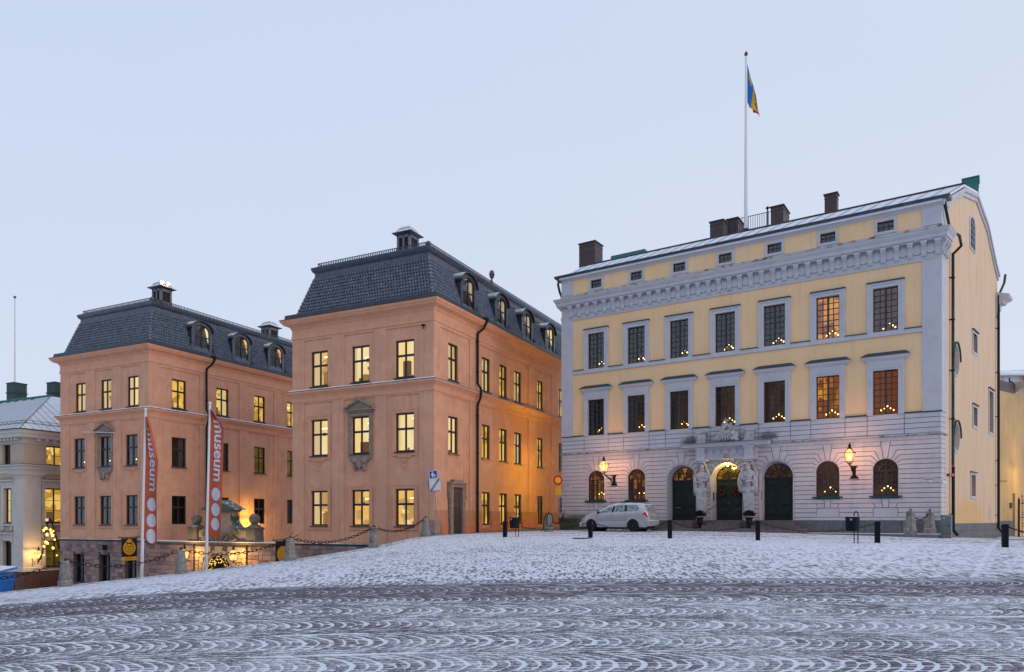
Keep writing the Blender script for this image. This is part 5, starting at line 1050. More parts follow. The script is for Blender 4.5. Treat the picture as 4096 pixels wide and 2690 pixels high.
for (a, za), (b, zb) in zip(sp_, sp_[1:]): gb.poly(PS, [(a, za - .32), (b, zb - .32), (b, zb - .02), (a, za - .02)], -.05, .07); gb.poly(PS, [(a, za - .12), (b, zb - .12), (b, zb + .06), (a, za + .06)], -.05, .14)
gb.build('gable_moulding', M['trim'], PAL)
rc = Fr((21.08, 13.325), (-1, 0)); q = MB(); q.sweep([(PS.P(13.0, 0, 0)[0], PS.P(13.0, 0, 0)[1]), PS.P(13.5, 0, 0)[:2], (17.0, 13.33)], [(-.02, 13.2), (.06, 13.2), (.08, 13.5), (.16, 13.62), (.18, 13.9), (.34, 13.95), (.42, 14.1), (.62, 14.25), (.64, 14.4), (-.02, 14.6)]); q.build('rear_cornice', M['trim'], PAL)
# small windows of the gable wall
def gable_frame(s, z, rx, rz, oval):
    q = MB()
    if oval:
        n = 28
        for k in range(n):
            a, b = 2 * PI * k / n, 2 * PI * (k + 1) / n; q.poly(PS, [(s + rx * math.cos(a), z + rz * math.sin(a)), (s + (rx + .11) * math.cos(a), z + (rz + .11) * math.sin(a)), (s + (rx + .11) * math.cos(b), z + (rz + .11) * math.sin(b)), (s + rx * math.cos(b), z + rz * math.sin(b))], -.05, .03)
        o = q.build('window_surround', M['trim'], PAL); h = MB()
        for k in range(14): a, b = PI * k / 14, PI * (k + 1) / 14; h.poly(PS, [(s + (rx + .11) * math.cos(a), z + (rz + .11) * math.sin(a)), (s + (rx + .16) * math.cos(a), z + (rz + .16) * math.sin(a)), (s + (rx + .16) * math.cos(b), z + (rz + .16) * math.sin(b)), (s + (rx + .11) * math.cos(b), z + (rz + .11) * math.sin(b))], -.03, .10)
        h.build('copper_hood', M['copper'], o); p = MB(); p.quad(PS, [(s + rx * math.cos(2 * PI * k / n), -.28, z + rz * math.sin(2 * PI * k / n)) for k in range(n)]); p.build('blind_panel', M['trim'], o)
        p = MB(); p.quad(PS, [(s - rx * .86, -.26, z - rz * .5)] + [(s + rx * math.cos(a), -.26, z + rz * math.sin(a)) for a in np.linspace(PI + .52, 2 * PI - .52, 10)]); p.build('pane', M['glass'], o); p = MB(); p.quad(PS, [(s - rx * .84, -.27, z - rz * .5)] + [(s + rx * .98 * math.cos(a), -.27, z + rz * .98 * math.sin(a)) for a in np.linspace(PI + .54, 2 * PI - .54, 10)]); p.build('dark_opening', M['room_black'], o)
    else:
        q.box(PS, s - rx - .15, s - rx, -.05, .035, z - .12, z + rz + .12); q.box(PS, s + rx, s + rx + .15, -.05, .035, z - .12, z + rz + .12); q.box(PS, s - rx, s + rx, -.05, .03, z - .13, z); q.box(PS, s - rx, s + rx, -.05, .03, z + rz, z + rz + .12); o = q.build('window_surround', M['trim'], PAL)
        MB().box(PS, s - rx - .2, s + rx + .2, -.02, .10, z + rz + .12, z + rz + .165).build('flashing', M['copper'], o)
gable_frame(2.97, 9.11, .58, .69, 1); gable_frame(3.05, 5.52, .6, .65, 1)
for s, z, w_, h_, rm in ((7.22, 10.2, 1.0, .92, 'room_black'), (7.235, 6.45, .97, .93, 'room_black'), (11.55, 6.5, 1.14, 2.25, 'room_black'), (6.8, 2.86, 1.0, 1.06, 'room_red_lamp')):
    if rm == 'room_red_lamp': M[rm] = room('red lit window', (.75, .05, .10), (.18, .02, .03), .8, (1.5, 1.5, 1.5))
    gable_frame(s, z, w_ / 2, h_, 0); window(PAL, PS, s, z, w_, h_, .26, 2, 5 if h_ > 2 else 3, None, m='pal_frame', g='glass', rm=rm, rdep=.6, pane='stuff', ft=.04, mull=.05, bar=.03)
q = MB(); a0 = [(6.08, 15.3), (7.12, 15.3)] + [(6.6 + .52 * math.cos(PI * k / 12), 16.45 + .40 * math.sin(PI * k / 12)) for k in range(13)]
q.poly(PS, [(6.6 + (x - 6.6) * 1.28, 16.0 + (z - 16.0) * 1.15) for x, z in a0], -.05, .04, .01); o = q.build('window_surround', M['trim'], PAL); q = MB(); q.poly(PS, a0, -.05, .045); q.build('pane', M['room_black'], o)
for x in (6.34, 6.6, 6.86): MB().box(PS, x - .012, x + .012, 0, .06, 15.3, 16.8).build('glazing_bar', M['trim'], o)
for z in (15.6, 15.9, 16.2, 16.5): MB().box(PS, 6.08, 7.12, 0, .058, z, z + .02).build('glazing_bar', M['trim'], o)
# downpipes of the gable
for s, zt, up in ((1.78, 15.6, 1), (13.05, 15.3, 0)):
    q = MB(); top = [PS.P(.15, .12, 15.62), PS.P(.25, .16, 15.2), PS.P(.75, .22, 14.45), PS.P(1.1, .5, 14.25), PS.P(s, .45, 14.0), PS.P(s, .12, 13.7)] if up else [PS.P(13.75, .35, 15.7), PS.P(13.6, .32, 15.2), PS.P(13.05, .14, 14.4)]
    if up: q.tube(top, .06, 8); q.tube([PS.P(s, .12, 13.75), PS.P(s, .12, 4.1)], .062, 8)
    else: q.tube(top, .065, 8)
    if up: q.build('downpipe', mat('green stained downpipe', (.03, .085, .075), .5, (.012, .02, .02), 1.3, lo=.4, hi=.6, stretch=(1, 1, .5)), PAL)
    else: q.build('downpipe', M['copper_brown'], PAL)
    q = MB(); q.tube([PS.P(s, .13, 4.08 if up else 14.4), PS.P(s, .13, 1.2), PS.P(s + .06, .3, .95)], .068, 8)
    for z in (3.6, 1.9) + ((6.2, 8.4, 10.7, 12.6) if up else (5, 7.5, 10, 12.5)): q.lathe([(.08, 0), (.08, .06)], 8, PS.P(s, .125, z)); q.box(PS, s - .2, s, .0, .13, z + .02, z + .04)
    q.build('downpipe', M['pipe'], PAL)
MB().tube([(-.1, -.18, 15.6), (-.22, -.1, 15.3), (-.22, .1, 14.9), (-.1, .25, 14.5)], .07, 7).build('downpipe', M['copper'], PAL)
# chimneys, flat on the ridge; flagpole balcony
def chimney(s0, s1, y0, y1, z0, z1, m='copper_brown', cap=.06):
    q = MB(); F = PF; q.box(F, s0, s1, -y1, -y0, z0, z1); q.box(F, s0 - .02, s1 + .02, -y1 - .02, -y0 + .02, z1 - .22, z1 - .19)
    for k in range(1, 3): q.box(F, s0 - .008, s1 + .008, -y1 - .008, -y0 + .008, z0 + (z1 - z0) * k / 3, z0 + (z1 - z0) * k / 3 + .02)
    q.box(F, s0 - cap, s1 + cap, -y1 - cap, -y0 + cap, z1, z1 + .05); q.build('chimney', M[m], PAL)
chimney(-1.35, -.22, 4.6, 5.7, 17.4, 19.35); chimney(7.25, 8.0, 4.4, 5.3, 17.3, 18.75); chimney(7.75, 8.4, 5.9, 7.2, 17.6, 19.3); chimney(10.62, 11.28, 4.5, 5.9, 17.4, 18.85); chimney(13.38, 13.98, 4.5, 5.0, 17.4, 18.85)
chimney(19.5, 20.2, 8.2, 9.2, 17.3, 19.55, 'copper_bright', .05)
q = MB(); q.box(PF, .6, 2.9, -6.3, -5.2, 17.6, 18.40); q.build('roof_hatch', M['copper_bright'], PAL)
q = MB()
for k in range(20): x = 8.28 + k * .122; q.tube([(x, 4.62, 17.72), (x, 4.62, 18.72)], .014, 4)
for z in (17.8, 18.70): q.tube([(8.2, 4.62, z), (10.75, 4.62, z)], .02, 4)
q.tube([(10.42, 4.6, 17.7), (10.42, 4.6, 18.9)], .035, 6); q.lathe([(.02, -.1), (.11, 0), (.02, .1)], 8, (10.42, 4.6, 18.92)); q.tube([(8.3, 4.6, 17.7), (8.3, 4.6, 18.8)], .035, 6); q.build('roof_railing', M['iron'], PAL, stuff=True)
# ------------------------------------------------------------------ lamps
LIT = emat('lit lamp glass', (1.0, .60, .16), 2.6); BULB = emat('glowing bulb', (1.0, .62, .20), 14.); CAND = emat('candle flame bulb', (1.0, .50, .13), 9., False); FLOOD = emat('floodlight glare', (1.0, .80, .48), 9.)
TW = emat('fairy light', (1.0, .56, .13), 3.2, False)
m = bpy.data.materials.new('lantern glass'); m.use_nodes = True; t = m.node_tree; t.nodes.clear()
e_ = N(t, 'ShaderNodeEmission', i_Strength=1.5); e_.inputs[0].default_value = (1, .58, .16, 1); tr_ = N(t, 'ShaderNodeBsdfTransparent'); mx_ = N(t, 'ShaderNodeMixShader', n_0=.55); t.links.new(tr_.outputs[0], mx_.inputs[1]); t.links.new(e_.outputs[0], mx_.inputs[2]); ot_ = N(t, 'ShaderNodeOutputMaterial'); t.links.new(mx_.outputs[0], ot_.inputs[0]); M['lantern_glass'] = m
def lantern(name, label, loc, rot, reach, bz, power, col=(1, .53, .17), group=None, ornate=True, scale=1.):
    """four-sided street lantern on a wall bracket; origin at the foot of the lantern, wall behind it at y = reach"""
    o = thing(name, label, 'lantern', loc, rot, group); r2 = math.sqrt(2); k = scale
    f = MB(); P = ID
    for z, w in ((.12, .125), (.52, .19)): 
        for a, b, c, d in ((-w, w, -w - .012, -w + .012), (-w, w, w - .012, w + .012), (-w - .012, -w + .012, -w, w), (w - .012, w + .012, -w, w)): f.box(P, a * k, b * k, c * k, d * k, (z - .012) * k, (z + .014) * k)
    for sx in (-1, 1):
        for sy in (-1, 1): f.tube([(sx * .125 * k, sy * .125 * k, .12 * k), (sx * .19 * k, sy * .19 * k, .52 * k), (sx * .06 * k, sy * .06 * k, .70 * k)], .011 * k, 4); f.tube([(sx * .125 * k, sy * .125 * k, .12 * k), (sx * .06 * k, sy * .06 * k, .04 * k), (0, 0, 0)], .012 * k, 4); f.box(P, (sx * .205 - .02) * k, (sx * .205 + .02) * k, (-sy * .205 - .02) * k, (-sy * .205 + .02) * k, .52 * k, .545 * k)
    f.lathe([(.05, -.03), (.03, .02), (.06, .04), (.02, .08)], 8, (0, 0, 0)); f.lathe([(.10 * k, .69 * k), (.115 * k, .71 * k), (.06 * k, .75 * k), (.055 * k, .83 * k), (.085 * k, .84 * k), (.03 * k, .89 * k), (.03 * k, .93 * k), (.004, .98 * k)], 8)
    f.build('lantern_frame', M['iron'], o)
    g = MB(); v = [(sx * w * k, sy * w * k, z * k) for z, w in ((.125, .122), (.52, .186), (.695, .06)) for sx, sy in ((-1, -1), (1, -1), (1, 1), (-1, 1))]
    g.add(v, [(4 * r_ + i, 4 * r_ + (i + 1) % 4, 4 * r_ + 4 + (i + 1) % 4, 4 * r_ + 4 + i) for r_ in (0, 1) for i in range(4)]); g.build('lantern_glass', M['lantern_glass'], o)
    MB().ball((0, 0, .33 * k), (.045, .045, .07), 8, 6).build('bulb', BULB, o)
    b = MB(); y = reach; b.tube([(0, 0, -.02), (0, .12, -.03), (0, y, -.05 + bz)], .022, 6)
    if ornate:
        b.tube([(0, .2, -.06 + bz * .2), (0, y * .55, -.18 + bz), (0, y - .1, -.50 + bz), (0, y, -.52 + bz)], .02, 6)
        for j in range(5): cy, cz, rr_ = .3 + j * (y - .45) / 4.5, -.11 - j * .045 + bz * .6, .035 + j * .018; b.tube([(0, cy + rr_ * math.cos(a), cz + rr_ * math.sin(a)) for a in np.linspace(0, 2 * PI, 11)], .011, 4, cap=False); b.tube([(0, cy + rr_ * .5 * math.cos(a), cz + rr_ * .5 * math.sin(a)) for a in np.linspace(.5, 1.6 * PI, 8)], .010, 4)
        b.poly(Fr((0, y - .005), (1, 0)), [(-.16, .02 + bz), (-.12, -.04 + bz), (-.07, -.1 + bz), (-.07, -.42 + bz), (-.14, -.48 + bz), (-.2, -.56 + bz), (.2, -.56 + bz), (.14, -.48 + bz), (.07, -.42 + bz), (.07, -.1 + bz), (.12, -.04 + bz), (.16, .02 + bz)], -.0, .05)
    else:
        b.tube([(0, y, .18 + bz), (0, y, -.45 + bz)], .025, 5); b.tube([(-.1, y, .1 + bz), (.1, y, .1 + bz)], .02, 5); b.tube([(0, .25, -.06 + bz * .3), (0, .5 * y, -.22 + bz), (0, .75 * y, -.34 + bz), (0, y, -.3 + bz)], .014, 5); b.tube([(0, y - .22 + .1 * math.cos(a), -.2 + bz + .1 * math.sin(a)) for a in np.linspace(0, 1.7 * PI, 10)], .012, 4)
    b.build('bracket', M['iron'], o)
    l = bpy.data.lights.new('lamp', 'POINT'); l.energy = power; l.color = col; l.shadow_soft_size = .05; lo_ = bpy.data.objects.new('lamp_light', l); COL.objects.link(lo_); lo_.parent = o; lo_.location = (0, 0, .42 * k)
    return o
GL = 'wrought iron wall lanterns'
lantern('wall_lantern', 'lit iron lantern above the parked car, between the first two arched palace windows', pw(3.32, 1.35, 4.13), ROT_P, 1.31, 0, 190, (1, .40, .15), group=GL)
lantern('wall_lantern', 'lit iron lantern between the two arched palace windows beside the street name plate', pw(15.46, 1.35, 4.13), ROT_P, 1.31, 0, 190, (1, .40, .15), group=GL)
def wl(s, d, z, Ls=0): return (MC[0] + UF[0] * s - VF[0] * d, MC[1] + UF[1] * s - VF[1] * d, z)
lantern('gate_lantern', 'lit iron lantern hanging right of the fairy-lit gateway arch', wl(-13.85, .95, -.95), ROT_W + .25, .93, .05, 260, (1, .58, .13), ornate=False, scale=1.1, group='lanterns at the museum gateway')
lantern('gate_lantern', 'lit iron lantern left of the gateway arch, mostly hidden behind a granite post', wl(-18.15, .95, -.95), ROT_W - .25, .93, .05, 260, (1, .58, .13), ornate=False, scale=1.1, group='lanterns at the museum gateway')
CC = (-37.326, 55.429)
def cl(s, d, z): return (CC[0] + VF[0] * s + UF[0] * d, CC[1] + VF[1] * s + UF[1] * d, z)
lantern('wall_lantern', 'lit iron lantern on the corner pilaster of the cream building, under the star garland', cl(.55, .95, -1.45), ROT_W + PI / 2, .82, 0, 170, (1, .58, .16), ornate=False, scale=1.1, group=GL)
def ll(s, d, z): return (LC[0] + VF[0] * s + UF[0] * d, LC[1] + VF[1] * s + UF[1] * d, z)
lantern('courtyard_lantern', 'lit lantern peeping out behind the right stone ball of the gateway', ll(8.55, 1.0, .92), ROT_W + PI / 2, 1.0, 0, 520, (1, .64, .09), ornate=False)
# sodium lamp on the palace wall inside the alley, hidden from the square by the palace corner
lantern('alley_lantern', 'sodium street lantern on the palace side wall inside the narrow alley', (4.35, 47.2, 4.9), ROT_P - PI / 2 + .2, .75, 0, 1000, (1, .66, .06), ornate=False)
# ------------------------------------------------------------------ stone gateway between the wings (built on the common front line)
G = thing('stone_gateway', 'stone gateway with ball-topped pedestals and curved gable between the two salmon wings', 'gateway', wl(-16.1, 0, -3.3), ROT_W)
GF = Fr((0, 0), (1, 0)); gzz = 3.3
g = MB(); g.wall(GF, -6.66, 6.1, 0, gzz + .14, [('a', .0, 1.2, 0, gzz - 1.74)], 0, .6); g.quad(Fr((0, .6), (-1, 0)), [(6.66, 0, 0), (1.25, 0, 0), (1.25, 0, gzz + .14), (6.66, 0, gzz + .14)]); g.quad(Fr((0, .6), (-1, 0)), [(-1.25, 0, 0), (-6.1, 0, 0), (-6.1, 0, gzz + .14), (-1.25, 0, gzz + .14)]); g.build('wall', M['mortar'], G)
rr = random.Random(9); z = gzz + .02
for r_ in range(8):
    for a, b in ((-6.66, -2.12), (2.36, 6.1)):
        x = a
        while x < b - .02:
            e = min(x + rr.choice((.3, .42, .5, .6, .75)), b); e = b if b - e < .15 else e; q = MB(); q.poly(GF, [(x + .006, z - .27), (e - .006, z - .27), (e - .006, z - .012), (x + .006, z - .012)], -.02, .03 + rr.uniform(-.01, .012), .012); q.build('stone', M['stone'], G); x = e
    z -= .275
z = gzz - .02
for r_ in range(6): # pale ashlar beside the arch
    for sd in (-1, 1):
        x1 = 2.34 if sd > 0 else 2.10
        zz0, zz1 = z - .36, z - .012; lim = 1.52
        if zz1 > gzz - 1.74: lim = max(.62 if r_ == 0 else .9, math.sqrt(max(.01, 1.55 ** 2 - (zz0 - gzz + 1.74) ** 2)) if zz0 - gzz + 1.74 < 1.5 else .62)
        for u0, u1 in ((lim, lim + (x1 - lim) * .55), (lim + (x1 - lim) * .55, x1)):
            q = MB(); q.poly(GF, [(sd * (u0 + .006), zz0), (sd * (u1 - .006), zz0), (sd * (u1 - .006), zz1), (sd * (u0 + .006), zz1)], -.02, .07, .012); q.build('stone', M['sand_pale'], G)
    z -= .36
for k in range(9): # voussoirs
    a0, a1 = PI * k / 9 + .008, PI * (k + 1) / 9 - .008; ro_ = 1.74 if k == 4 else 1.52; q = MB(); q.poly(GF, [(1.2 * math.cos(a0), gzz - 1.74 + 1.2 * math.sin(a0)), (ro_ * math.cos(a0), gzz - 1.74 + ro_ * math.sin(a0)), (ro_ * math.cos(a1), gzz - 1.74 + ro_ * math.sin(a1)), (1.2 * math.cos(a1), gzz - 1.74 + 1.2 * math.sin(a1))], -.1, .10 + (.05 if k == 4 else 0), .015); q.build('voussoir', M['sand_pale'], G)
q = MB()
for k in range(16): a0, a1 = PI * k / 16, PI * (k + 1) / 16; q.poly(GF, [(1.2 * math.cos(a0), gzz - 1.74 + 1.2 * math.sin(a0)), (1.29 * math.cos(a0), gzz - 1.74 + 1.29 * math.sin(a0)), (1.29 * math.cos(a1), gzz - 1.74 + 1.29 * math.sin(a1)), (1.2 * math.cos(a1), gzz - 1.74 + 1.2 * math.sin(a1))], .05, .16)
q.build('arch_moulding', M['sand'], G)
MB().sweep([(-6.7, 0), (6.1, 0)], [(-.7, gzz + .10), (.06, gzz + .10), (.14, gzz + .16), (.16, gzz + .22), (-.7, gzz + .24)]).build('cornice', M['sand_dark'], G); MB().box(GF, -6.66, 6.1, -.66, .15, gzz + .235, gzz + .28).build('snow_cover', M['snow'], G)
MB().tube([(-2.22, -.1, gzz + .1), (-2.22, -.1, 0)], .035, 6).build('downpipe', M['pipe'], G); MB().tube([(2.46, -.1, gzz + .1), (2.46, -.1, 0)], .035, 6).build('downpipe', M['pipe'], G)
for c in (-2.45, 2.68):
    q = MB(); q.poly(Fr((0, -.02), (1, 0)), [(c - .43, gzz + .28), (c + .43, gzz + .28), (c + .38, gzz + 1.05), (c - .38, gzz + 1.05)], -.72, 0, .02); q.box(GF, c - .46, c + .46, -.76, .08, gzz + 1.05, gzz + 1.12); q.box(GF, c - .42, c + .42, -.72, .04, gzz + 1.12, gzz + 1.18); q.lathe([(.60, gzz + 1.18), (.42, gzz + 1.24), (.24, gzz + 1.36), (.18, gzz + 1.42)], 4, (c, .34, 0), sq=1)
    p = q.build('pedestal', M['sand_dark'], G); MB().ball((c, .34, gzz + 1.70), .345, 18, 12).build('stone_ball', M['sand_dark'], p, smooth=True)
q = MB(); q.poly(Fr((0, .1), (1, 0)), [(-2.03, gzz + .28), (2.26, gzz + .28), (2.26, gzz + 1.0), (1.75, gzz + 1.04), (1.32, gzz + 1.25), (1.05, gzz + 1.6), (.98, gzz + 2.15), (-.98, gzz + 2.15), (-1.05, gzz + 1.6), (-1.32, gzz + 1.25), (-1.75, gzz + 1.04), (-2.03, gzz + 1.0)], -.5, 0, .02); gb_ = q.build('gable', M['sand'], G)
q = MB(); pts = [(2.26, 1.02), (1.75, 1.06), (1.34, 1.26), (1.07, 1.6), (1.0, 1.95)]
for sd in (-1, 1):
    for (a, za), (b, zb) in zip(pts, pts[1:]): q.quad(GF, [(sd * a * (1 if sd > 0 else .9), .06, gzz + za), (sd * b, .06, gzz + zb), (sd * b, -.64, gzz + zb), (sd * a * (1 if sd > 0 else .9), -.64, gzz + za)])
q.build('copper_cover', M['copper_snow'], gb_)
q = MB(); q.box(GF, -1.1, 1.1, -.68, .06, gzz + 2.15, gzz + 2.24); q.box(GF, -1.2, 1.2, -.72, .12, gzz + 2.24, gzz + 2.32); q.build('gable_cornice', M['sand_dark'], gb_)
q = MB(); q.poly(GF, [(-1.55, gzz + 2.30), (1.55, gzz + 2.30), (0, gzz + 2.95)], -.8, .25); q.build('copper_cover', M['copper_snow'], gb_)
q = MB()
for sd in (-1, 1):
    q.tube([(sd * (1.25 + .26 * math.cos(a)), -.02, gzz + .72 + .3 * math.sin(a)) for a in np.linspace(-.3, 1.5 * PI, 14)], [.07] * 7 + [.06] * 4 + [.04] * 3, 6); q.tube([(sd * (1.25 + .12 * math.cos(a)), -.04, gzz + .72 + .14 * math.sin(a)) for a in np.linspace(0, 1.6 * PI, 10)], .04, 5); q.tube([(sd * 1.55, -.02, gzz + .45), (sd * 1.2, -.06, gzz + .36), (sd * .9, -.04, gzz + .42)], .1, 6)
    for k in range(7): q.tube([(sd * (.75 - .05 * k), -.02, gzz + .95 - .07 * k), (sd * (.5 - .05 * k), -.1, gzz + .8 - .08 * k), (sd * (.3 - .03 * k), -.05, gzz + .62 - .07 * k)], .035, 5)
for k in range(26): a = PI * k / 25; q.ball((.72 * math.cos(a), -.06 - rnd(0, .06), gzz + .60 - .42 * math.sin(a) + rnd(-.04, .04)), rnd(.06, .1), 7, 5)
q.build('carved_garland', M['sand_dark'], gb_, smooth=True)
MB().box(GF, -1.25, 1.25, -.5, -.42, 0, gzz - .5).build('gate_door', mat('dark brown gate wood', (.05, .026, .014), .7), G)
q = MB(); rr = random.Random(2)
for k in range(420):
    a, r_ = rr.uniform(.02, PI - .02), rr.uniform(.62, 1.17); p = (r_ * math.cos(a), .12 + rr.uniform(-.08, .06), gzz - 1.74 + r_ * math.sin(a)); d = Vector((rr.uniform(-1, 1), rr.uniform(-.6, .6), rr.uniform(-1, 1))).normalized() * .10; n_ = d.cross(Vector((0, 1, 0))).normalized() * .02; c = Vector(p); q.add([c - d + n_, c + n_, c + d, c - n_], [(0, 1, 2, 3)])
ga = thing('fir_arch', 'arch of fir sprigs full of fairy lights filling the gateway', 'garland', wl(-16.1, 0, -3.3), ROT_W); q.build('fir_sprigs', mat('dark fir green', (.012, .03, .014), .9), ga, stuff=True); q = MB()
for k in range(95): a, r_ = rr.uniform(.03, PI - .03), rr.uniform(.66, 1.15); q.ball((r_ * math.cos(a), .02 + rr.uniform(-.03, .05), gzz - 1.74 + r_ * math.sin(a)), .017, 6, 4)
q.build('fairy_lights', TW, ga, stuff=True)
# ------------------------------------------------------------------ cream corner building at the left
M['cream'] = mat('cream plaster', (.56, .46, .37), .92, (.50, .41, .33), 1.2, bump=(40, .1)); M['offwhite'] = mat('off-white moulded plaster', (.60, .575, .53), .88, (.54, .51, .47), 2, bump=(40, .06)); M['redgranite'] = mat('brown red granite', (.15, .075, .06), .7, (.11, .055, .045), 5); M['oldcopper'] = mat('green copper ridge', (.05, .20, .16), .6, (.04, .14, .12), 5)
CB = thing('corner_building', 'cream building with giant corner pilaster and snowy green copper roof at the far left', 'building', (*CC, 0), ROT_W)
CF, CS = Fr((0, 0), (1, 0)), Fr((0, 0), (0, 1)); w = MB()
cw = [(-2.27, 1.04, 5.97, 7.50), (-2.03, 1.14, 1.42, 4.11), (-2.06, 1.2, -2.15, .02)]; cwx = [(x - 3.4 * k, *r_) for k in range(3) for x, *r_ in cw]
sw_ = [(2.45, 1.5, 5.97, 7.50), (2.4, 1.7, 1.45, 4.15), (2.45, 1.7, -2.1, .02)]
for F, ww, L0, L1 in ((CF, cwx, -20, 0), (CS, sw_, 0, 11)): w.wall(F, L0, L1, -2.3, 8.0, [('r', x - a / 2, x + a / 2, z0, z1) for x, a, z0, z1 in ww], 0, .22)
w.quad(Fr((-20, 11), (0, -1)), [(0, 0, -4), (11, 0, -4), (11, 0, 8), (0, 0, 8)]); w.quad(Fr((0, 11), (-1, 0)), [(0, 0, -4), (20, 0, -4), (20, 0, 8), (0, 0, 8)]); w.build('wall', M['cream'], CB)
pth = [(-20, 0), (0, 0), (0, 11)]
MB().sweep(pth, [(-.1, -4.5), (.16, -4.5), (.16, -2.5), (.10, -2.32), (-.1, -2.3)]).build('plinth', M['redgranite'], CB)
for F, s0, s1 in ((CF, -2.9, -.9), (CS, .15, 1.1), (CS, 1.35, 3.6), (CF, -.75, -.1)):
    MB().poly(F, [(s0, -3.95), (s1, -3.95), (s1, -2.85), (s0, -2.85)], .1, .21, .03).build('plinth_panel', M['redgranite'], CB)
MB().sweep(pth, [(-.05, 5.25), (.05, 5.25), (.08, 5.5), (.14, 5.55), (.16, 5.75), (.30, 5.82), (.32, 5.92), (-.05, 5.95)]).build('string_course', M['offwhite'], CB); MB().sweep(pth, [(-.05, 5.952), (.34, 5.925), (.34, 5.945), (-.05, 5.99)]).build('flashing', M['metal_clean'], CB)
MB().sweep(pth, [(-.05, 7.55), (.06, 7.56), (.08, 7.72), (.12, 7.74), (.12, 7.95), (.55, 7.96), (.56, 8.22), (.62, 8.26), (.66, 8.48), (.72, 8.52), (-.05, 8.55)]).build('cornice', M['offwhite'], CB)
for k in range(22): MB().box(CF, -.45 - k * .47, -.25 - k * .47, .1, .46, 7.74, 7.95).build('cornice_bracket', M['offwhite'], CB)
for k in range(6): MB().box(CS, .75 + k * .62, .99 + k * .62, .1, .46, 7.74, 7.95).build('cornice_bracket', M['offwhite'], CB)
q = MB(); q.sweep([(-1.0, .05), (-1.0, 0), (0, 0), (0, 1.1), (-.05, 1.1)], [(-.06, -1.95), (.13, -1.95), (.13, 4.85), (-.06, 4.85)]); q.sweep([(-1.0, .05), (-1.0, 0), (0, 0), (0, 1.1), (-.05, 1.1)], [(-.06, -2.31), (.26, -2.31), (.26, -2.18), (.20, -2.15), (.21, -2.05), (.15, -1.95), (-.06, -1.95)]); q.sweep([(-1.0, .05), (-1.0, 0), (0, 0), (0, 1.1), (-.05, 1.1)], [(-.06, 4.83), (.16, 4.83), (.18, 4.92), (.15, 4.95), (.24, 5.1), (.34, 5.14), (.34, 5.24), (-.06, 5.27)]); q.build('corner_pilaster', M['offwhite'], CB)
for F, ww in ((CF, cwx), (CS, sw_)):
    for j, (x, a, z0, z1) in enumerate(ww):
        k = j % 3; lit_ = F is CS
        rmn = ('room_dim', 'room_gold', 'room_dim')[k] if lit_ else ('room_black', 'room_cream', 'room_black')[k]; z_ = z1 - z0
        if lit_ and k == 0: rmn = 'room_gold'
        window(CB, F, x, z0, a, z_, .2, 2, 2 if k == 0 else 3, (.5,) if k == 0 else ((.34, .66) if k == 1 else (.33, .6)), m='frame', g='glass' if rmn in ('room_black', 'room_dim') else 'glass_lit', rm=rmn, cur=[(.0, 1, 'curtain')] if (k == 0 and not lit_) else ([(.02, .45, CL), (.55, .98, CL)] if k == 1 and not lit_ else None), sill='metal_clean')
        if k:
            q = MB()
            for sd in (-1, 1): q.box(F, x + sd * a / 2, x + sd * (a / 2 + .24), -.02, .08, z0 - .1, z1 + .26)
            q.box(F, x - a / 2 - .24, x + a / 2 + .24, -.02, .083, z1 + .02, z1 + .28); q.box(F, x - a / 2 - .34, x + a / 2 + .34, -.02, .10, z1 + .28, z1 + .55)
            q.box(F, x - a / 2 - .42, x + a / 2 + .42, -.02, .26, z1 + .55, z1 + .68); q.box(F, x - a / 2 - .32, x + a / 2 + .32, -.02, .16, z0 - .22, z0 - .08)
            if k == 1:
                for sd in (-1, 1): q.box(F, x + sd * a / 2 - .1 * sd, x + sd * (a / 2 + .16), -.02, .13, z0 - .55, z0 - .22)
            else:
                for sd in (-1, 1): q.box(F, x + sd * (a / 2 + .06), x + sd * (a / 2 + .24), .08, .2, z1 - .1, z1 + .5)
            o = q.build('window_surround', M['offwhite'], CB); MB().box(F, x - a / 2 - .43, x + a / 2 + .43, -.02, .28, z1 + .682, z1 + .71).build('flashing', M['copper'], o)
rf = MB(); e0, zr, q5 = .68, 12.3, 5.2; z0 = 8.57
A_ = [(-20, -e0, z0), (e0, -e0, z0), (e0, 11, z0)]; r0, r1 = (-20, q5, zr), (-q5, q5, zr)
rf.add([A_[0], A_[1], r1, r0], [(0, 1, 2, 3)]); rf.add([A_[1], A_[2], (-q5, 11, zr), r1], [(0, 1, 2, 3)]); rf.add([A_[0], A_[1], A_[2], (-20, 11, z0)], [(3, 2, 1, 0)]); cr_ = rf.build('roof', M['roofsnow'], CB)
for k in range(40): x = -.2 - k * .42; q = MB(); f = min(1, max(0, (-x + e0) / (q5 + e0))); q.tube([(x, -e0, z0 + .015), (x, -e0 + (q5 + e0) * f, z0 + (zr - z0) * f + .015)], .013, 4); q.build('roof_seam', M['metal_clean'], cr_)
for k in range(8): y = -.2 + k * .62; f = min(1, max(0, (y + e0) / (q5 + e0))); q = MB(); q.tube([(e0, y, z0 + .015), (e0 - (q5 + e0) * f, y, z0 + (zr - z0) * f + .015)], .013, 4); q.build('roof_seam', M['metal_clean'], cr_)
q = MB(); q.tube([(e0, -e0, z0 + .03), (-q5, q5, zr + .03)], .03, 5); q.build('hip_roll', M['metal_clean'], cr_); q = MB(); q.tube([(-20, q5, zr + .06), (-q5, q5, zr + .06)], .1, 6)
for k in range(8): q.box(CF, -16 + k * 1.2, -15.7 + k * 1.2, -q5 - .1, -q5 + .35, zr - .15, zr + .02)
q.build('ridge_trim', M['oldcopper'], cr_)
q = MB()
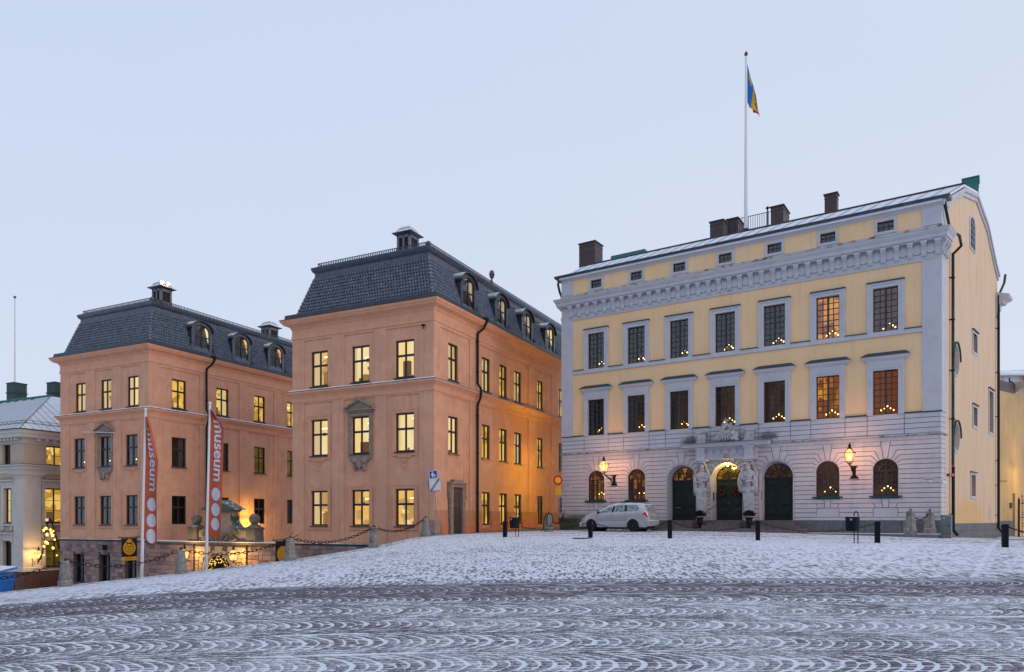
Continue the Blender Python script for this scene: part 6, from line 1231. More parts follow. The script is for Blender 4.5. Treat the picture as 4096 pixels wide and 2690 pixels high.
for k in range(24): x = -.8 - k * .62; q.tube([(x, .05, 9.05), (x, .35, 9.35), (x, .05, 9.35)], .02, 4)
for k in range(5): y = .2 + k * .62; q.tube([(0, y, 9.05), (-.3, y, 9.35), (0, y, 9.35)], .02, 4)
for dz in (.1, .3): q.tube([(-16, .12 + dz * .4, 9.05 + dz), (-.35, .12 + dz * .4, 9.05 + dz)], .018, 4); q.tube([(-.15 - dz * .4, .1, 9.05 + dz), (-.15 - dz * .4, 5, 9.05 + dz)], .018, 4)
q.build('snow_guard', M['oldcopper'], cr_, stuff=True)
MB().sweep(pth, [(.60, 8.555), (.74, 8.535), (.74, 8.60), (.60, 8.60)]).build('gutter', M['copper_brown'], CB)
for x, y, a, b, z0_, z1_ in ((-16.05, 8.5, .6, .6, 11.2, 14.8), (-9.7, 8.5, .6, .6, 10.5, 14.3)):
    q = MB(); q.box(ID, x - a, x + a, -y - b, -y + b, z0_, z1_); q.box(ID, x - a - .08, x + a + .08, -y - b - .08, -y + b + .08, z1_ - .95, z1_ - .87); q.box(ID, x - a - .06, x + a + .06, -y - b - .06, -y + b + .06, z1_, z1_ + .06); q.build('chimney', M['copper'], CB)
pl = thing('flagpole', 'bare thin white flagpole rising above the cream building roof', 'flagpole', (-51.42, 75, 9)); q = MB(); q.tube([(0, 0, 0), (0, 0, 15.6)], [.11, .06], 8); q.build('pole', M['white'], pl); MB().ball((0, 0, 15.7), .14, 8, 6).build('finial', M['metal_clean'], pl)
# ------------------------------------------------------------------ yellow house at the right edge, roofs behind it
YH = thing('yellow_house', 'ochre house with brown parapet in the lane at the far right', 'house', (29.46, 44, 0)); A0, A1, A2 = (-1.4, -1.26), (2.75, 2.5), (8.5, 8.4)
f1 = Fr(A0, (A1[0] - A0[0], A1[1] - A0[1])); f2 = Fr(A1, (A2[0] - A1[0], A2[1] - A1[1])); q = MB(); l1 = math.dist(A0, A1); l2 = math.dist(A1, A2)
q.quad(f1, [(0, 0, .3), (l1, 0, .3), (l1, 0, 9.8), (0, 0, 9.55)]); q.quad(f2, [(0, 0, .3), (l2, 0, .3), (l2, 0, 10.1), (0, 0, 9.8)]); q.build('wall', M['ochre'], YH)
q = MB(); q.add([(*f1.P(0, .05, 0)[:2], 9.5), (*f1.P(l1 + .05, .05, 0)[:2], 9.76), (*f1.P(l1 + .05, .05, 0)[:2], 10.36), (*f1.P(0, .05, 0)[:2], 10.1), (*f1.P(0, -.5, 0)[:2], 10.1), (*f1.P(l1, -.5, 0)[:2], 10.36)], [(0, 1, 2, 3), (3, 2, 5, 4)]); q.build('parapet', M['copper_brown'], YH)
q = MB() # coved eaves of the second wall
for k in range(6):
    a, b = R(90 * k / 6), R(90 * (k + 1) / 6); q.quad(f2, [(0, .9 * (1 - math.cos(a)), 9.75 + .75 * math.sin(a)), (l2, .9 * (1 - math.cos(a)), 10.0 + .75 * math.sin(a)), (l2, .9 * (1 - math.cos(b)), 10.0 + .75 * math.sin(b)), (0, .9 * (1 - math.cos(b)), 9.75 + .75 * math.sin(b))])
q.quad(f2, [(0, .02, 9.75), (0, .9, 10.5), (0, 0, 10.5)]); q.build('coved_eaves', M['cream'], YH)
q = MB(); q.add([(-1.3, -.6, 10.12), (2.8, 2.9, 10.38), (9, 9.2, 10.7), (9, 16, 11.6), (-1.3, 14, 11.6)], [(0, 1, 2, 3, 4)]); q.box(f2, -.1, l2, .85, .98, 10.45, 10.62); q.build('roof', M['roofsnow'], YH)
MB().lathe([(.16, 10.2), (.16, 11.35)], 10, (1.9, 3.6, 0)).build('flue', M['metal_clean'], YH); q = MB(); q.tube([(2.7, 2.8, 10.6), (3.6, 3.5, 10.5), (5.2, 5.2, 10.4)], .05, 5); q.tube([(2.6, 2.7, 10.45), (2.5, 2.6, 10.8)], .04, 5); q.build('roof_rail', M['iron'], YH)
MB().box(f1, 0, l1, -.1, .05, .3, 1.6).build('plinth', M['granite'], YH); MB().box(f2, 0, 1.2, -.1, .06, .3, 1.6).build('plinth', M['pink'], YH); MB().box(f1, l1 - 1.1, l1 - .6, 0, .03, 2.4, 2.75).build('wall_vent', M['iron'], YH); MB().box(f1, l1 - .35, l1 + .1, -.1, .12, .3, 3.35).build('buttress', M['ochre'], YH)
q = MB(); q.tube([f1.P(1.9, .03, 4.0), f1.P(1.9, .03, .8)], .02, 4); q.tube([f1.P(1.9, .03, 4.0), f1.P(3.9, .03, 4.1)], .015, 4); q.build('cable', M['iron'], YH)
# lantern on a long bracket, its light falls on the yellow wall
lantern('lane_lantern', 'ornate lantern bracket on the ochre wall at the right picture edge, lamp just outside', (33.6, 45.15, 3.95), R(105), 1.75, .3, 330, (1, .58, .08))
ir = thing('iron_gate', 'black wrought iron gate beside the ochre house', 'gate', (31.5, 45.05, .6), -.3); q = MB()
for k in range(9): x = k * .17; q.tube([(x, 0, 0), (x, 0, 2.35 + .15 * math.sin(k))], .016 if k else .06, 5); q.lathe([(.03, 0), (.035, .05), (.003, .16)], 5, (x, 0, 2.35 + .15 * math.sin(k)))
for z in (.3, 1.2, 2.1): q.tube([(0, 0, z), (1.5, 0, z)], .02, 5)
q.build('bars', M['iron'], ir)
for j in range(3): MB().tube([(.27 + .1 * math.cos(a), 0, .75 + j * .7 + .1 * math.sin(a)) for a in np.linspace(0, 1.8 * PI, 12)], .014, 4).build('scroll', M['iron'], ir)
TH = thing('town_house', 'yellow upper storey with snow covered roof behind the ochre house', 'house', (46.5, 70, 6)); q = MB(); hF = Fr((0, 0), (1, 0)); q.box(hF, 0, 3.1, -8, 0, 0, 9.6); q.box(hF, 3.1, 12, -9, -1.2, 0, 9.7); q.build('wall', M['yellow_side'], TH); q = MB(); q.box(hF, .9, 2.4, 0, .06, 0, 9.6); q.build('pilaster', M['trim'], TH)
q = MB(); q.add([(-.6, -.6, 9.75), (3.4, -.6, 9.85), (3.6, -1.8, 9.9), (13, -1.6, 10.2), (13, 4, 10.9), (4, 4, 10.9), (-.6, 3, 10.9)], [(0, 1, 2, 5, 6), (2, 3, 4, 5)]); q.box(hF, -.6, 3.4, -.1, .6, 9.55, 9.75); q.build('roof', M['roofsnow'], TH); MB().tube([(3.2, -.3, 9.6), (3.2, -.2, 8.9), (2.6, .1, 8.2)], .25, 8).build('downpipe', M['copper_bright'], TH); MB().lathe([(.18, 10.5), (.18, 12)], 8, (6, 2, 0)).build('flue', M['pink'], TH)
# ------------------------------------------------------------------ the long castle front across the square, behind the viewer: seen only as a reflection in the panes
KP = thing('castle', 'long ochre castle front across the square, mirrored in the palace panes', 'castle', (0, 0, 0), ROT_P); kF = Fr((70, -25), (-1, 0))
q = MB(); q.box(kF, 0, 140, -30, 0, -3, 20.5); q.build('wall', mat('ochre brown castle plaster', (.26, .17, .115), .9, (.2, .13, .09), .5), KP); q = MB(); q.box(kF, -.5, 140.5, -30.5, .8, 20.5, 21.3); q.add([kF.P(-.5, .8, 21.31), kF.P(140.5, .8, 21.31), kF.P(140.5, -12, 24.5), kF.P(-.5, -12, 24.5)], [(0, 1, 2, 3)]); q.build('roof', M['roofsnow'], KP)
q = MB()
for r_ in range(4):
    for k in range(34): q.box(kF, 2 + k * 4.05, 3.7 + k * 4.05, -.05, .04, 1 + r_ * 5, 4 + r_ * 5)
q.build('windows', M['room_black'], KP, stuff=True)
pass
# ------------------------------------------------------------------ granite posts with chains
def post_mesh():
    q = MB(); q.lathe([(.262, -.15), (.262, .20), (.245, .225), (.232, .24), (.158, .955), (.13, .985)], 8, sq=1); return q.mesh('stone_shaft', M['post'])
PM = post_mesh()
rg = MB(); rg.tube([(.055 * math.cos(a), 0, 1.03 + .055 * math.sin(a)) for a in np.linspace(0, 2 * PI, 13)], .014, 5, cap=False); rg.lathe([(.05, .985), (.05, 1.0)], 8); RING = rg.mesh('iron_ring', M['chain'])
lk = MB(); n_ = 14; L_, W_ = .105, .05
lk.tube([(L_ * math.copysign(abs(math.cos(a)) ** .7, math.cos(a)), W_ * math.copysign(abs(math.sin(a)) ** .8, math.sin(a)), 0) for a in np.linspace(0, 2 * PI, n_ + 1)], .0155, 5, cap=False); LINK = lk.mesh('link', M['chain'])
def post(x, y, z, rot, label, group):
    o = thing('stone_post', label, 'post', (x, y, z), rot, group); O('stone_shaft', PM, o); O('iron_ring', RING, o, (0, 0, 0), rnd(0, 3)); return o
def catenary(a, b, sag, step):
    a, b = Vector(a), Vector(b); pts = [a.lerp(b, t) - Vector((0, 0, sag * 4 * t * (1 - t))) for t in np.linspace(0, 1, 200)]; out = []; acc = 0; nxt = step / 2
    for p, q in zip(pts, pts[1:]):
        l = (q - p).length
        while acc + l >= nxt: out.append((p.lerp(q, (nxt - acc) / l), (q - p).normalized())); nxt += step
        acc += l
    return out
def chain(name, label, a, b, sag, group, step=.172, k=1., joined=False):
    o = thing(name, label, 'chain', a, 0, group); big = MB(); A = Vector(a)
    for i, (p, t) in enumerate(catenary(a, b, sag, step)):
        up = Vector((0, 0, 1)) if abs(t.z) < .95 else Vector((1, 0, 0)); s = t.cross(up).normalized(); w = s.cross(t).normalized(); mt = Matrix((t, w, -s) if i % 2 == 0 else (t, s, w)).transposed()
        if joined: big.add([p - A + mt @ (Vector(v) * k) for v in lk.v], lk.f)
        else: l = O('link', LINK, o, p - A, mt.to_euler()); l.scale = (k, k, k)
    if joined: big.build('links', M['chain'], o, stuff=True)
    return o
GP_, GC_ = 'granite posts along the square edge', 'heavy chains between the granite posts'
PP = [(-20.9, 25.6), (-16.94, 27.5), (-13.24, 29), (-9.49, 31), (-6.48, 34), (-4.51, 37.8)]; PZ = [-1.30, -.88, -.52, -.11, .33, .77]
PLB = ['granite post beyond the blue sand bin, outside the view', 'granite post nearest the blue sand bin, first at the low end of the row', 'granite post between the two tall orange banners', 'granite post in front of the black sign with a plain gold disc', 'granite post in front of the middle salmon wing, below its central windows', 'granite post at the corner of the middle salmon wing, last of the rising row']
CLB = ['heavy iron chain running from the first granite post down to the blue sand bin', 'heavy iron chain hanging below the hanging museum sign and first banner', 'heavy iron chain crossing in front of the fairy-lit gateway', 'heavy iron chain below the middle wing, rising right from the gold disc sign', 'topmost heavy iron chain, ending at the post by the wing corner']
for i, ((x, y), z) in enumerate(zip(PP, PZ)):
    if i: post(x, y, z, -.55 + .1 * i, PLB[i], GP_)
for i in range(5): chain('heavy_chain', CLB[i], (*PP[i], PZ[i] + 1.0), (*PP[i + 1], PZ[i + 1] + 1.0), .42, GC_)
G2 = 'granite posts beside the palace corners'
post(1.94, 38.5, gz(1.94, 38.5) - .02, -.58, 'pale granite post in the alley mouth, a loop of chain hanging on it', G2); post(2.98, 41.15, gz(2.98, 41.15) - .02, -.58, 'stained granite post against the palace corner beside the olive sand bin', G2)
chain('heavy_chain', 'short heavy chain between the two granite posts at the alley mouth', (1.94, 38.5, gz(1.94, 38.5) + .94), (2.98, 41.15, gz(2.98, 41.15) + .94), .55, GC_, .12, .7)
q = thing('chain_loop', 'loose loop of black chain hung over the alley mouth post', 'chain', (1.94, 38.5, gz(1.94, 38.5))); w = MB(); w.tube([(.05 - .16 * math.cos(a), -.16 - .09 * (1 - math.sin(a)), .62 + .36 * math.sin(a)) for a in np.linspace(.5 * PI, 2.5 * PI, 22)], .02, 5, cap=False); w.tube([(-.1, -.1, 1.0), (-.24, -.2, .7), (-.3, -.25, .1), (-.42, -.3, .02)], .025, 5); w.build('links', M['chain'], q, stuff=True)
# raised pavement along the palace with the two right-hand posts
pv = MB(); pts = [(12.9, 1.95), (18.96, 1.95), (18.96, -.05), (12.9, -.05)]
c, n = math.cos(ROT_P), math.sin(ROT_P); w_ = lambda s, d: pw(s, d, 0)[:2]
v = [(*w_(s, d), z) for z in (.4, 1.055) for s, d in ((13.6, 1.95), (18.96, 1.95), (18.96, -.05), (13.6, -.05))]; pv.add(v, [(4, 5, 6, 7)]); P_ = tag(pv.build('pavement', M['snow']), 'snowy raised pavement in front of the palace plinth', 'pavement'); del P_['category']; P_['kind'] = 'structure'
for k in range(9):
    s0, s1 = 13.6 + k * .596, 13.6 + (k + 1) * .596 - .012; q = MB(); v = [(*w_(s, d), z) for z in (.4, 1.06) for s, d in ((s0, 2.16), (s1, 2.16), (s1, 1.95), (s0, 1.95))]; q.add(v, [(4, 5, 6, 7), (0, 1, 5, 4), (1, 2, 6, 5), (3, 0, 4, 7)]); q.build('kerb_stone', M['kerb'], P_)
for k in range(3): q = MB(); d0, d1 = 2.16 - k * .74, 2.16 - (k + 1) * .74 + .012; v = [(*w_(s, d), z) for z in (.4, 1.062) for s, d in ((18.97, d0), (19.14, d0), (19.14, d1), (18.97, d1))]; q.add(v, [(4, 5, 6, 7), (0, 1, 5, 4), (1, 2, 6, 5)]); q.build('kerb_stone', M['step'], P_)
post(16.76, 30.5, 1.05, -.58, 'weathered granite post standing on the raised pavement kerb, chain lying over its top', G2); post(18.12, 31.45, 1.05, -.58, 'mossy granite post against the palace wall beside the grey cabinet', G2)
chain('heavy_chain', 'short heavy chain between the two granite posts on the raised pavement', (16.76, 30.5, 2.04), (18.12, 31.45, 2.04), .38, GC_, .12, .7)
# ------------------------------------------------------------------ square bollards with thin chains
BP = [(-.33, 34.19), (3.42, 31.6), (6.5, 29.84), (9.46, 27.9), (12.9, 25.6), (16.05, 23.6)]
BL = ['black square bollard beside the first litter bin near the alley', 'black square bollard in front of the silver car\'s front wheel', 'black square bollard just right of the silver car, before the left door', 'black square bollard in front of the right palace door', 'black square bollard with a reflector, right of the second litter bin', 'black square bollard farthest right, before the ochre lane']
bm1 = MB(); bm1.poly(Fr((0, 0), (1, 0)), [(-.085, -.1), (.085, -.1), (.085, .735), (.075, .75), (-.075, .75), (-.085, .735)], -.085, .085, .008); BM = bm1.mesh('shaft', M['black'])
for (x, y), lb in zip(BP, BL):
    o = thing('bollard', lb, 'bollard', (x, y, gz(x, y)), -.35, 'black square bollards across the square'); O('shaft', BM, o)
    q = MB(); q.box(Fr((.085, 0), (0, 1)), -.03, .03, 0, .006, .60, .69); q.build('reflector', mat('amber reflector', (.6, .25, .06), .3), o)
    q = MB()
    for sd in (-1, 1): q.tube([(sd * .085, 0, .66), (sd * .115, 0, .69), (sd * .125, 0, .66), (sd * .1, 0, .63), (sd * .085, 0, .65)], .009, 4)
    q.build('eye', M['chain'], o)
CB_ = ['thin chain sagging from the first litter bin to the front of the silver car', 'thin chain sagging in front of the silver car doors', 'thin chain sagging in front of the doorstep, between third and fourth bollards', 'thin chain low over the snow left of the second litter bin']
for i in range(4):
    a, b = BP[i], BP[i + 1]; chain('thin_chain', CB_[i], (a[0] + .1, a[1] - .05, gz(*a) + .66), (b[0] - .1, b[1] + .05, gz(*b) + .66), .30, 'thin chains between the bollards', .085, .5, True)
chain('thin_chain', 'thin chain from the last bollard back towards the ochre lane', (16.17, 23.65, gz(16, 23.6) + .66), (22.5, 27.5, gz(22.5, 27.5) + .5), .3, 'thin chains between the bollards', .085, .5, True)
# ------------------------------------------------------------------ litter bins, boxes
def bin_(x, y, lb, rot):
    o = thing('litter_bin', lb, 'litter bin', (x, y, gz(x, y)), rot, 'black litter bins'); q = MB(); z0, z1 = .42, .93
    q.lathe([(.19, z0), (.22, z0 + .01), (.235, z1 - .03), (.235, z1), (.21, z1), (.20, z1 - .05)], 20, (0, 0, 0)); q.build('bucket', M['black'], o, smooth=False); MB().lathe([(.205, z1 - .02), (.16, z1 + .005), (.01, z1 + .012)], 16).build('snow_cap', M['snow'], o)
    q = MB(); q.tube([(.055, .0, -.05), (.055, .0, z0)], .018, 6); q.build('leg', M['iron'], o); q = MB(); q.tube([(.19, .0, -.05), (.19, .0, z0)], .018, 6); q.build('leg', M['iron'], o)
    MB().tube([(.125 + .072 * math.cos(a), 0, z1 + .06 + .12 * math.sin(a)) for a in np.linspace(-.6, PI + .6, 14)], .018, 6).build('hoop', M['iron'], o)
    MB().box(Fr((0, 0), (1, 0)), -.2, -.12, .215, .24, .80, .87).build('sticker', mat('worn sticker', (.22, .24, .3), .6), o)
bin_(.12, 33.85, 'black litter bin on two legs beside the first bollard near the alley', 0); bin_(12.0, 25.55, 'black litter bin with a hoop handle, on two legs before the grey plinth at right', 0)
def sandbin(name, lb, cat, loc, rot, w, d, h, m, txt=None):
    o = thing(name, lb, cat, loc, rot); q = MB(); a, b = w / 2, d / 2
    def ring(k, z): return [(-a * k, -b * k, z), (a * k, -b * k, z), (a * k, b * k, z), (-a * k, b * k, z)]
    v = ring(.86, 0) + ring(.93, h * .55) + ring(.97, h * .56) + ring(1.0, h * .93); q.add(v, [(4 * r_ + i, 4 * r_ + (i + 1) % 4, 4 * r_ + 4 + (i + 1) % 4, 4 * r_ + 4 + i) for r_ in range(3) for i in range(4)] + [(12, 13, 14, 15)]); q.build('tub', m, o)
    l = MB(); v = [(-a * 1.06, -b * 1.1, h * .90), (a * 1.06, -b * 1.1, h * .90), (a * 1.06, b * 1.1, h * 1.16), (-a * 1.06, b * 1.1, h * 1.16)]; v += [(p[0] * .98, p[1] * .98, p[2] + .06) for p in v]; l.add(v, [(0, 1, 5, 4), (1, 2, 6, 5), (2, 3, 7, 6), (3, 0, 4, 7), (4, 5, 6, 7), (3, 2, 1, 0)]); l.build('lid', m, o)
    if txt: text('lettering', txt, .26, M['ink'], o, (-.12, -b * .975 - .004, h * .76), (R(86), 0, 0), bold=.004)
    else: s_ = MB(); s_.add([(p[0] * .97, p[1] * .96, p[2] + (.008 if i < 4 else .03)) for i, p in enumerate(v[4:] + v[4:])], [(4, 5, 6, 7), (0, 1, 5, 4), (1, 2, 6, 5), (3, 0, 4, 7)]); s_.build('snow_cap', M['snow'], o)
    return o
sandbin('sand_bin', 'olive green sand bin marked SAND, half hidden by the silver car', 'sand bin', pw(.95, .62, gz(3.8, 40.8)), ROT_P, 1.25, .8, .66, M['greenbin'], 'SAND')
sandbin('sand_bin', 'bright blue sand bin with a snowy lid at the lower left edge', 'sand bin', (-19.72, 27.3, gz(-19.6, 27.3) - .02), -.45, 1.7, 1.0, .80, M['bluebin'])
cb = thing('utility_cabinet', 'grey green utility cabinet at the right palace corner', 'cabinet', (18.16, 30.3, .83), ROT_P - .1); q = MB(); q.poly(Fr((0, 0), (1, 0)), [(-.19, .24), (.19, .24), (.19, .98), (-.19, 1.0)], -.15, .15, .012); q.box(Fr((0, 0), (1, 0)), -.21, .21, -.18, .18, 1.0, 1.03); q.build('body', mat('grey green sheet metal', (.16, .22, .22), .5, (.11, .16, .16), 4, snow=.4), cb); q = MB(); q.box(Fr((0, 0), (1, 0)), -.18, .18, -.14, .14, -.1, .24); q.build('base', M['post'], cb); MB().box(Fr((0, 0), (1, 0)), .10, .125, .15, .165, .55, .62).build('lock', M['iron'], cb); MB().box(Fr((0, 0), (1, 0)), -.12, -.04, .15, .154, .88, .92).build('label_plate', M['white'], cb)
dr = thing('drain_cover', 'dark iron drain cover in the snow beside the car bollard', 'drain cover', (3.02, 31.25, gz(3.02, 31.25) - .01)); MB().lathe([(.42, 0), (.42, .022)], 20).build('rim', M['iron'], dr); q = MB(); [q.box(ID, -.3, .3, -.27 + k * .09, -.23 + k * .09, .02, .028) for k in range(7)]; q.build('grate', M['chain'], dr, stuff=True)
# ------------------------------------------------------------------ road signs
def disc(mb, F, r, d0, d1, c=(0, 0), n=28): mb.poly(F, [(c[0] + r * math.cos(2 * PI * k / n), c[1] + r * math.sin(2 * PI * k / n)) for k in range(n)], d0, d1); return mb
zb_ = gz(-3.93, 38.4); sg = thing('road_sign', 'leaning pole with a blue pedestrian sign above a pale end-of-no-parking board', 'sign', (-3.95, 38.45, zb_)); sg.rotation_euler = (0, R(-3.6), 0)
MB().tube([(0, .05, -.1), (0, .05, 3.25)], .032, 8).build('pole', mat('galvanised pole', (.22, .26, .32), .45, metal=.5), sg)
SF = Fr((0, 0), (1, 0)); S1 = Fr((0, -.02), (1, 0)); b1_ = MB(); b1_.poly(SF, [(-.24, 3.02), (.20, 3.04), (.20, 3.46), (-.24, 3.44)], 0, .02); p1_ = b1_.build('blue_board', M['white'], sg); q = MB(); q.poly(SF, [(-.215, 3.045), (.175, 3.065), (.175, 3.435), (-.215, 3.415)], .02, .024); q.build('blue_field', M['signblue'], p1_)
def figure(x, z, k, nm):
    q = MB(); f = lambda pts: q.poly(SF, [(x + a * k, z + b * k) for a, b in pts], .024, .028)
    disc(q, SF, .030 * k, .024, .028, (x, z + .295 * k), 12); f([(-.045, .25), (.045, .25), (.05, .12), (-.05, .12)]); f([(-.045, .125), (-.003, .125), (-.010, 0), (-.035, 0)]); f([(.003, .125), (.045, .125), (.045, .015), (.02, .015)]); f([(-.05, .25), (-.03, .24), (-.07, .1), (-.09, .11)]); f([(.03, .24), (.05, .25), (.10, .15), (.085, .135)]); q.build(nm, M['white'], p1_)
figure(-.055, 3.08, 1.0, 'adult_pictogram'); figure(.06, 3.09, .56, 'child_pictogram')
q = MB(); q.poly(SF, [(-.27, 2.38), (.33, 2.38), (.33, 3.0), (-.27, 3.0)], 0, .025); p2_ = q.build('pale_board', M['signgrey'], sg); q = MB(); disc(q, SF, .21, .025, .027, (.03, 2.69)); p3_ = q.build('faint_ring', M['signmark'], p2_); q = MB(); disc(q, SF, .165, .027, .029, (.03, 2.69)); q.build('ring_field', M['signgrey'], p3_ if False else p2_); q = MB(); q.poly(SF, [(-.10, 2.79), (-.075, 2.815), (.16, 2.59), (.135, 2.565)], .029, .031); q.build('faint_bar', M['signmark'], p2_)
for k in range(5): o_ = k * .028; q = MB(); q.poly(SF, [(-.25 + o_, 2.385), (-.237 + o_, 2.385), (.215 + o_, 2.995), (.202 + o_, 2.995)], .031, .033); q.build('black_stripe', M['ink'], p2_)
MB().poly(Fr((0, .1), (1, 0)), [(-.32, 2.36), (.28, 2.36), (.28, 2.96), (-.32, 2.96)], 0, .02).build('rear_board', M['metal_clean'], sg)
z0 = gz(2.77, 41.0); sg = thing('road_sign', 'round red and yellow no-entry sign with a yellow notice below, by the palace corner', 'sign', (2.72, 41.0, z0)); sg.rotation_euler = (0, R(-.9), 0); MB().tube([(0, .06, -.1), (0, .06, 3.1)], .03, 8).build('pole', mat('galvanised pole', (.3, .34, .4), .45), sg)
q = MB(); disc(q, SF, .27, 0, .015, (-.1 + .02, 2.82)); b_ = q.build('red_disc', M['red'], sg); q = MB(); disc(q, SF, .17, .015, .019, (-.08, 2.82)); q.build('yellow_disc', M['signyellow'], b_)
q = MB(); q.poly(SF, [(-.25, 1.94), (.10, 1.94), (.10, 2.50), (-.25, 2.50)], 0, .015); b_ = q.build('notice_board', M['red'], sg); q = MB(); q.poly(SF, [(-.232, 1.958), (.082, 1.958), (.082, 2.482), (-.232, 2.482)], .015, .018); q.build('notice_field', M['signyellow'], b_)
for k, l in enumerate(('Gäller ej', 'trafik till', 'eller från', 'fastig-', 'heten', 'med', 'adr nr. 4')): text('lettering', l, .072, M['ink'], b_, (-.075, -.0195, 2.445 - k * .074), (R(90), 0, 0), .001)
def plate(name, lb, F_root, s, z, w, h, lines, rot):
    o = thing(name, lb, 'sign', F_root(s, .038, z), rot, 'street name plates'); q = MB(); q.box(SF, -w / 2, w / 2, 0, .02, -h / 2, h / 2); b_ = q.build('plate', M['white'], o); MB().box(SF, -w / 2 + .01, w / 2 - .01, .02, .0215, .002, .008).build('rule', M['ink'], b_)
    for tx, sz, x, zz, al, mt in lines: text('lettering', tx, sz, mt, b_, (x, -.0225, zz), (R(90), 0, 0), .001, al, bold=.0015)
plate('street_sign', 'white Slottsbacken street plate with number 8 on the left palace corner', pw, .38, 3.56, .46, .22, (('Slottsbacken', .085, 0, .055, 'CENTER', M['ink']), ('8', .085, -.19, -.05, 'LEFT', M['ink']), ('Kv. Europa', .045, .19, -.055, 'RIGHT', M['ink'])), ROT_P)
plate('street_sign', 'white Slottsbacken street plate with number 4 on the right palace corner', pw, 18.45, 3.40, .46, .21, (('Slottsbacken', .085, 0, .052, 'CENTER', M['ink']), ('Kv. Europa', .045, -.2, -.06, 'LEFT', M['ink']), ('4', .09, .2, -.05, 'RIGHT', M['ink'])), ROT_P)
def psw(s, d, z): p = PS.P(s, d, z); c, n = math.cos(ROT_P), math.sin(ROT_P); return (PLP[0] + p[0] * c - p[1] * n, PLP[1] + p[0] * n + p[1] * c, z)
plate('street_sign', 'white street plate on the return of the right palace corner', psw, .5, 3.38, .72, .24, (('Bollhusgränd', .09, 0, .055, 'CENTER', mat('faded lettering', (.35, .25, .22), .6)),), ROT_P + PS.rot)
hy = thing('hydrant_sign', 'small red hydrant marker reading 6,3 beside the palace downpipe', 'sign', psw(.95, .16, 3.66), ROT_P + PS.rot - R(36)); q = MB(); q.box(SF, -.05, .26, 0, .02, -.075, .075); b_ = q.build('plate', mat('crimson plate', (.30, .008, .02), .5), hy); MB().box(SF, -.0, .022, .02, .022, -.075, .075).build('stripe', M['signmark'], b_); text('lettering', '6,3', .12, M['white'], b_, (.14, -.023, 0), (R(90), 0, 0), .001); MB().box(SF, -.03, .0, -.14, 0, -.06, .06).build('bracket', M['metal_clean'], hy)
# ------------------------------------------------------------------ hanging museum signs
EM = thing('hanging_sign', 'black and gold hanging sign with crowned ring emblem and the word MUSEUM', 'sign', (-24.88, 49.26, -1.0), ROT_W + PI / 2, 'black and gold signs hanging from the salmon wings')
EF = Fr((0, 0), (1, 0)); q = MB(); q.box(EF, -1.78, -.66, -.008, .008, -.03 + .24, 1.45); cl_ = q.build('cloth', M['cloth_black'], EM); q = MB(); q.box(EF, -1.78, -.66, -.0085, .0085, -.03, .21); q.build('gold_strip', M['gold'], cl_); text('lettering', 'MUSEUM', .15, M['ink'], cl_, (-1.22, -.012, .09), (R(90), 0, 0), .001, space=1.15)
q = MB(); cx_, cz_ = -1.22, .80
for k in range(30):
    a0, a1 = R(122 + k * 296 / 30), R(122 + (k + 1) * 296 / 30); q.poly(EF, [(cx_ + r_ * math.cos(a), cz_ + r_ * math.sin(a)) for r_, a in ((.30, a0), (.455, a0), (.455, a1), (.30, a1))], .006, .012)
q.build('emblem_ring', M['gold'], cl_); q = MB(); disc(q, EF, .265, .006, .012, (cx_, cz_)); dd_ = q.build('emblem_disc', M['gold'], cl_)
q = MB(); q.poly(EF, [(cx_ - .13, cz_ + .34), (cx_ + .13, cz_ + .34), (cx_ + .25, cz_ + .50), (cx_ + .16, cz_ + .50), (cx_ + .15, cz_ + .55), (cx_ + .08, cz_ + .53), (cx_ + .06, cz_ + .61), (cx_ - .06, cz_ + .61), (cx_ - .08, cz_ + .53), (cx_ - .15, cz_ + .55), (cx_ - .16, cz_ + .50), (cx_ - .25, cz_ + .50)], .006, .012); q.build('emblem_crown', M['gold'], cl_)
for x, z in ((-.1, .08), (.1, .08), (0, -.09)): q = MB(); q.poly(EF, [(cx_ + x + a * .075, cz_ + z + b * .075) for a, b in ((-.8, -.6), (.8, -.6), (1, .5), (.55, 0), (.35, .6), (0, 0), (-.35, .6), (-.55, 0), (-1, .5))], .012, .016); q.build('small_crown', M['ink'], cl_)
for txt, a0, a1, fl in (('KUNGLIGA', 150, 225, 0), ('MYNTKABINETTET', 236, 400, 0)):
    for i, ch in enumerate(txt): a = R(a0 + (a1 - a0) * i / (len(txt) - 1)); text('lettering', ch, .085, M['ink'], cl_, (cx_ + .378 * math.cos(a), -.0135, cz_ + .378 * math.sin(a)), (R(90), -(a + PI / 2), 0), .0008)
q = MB(); q.tube([(0, 0, 1.5), (-1.95, 0, 1.5)], .028, 6); q.lathe([(.05, 0), (.01, .12)], 6, (-1.95, 0, 1.46)); q.tube([(-.0, .35, 1.95), (-.8, 0, 1.5)], .014, 4); q.tube([(-.0, -.25, 1.85), (-.7, 0, 1.5)], .014, 4); q.tube([(-.7, 0, 1.5), (-.7, 0, 1.43)], .02, 4); q.tube([(-1.74, 0, 1.5), (-1.74, 0, 1.43)], .02, 4); br_ = q.build('bracket', M['iron'], EM)
E2 = thing('hanging_sign', 'black hanging sign with a plain gold disc behind a granite post', 'sign', (-12.8, 43.27, -1.0), ROT_W + PI / 2, 'black and gold signs hanging from the salmon wings'); q = MB(); q.box(EF, -1.78, -.66, -.008, .008, 0, 1.43); c2_ = q.build('cloth', M['cloth_black'], E2); q = MB(); q.poly(EF, [(-1.22 + .46 * math.cos(2 * PI * k / 32), .68 + .46 * math.sin(2 * PI * k / 32)) for k in range(32)], .006, .014); q.build('gold_disc', M['gold'], c2_); b2_ = br_.copy(); COL.objects.link(b2_); b2_.parent = E2
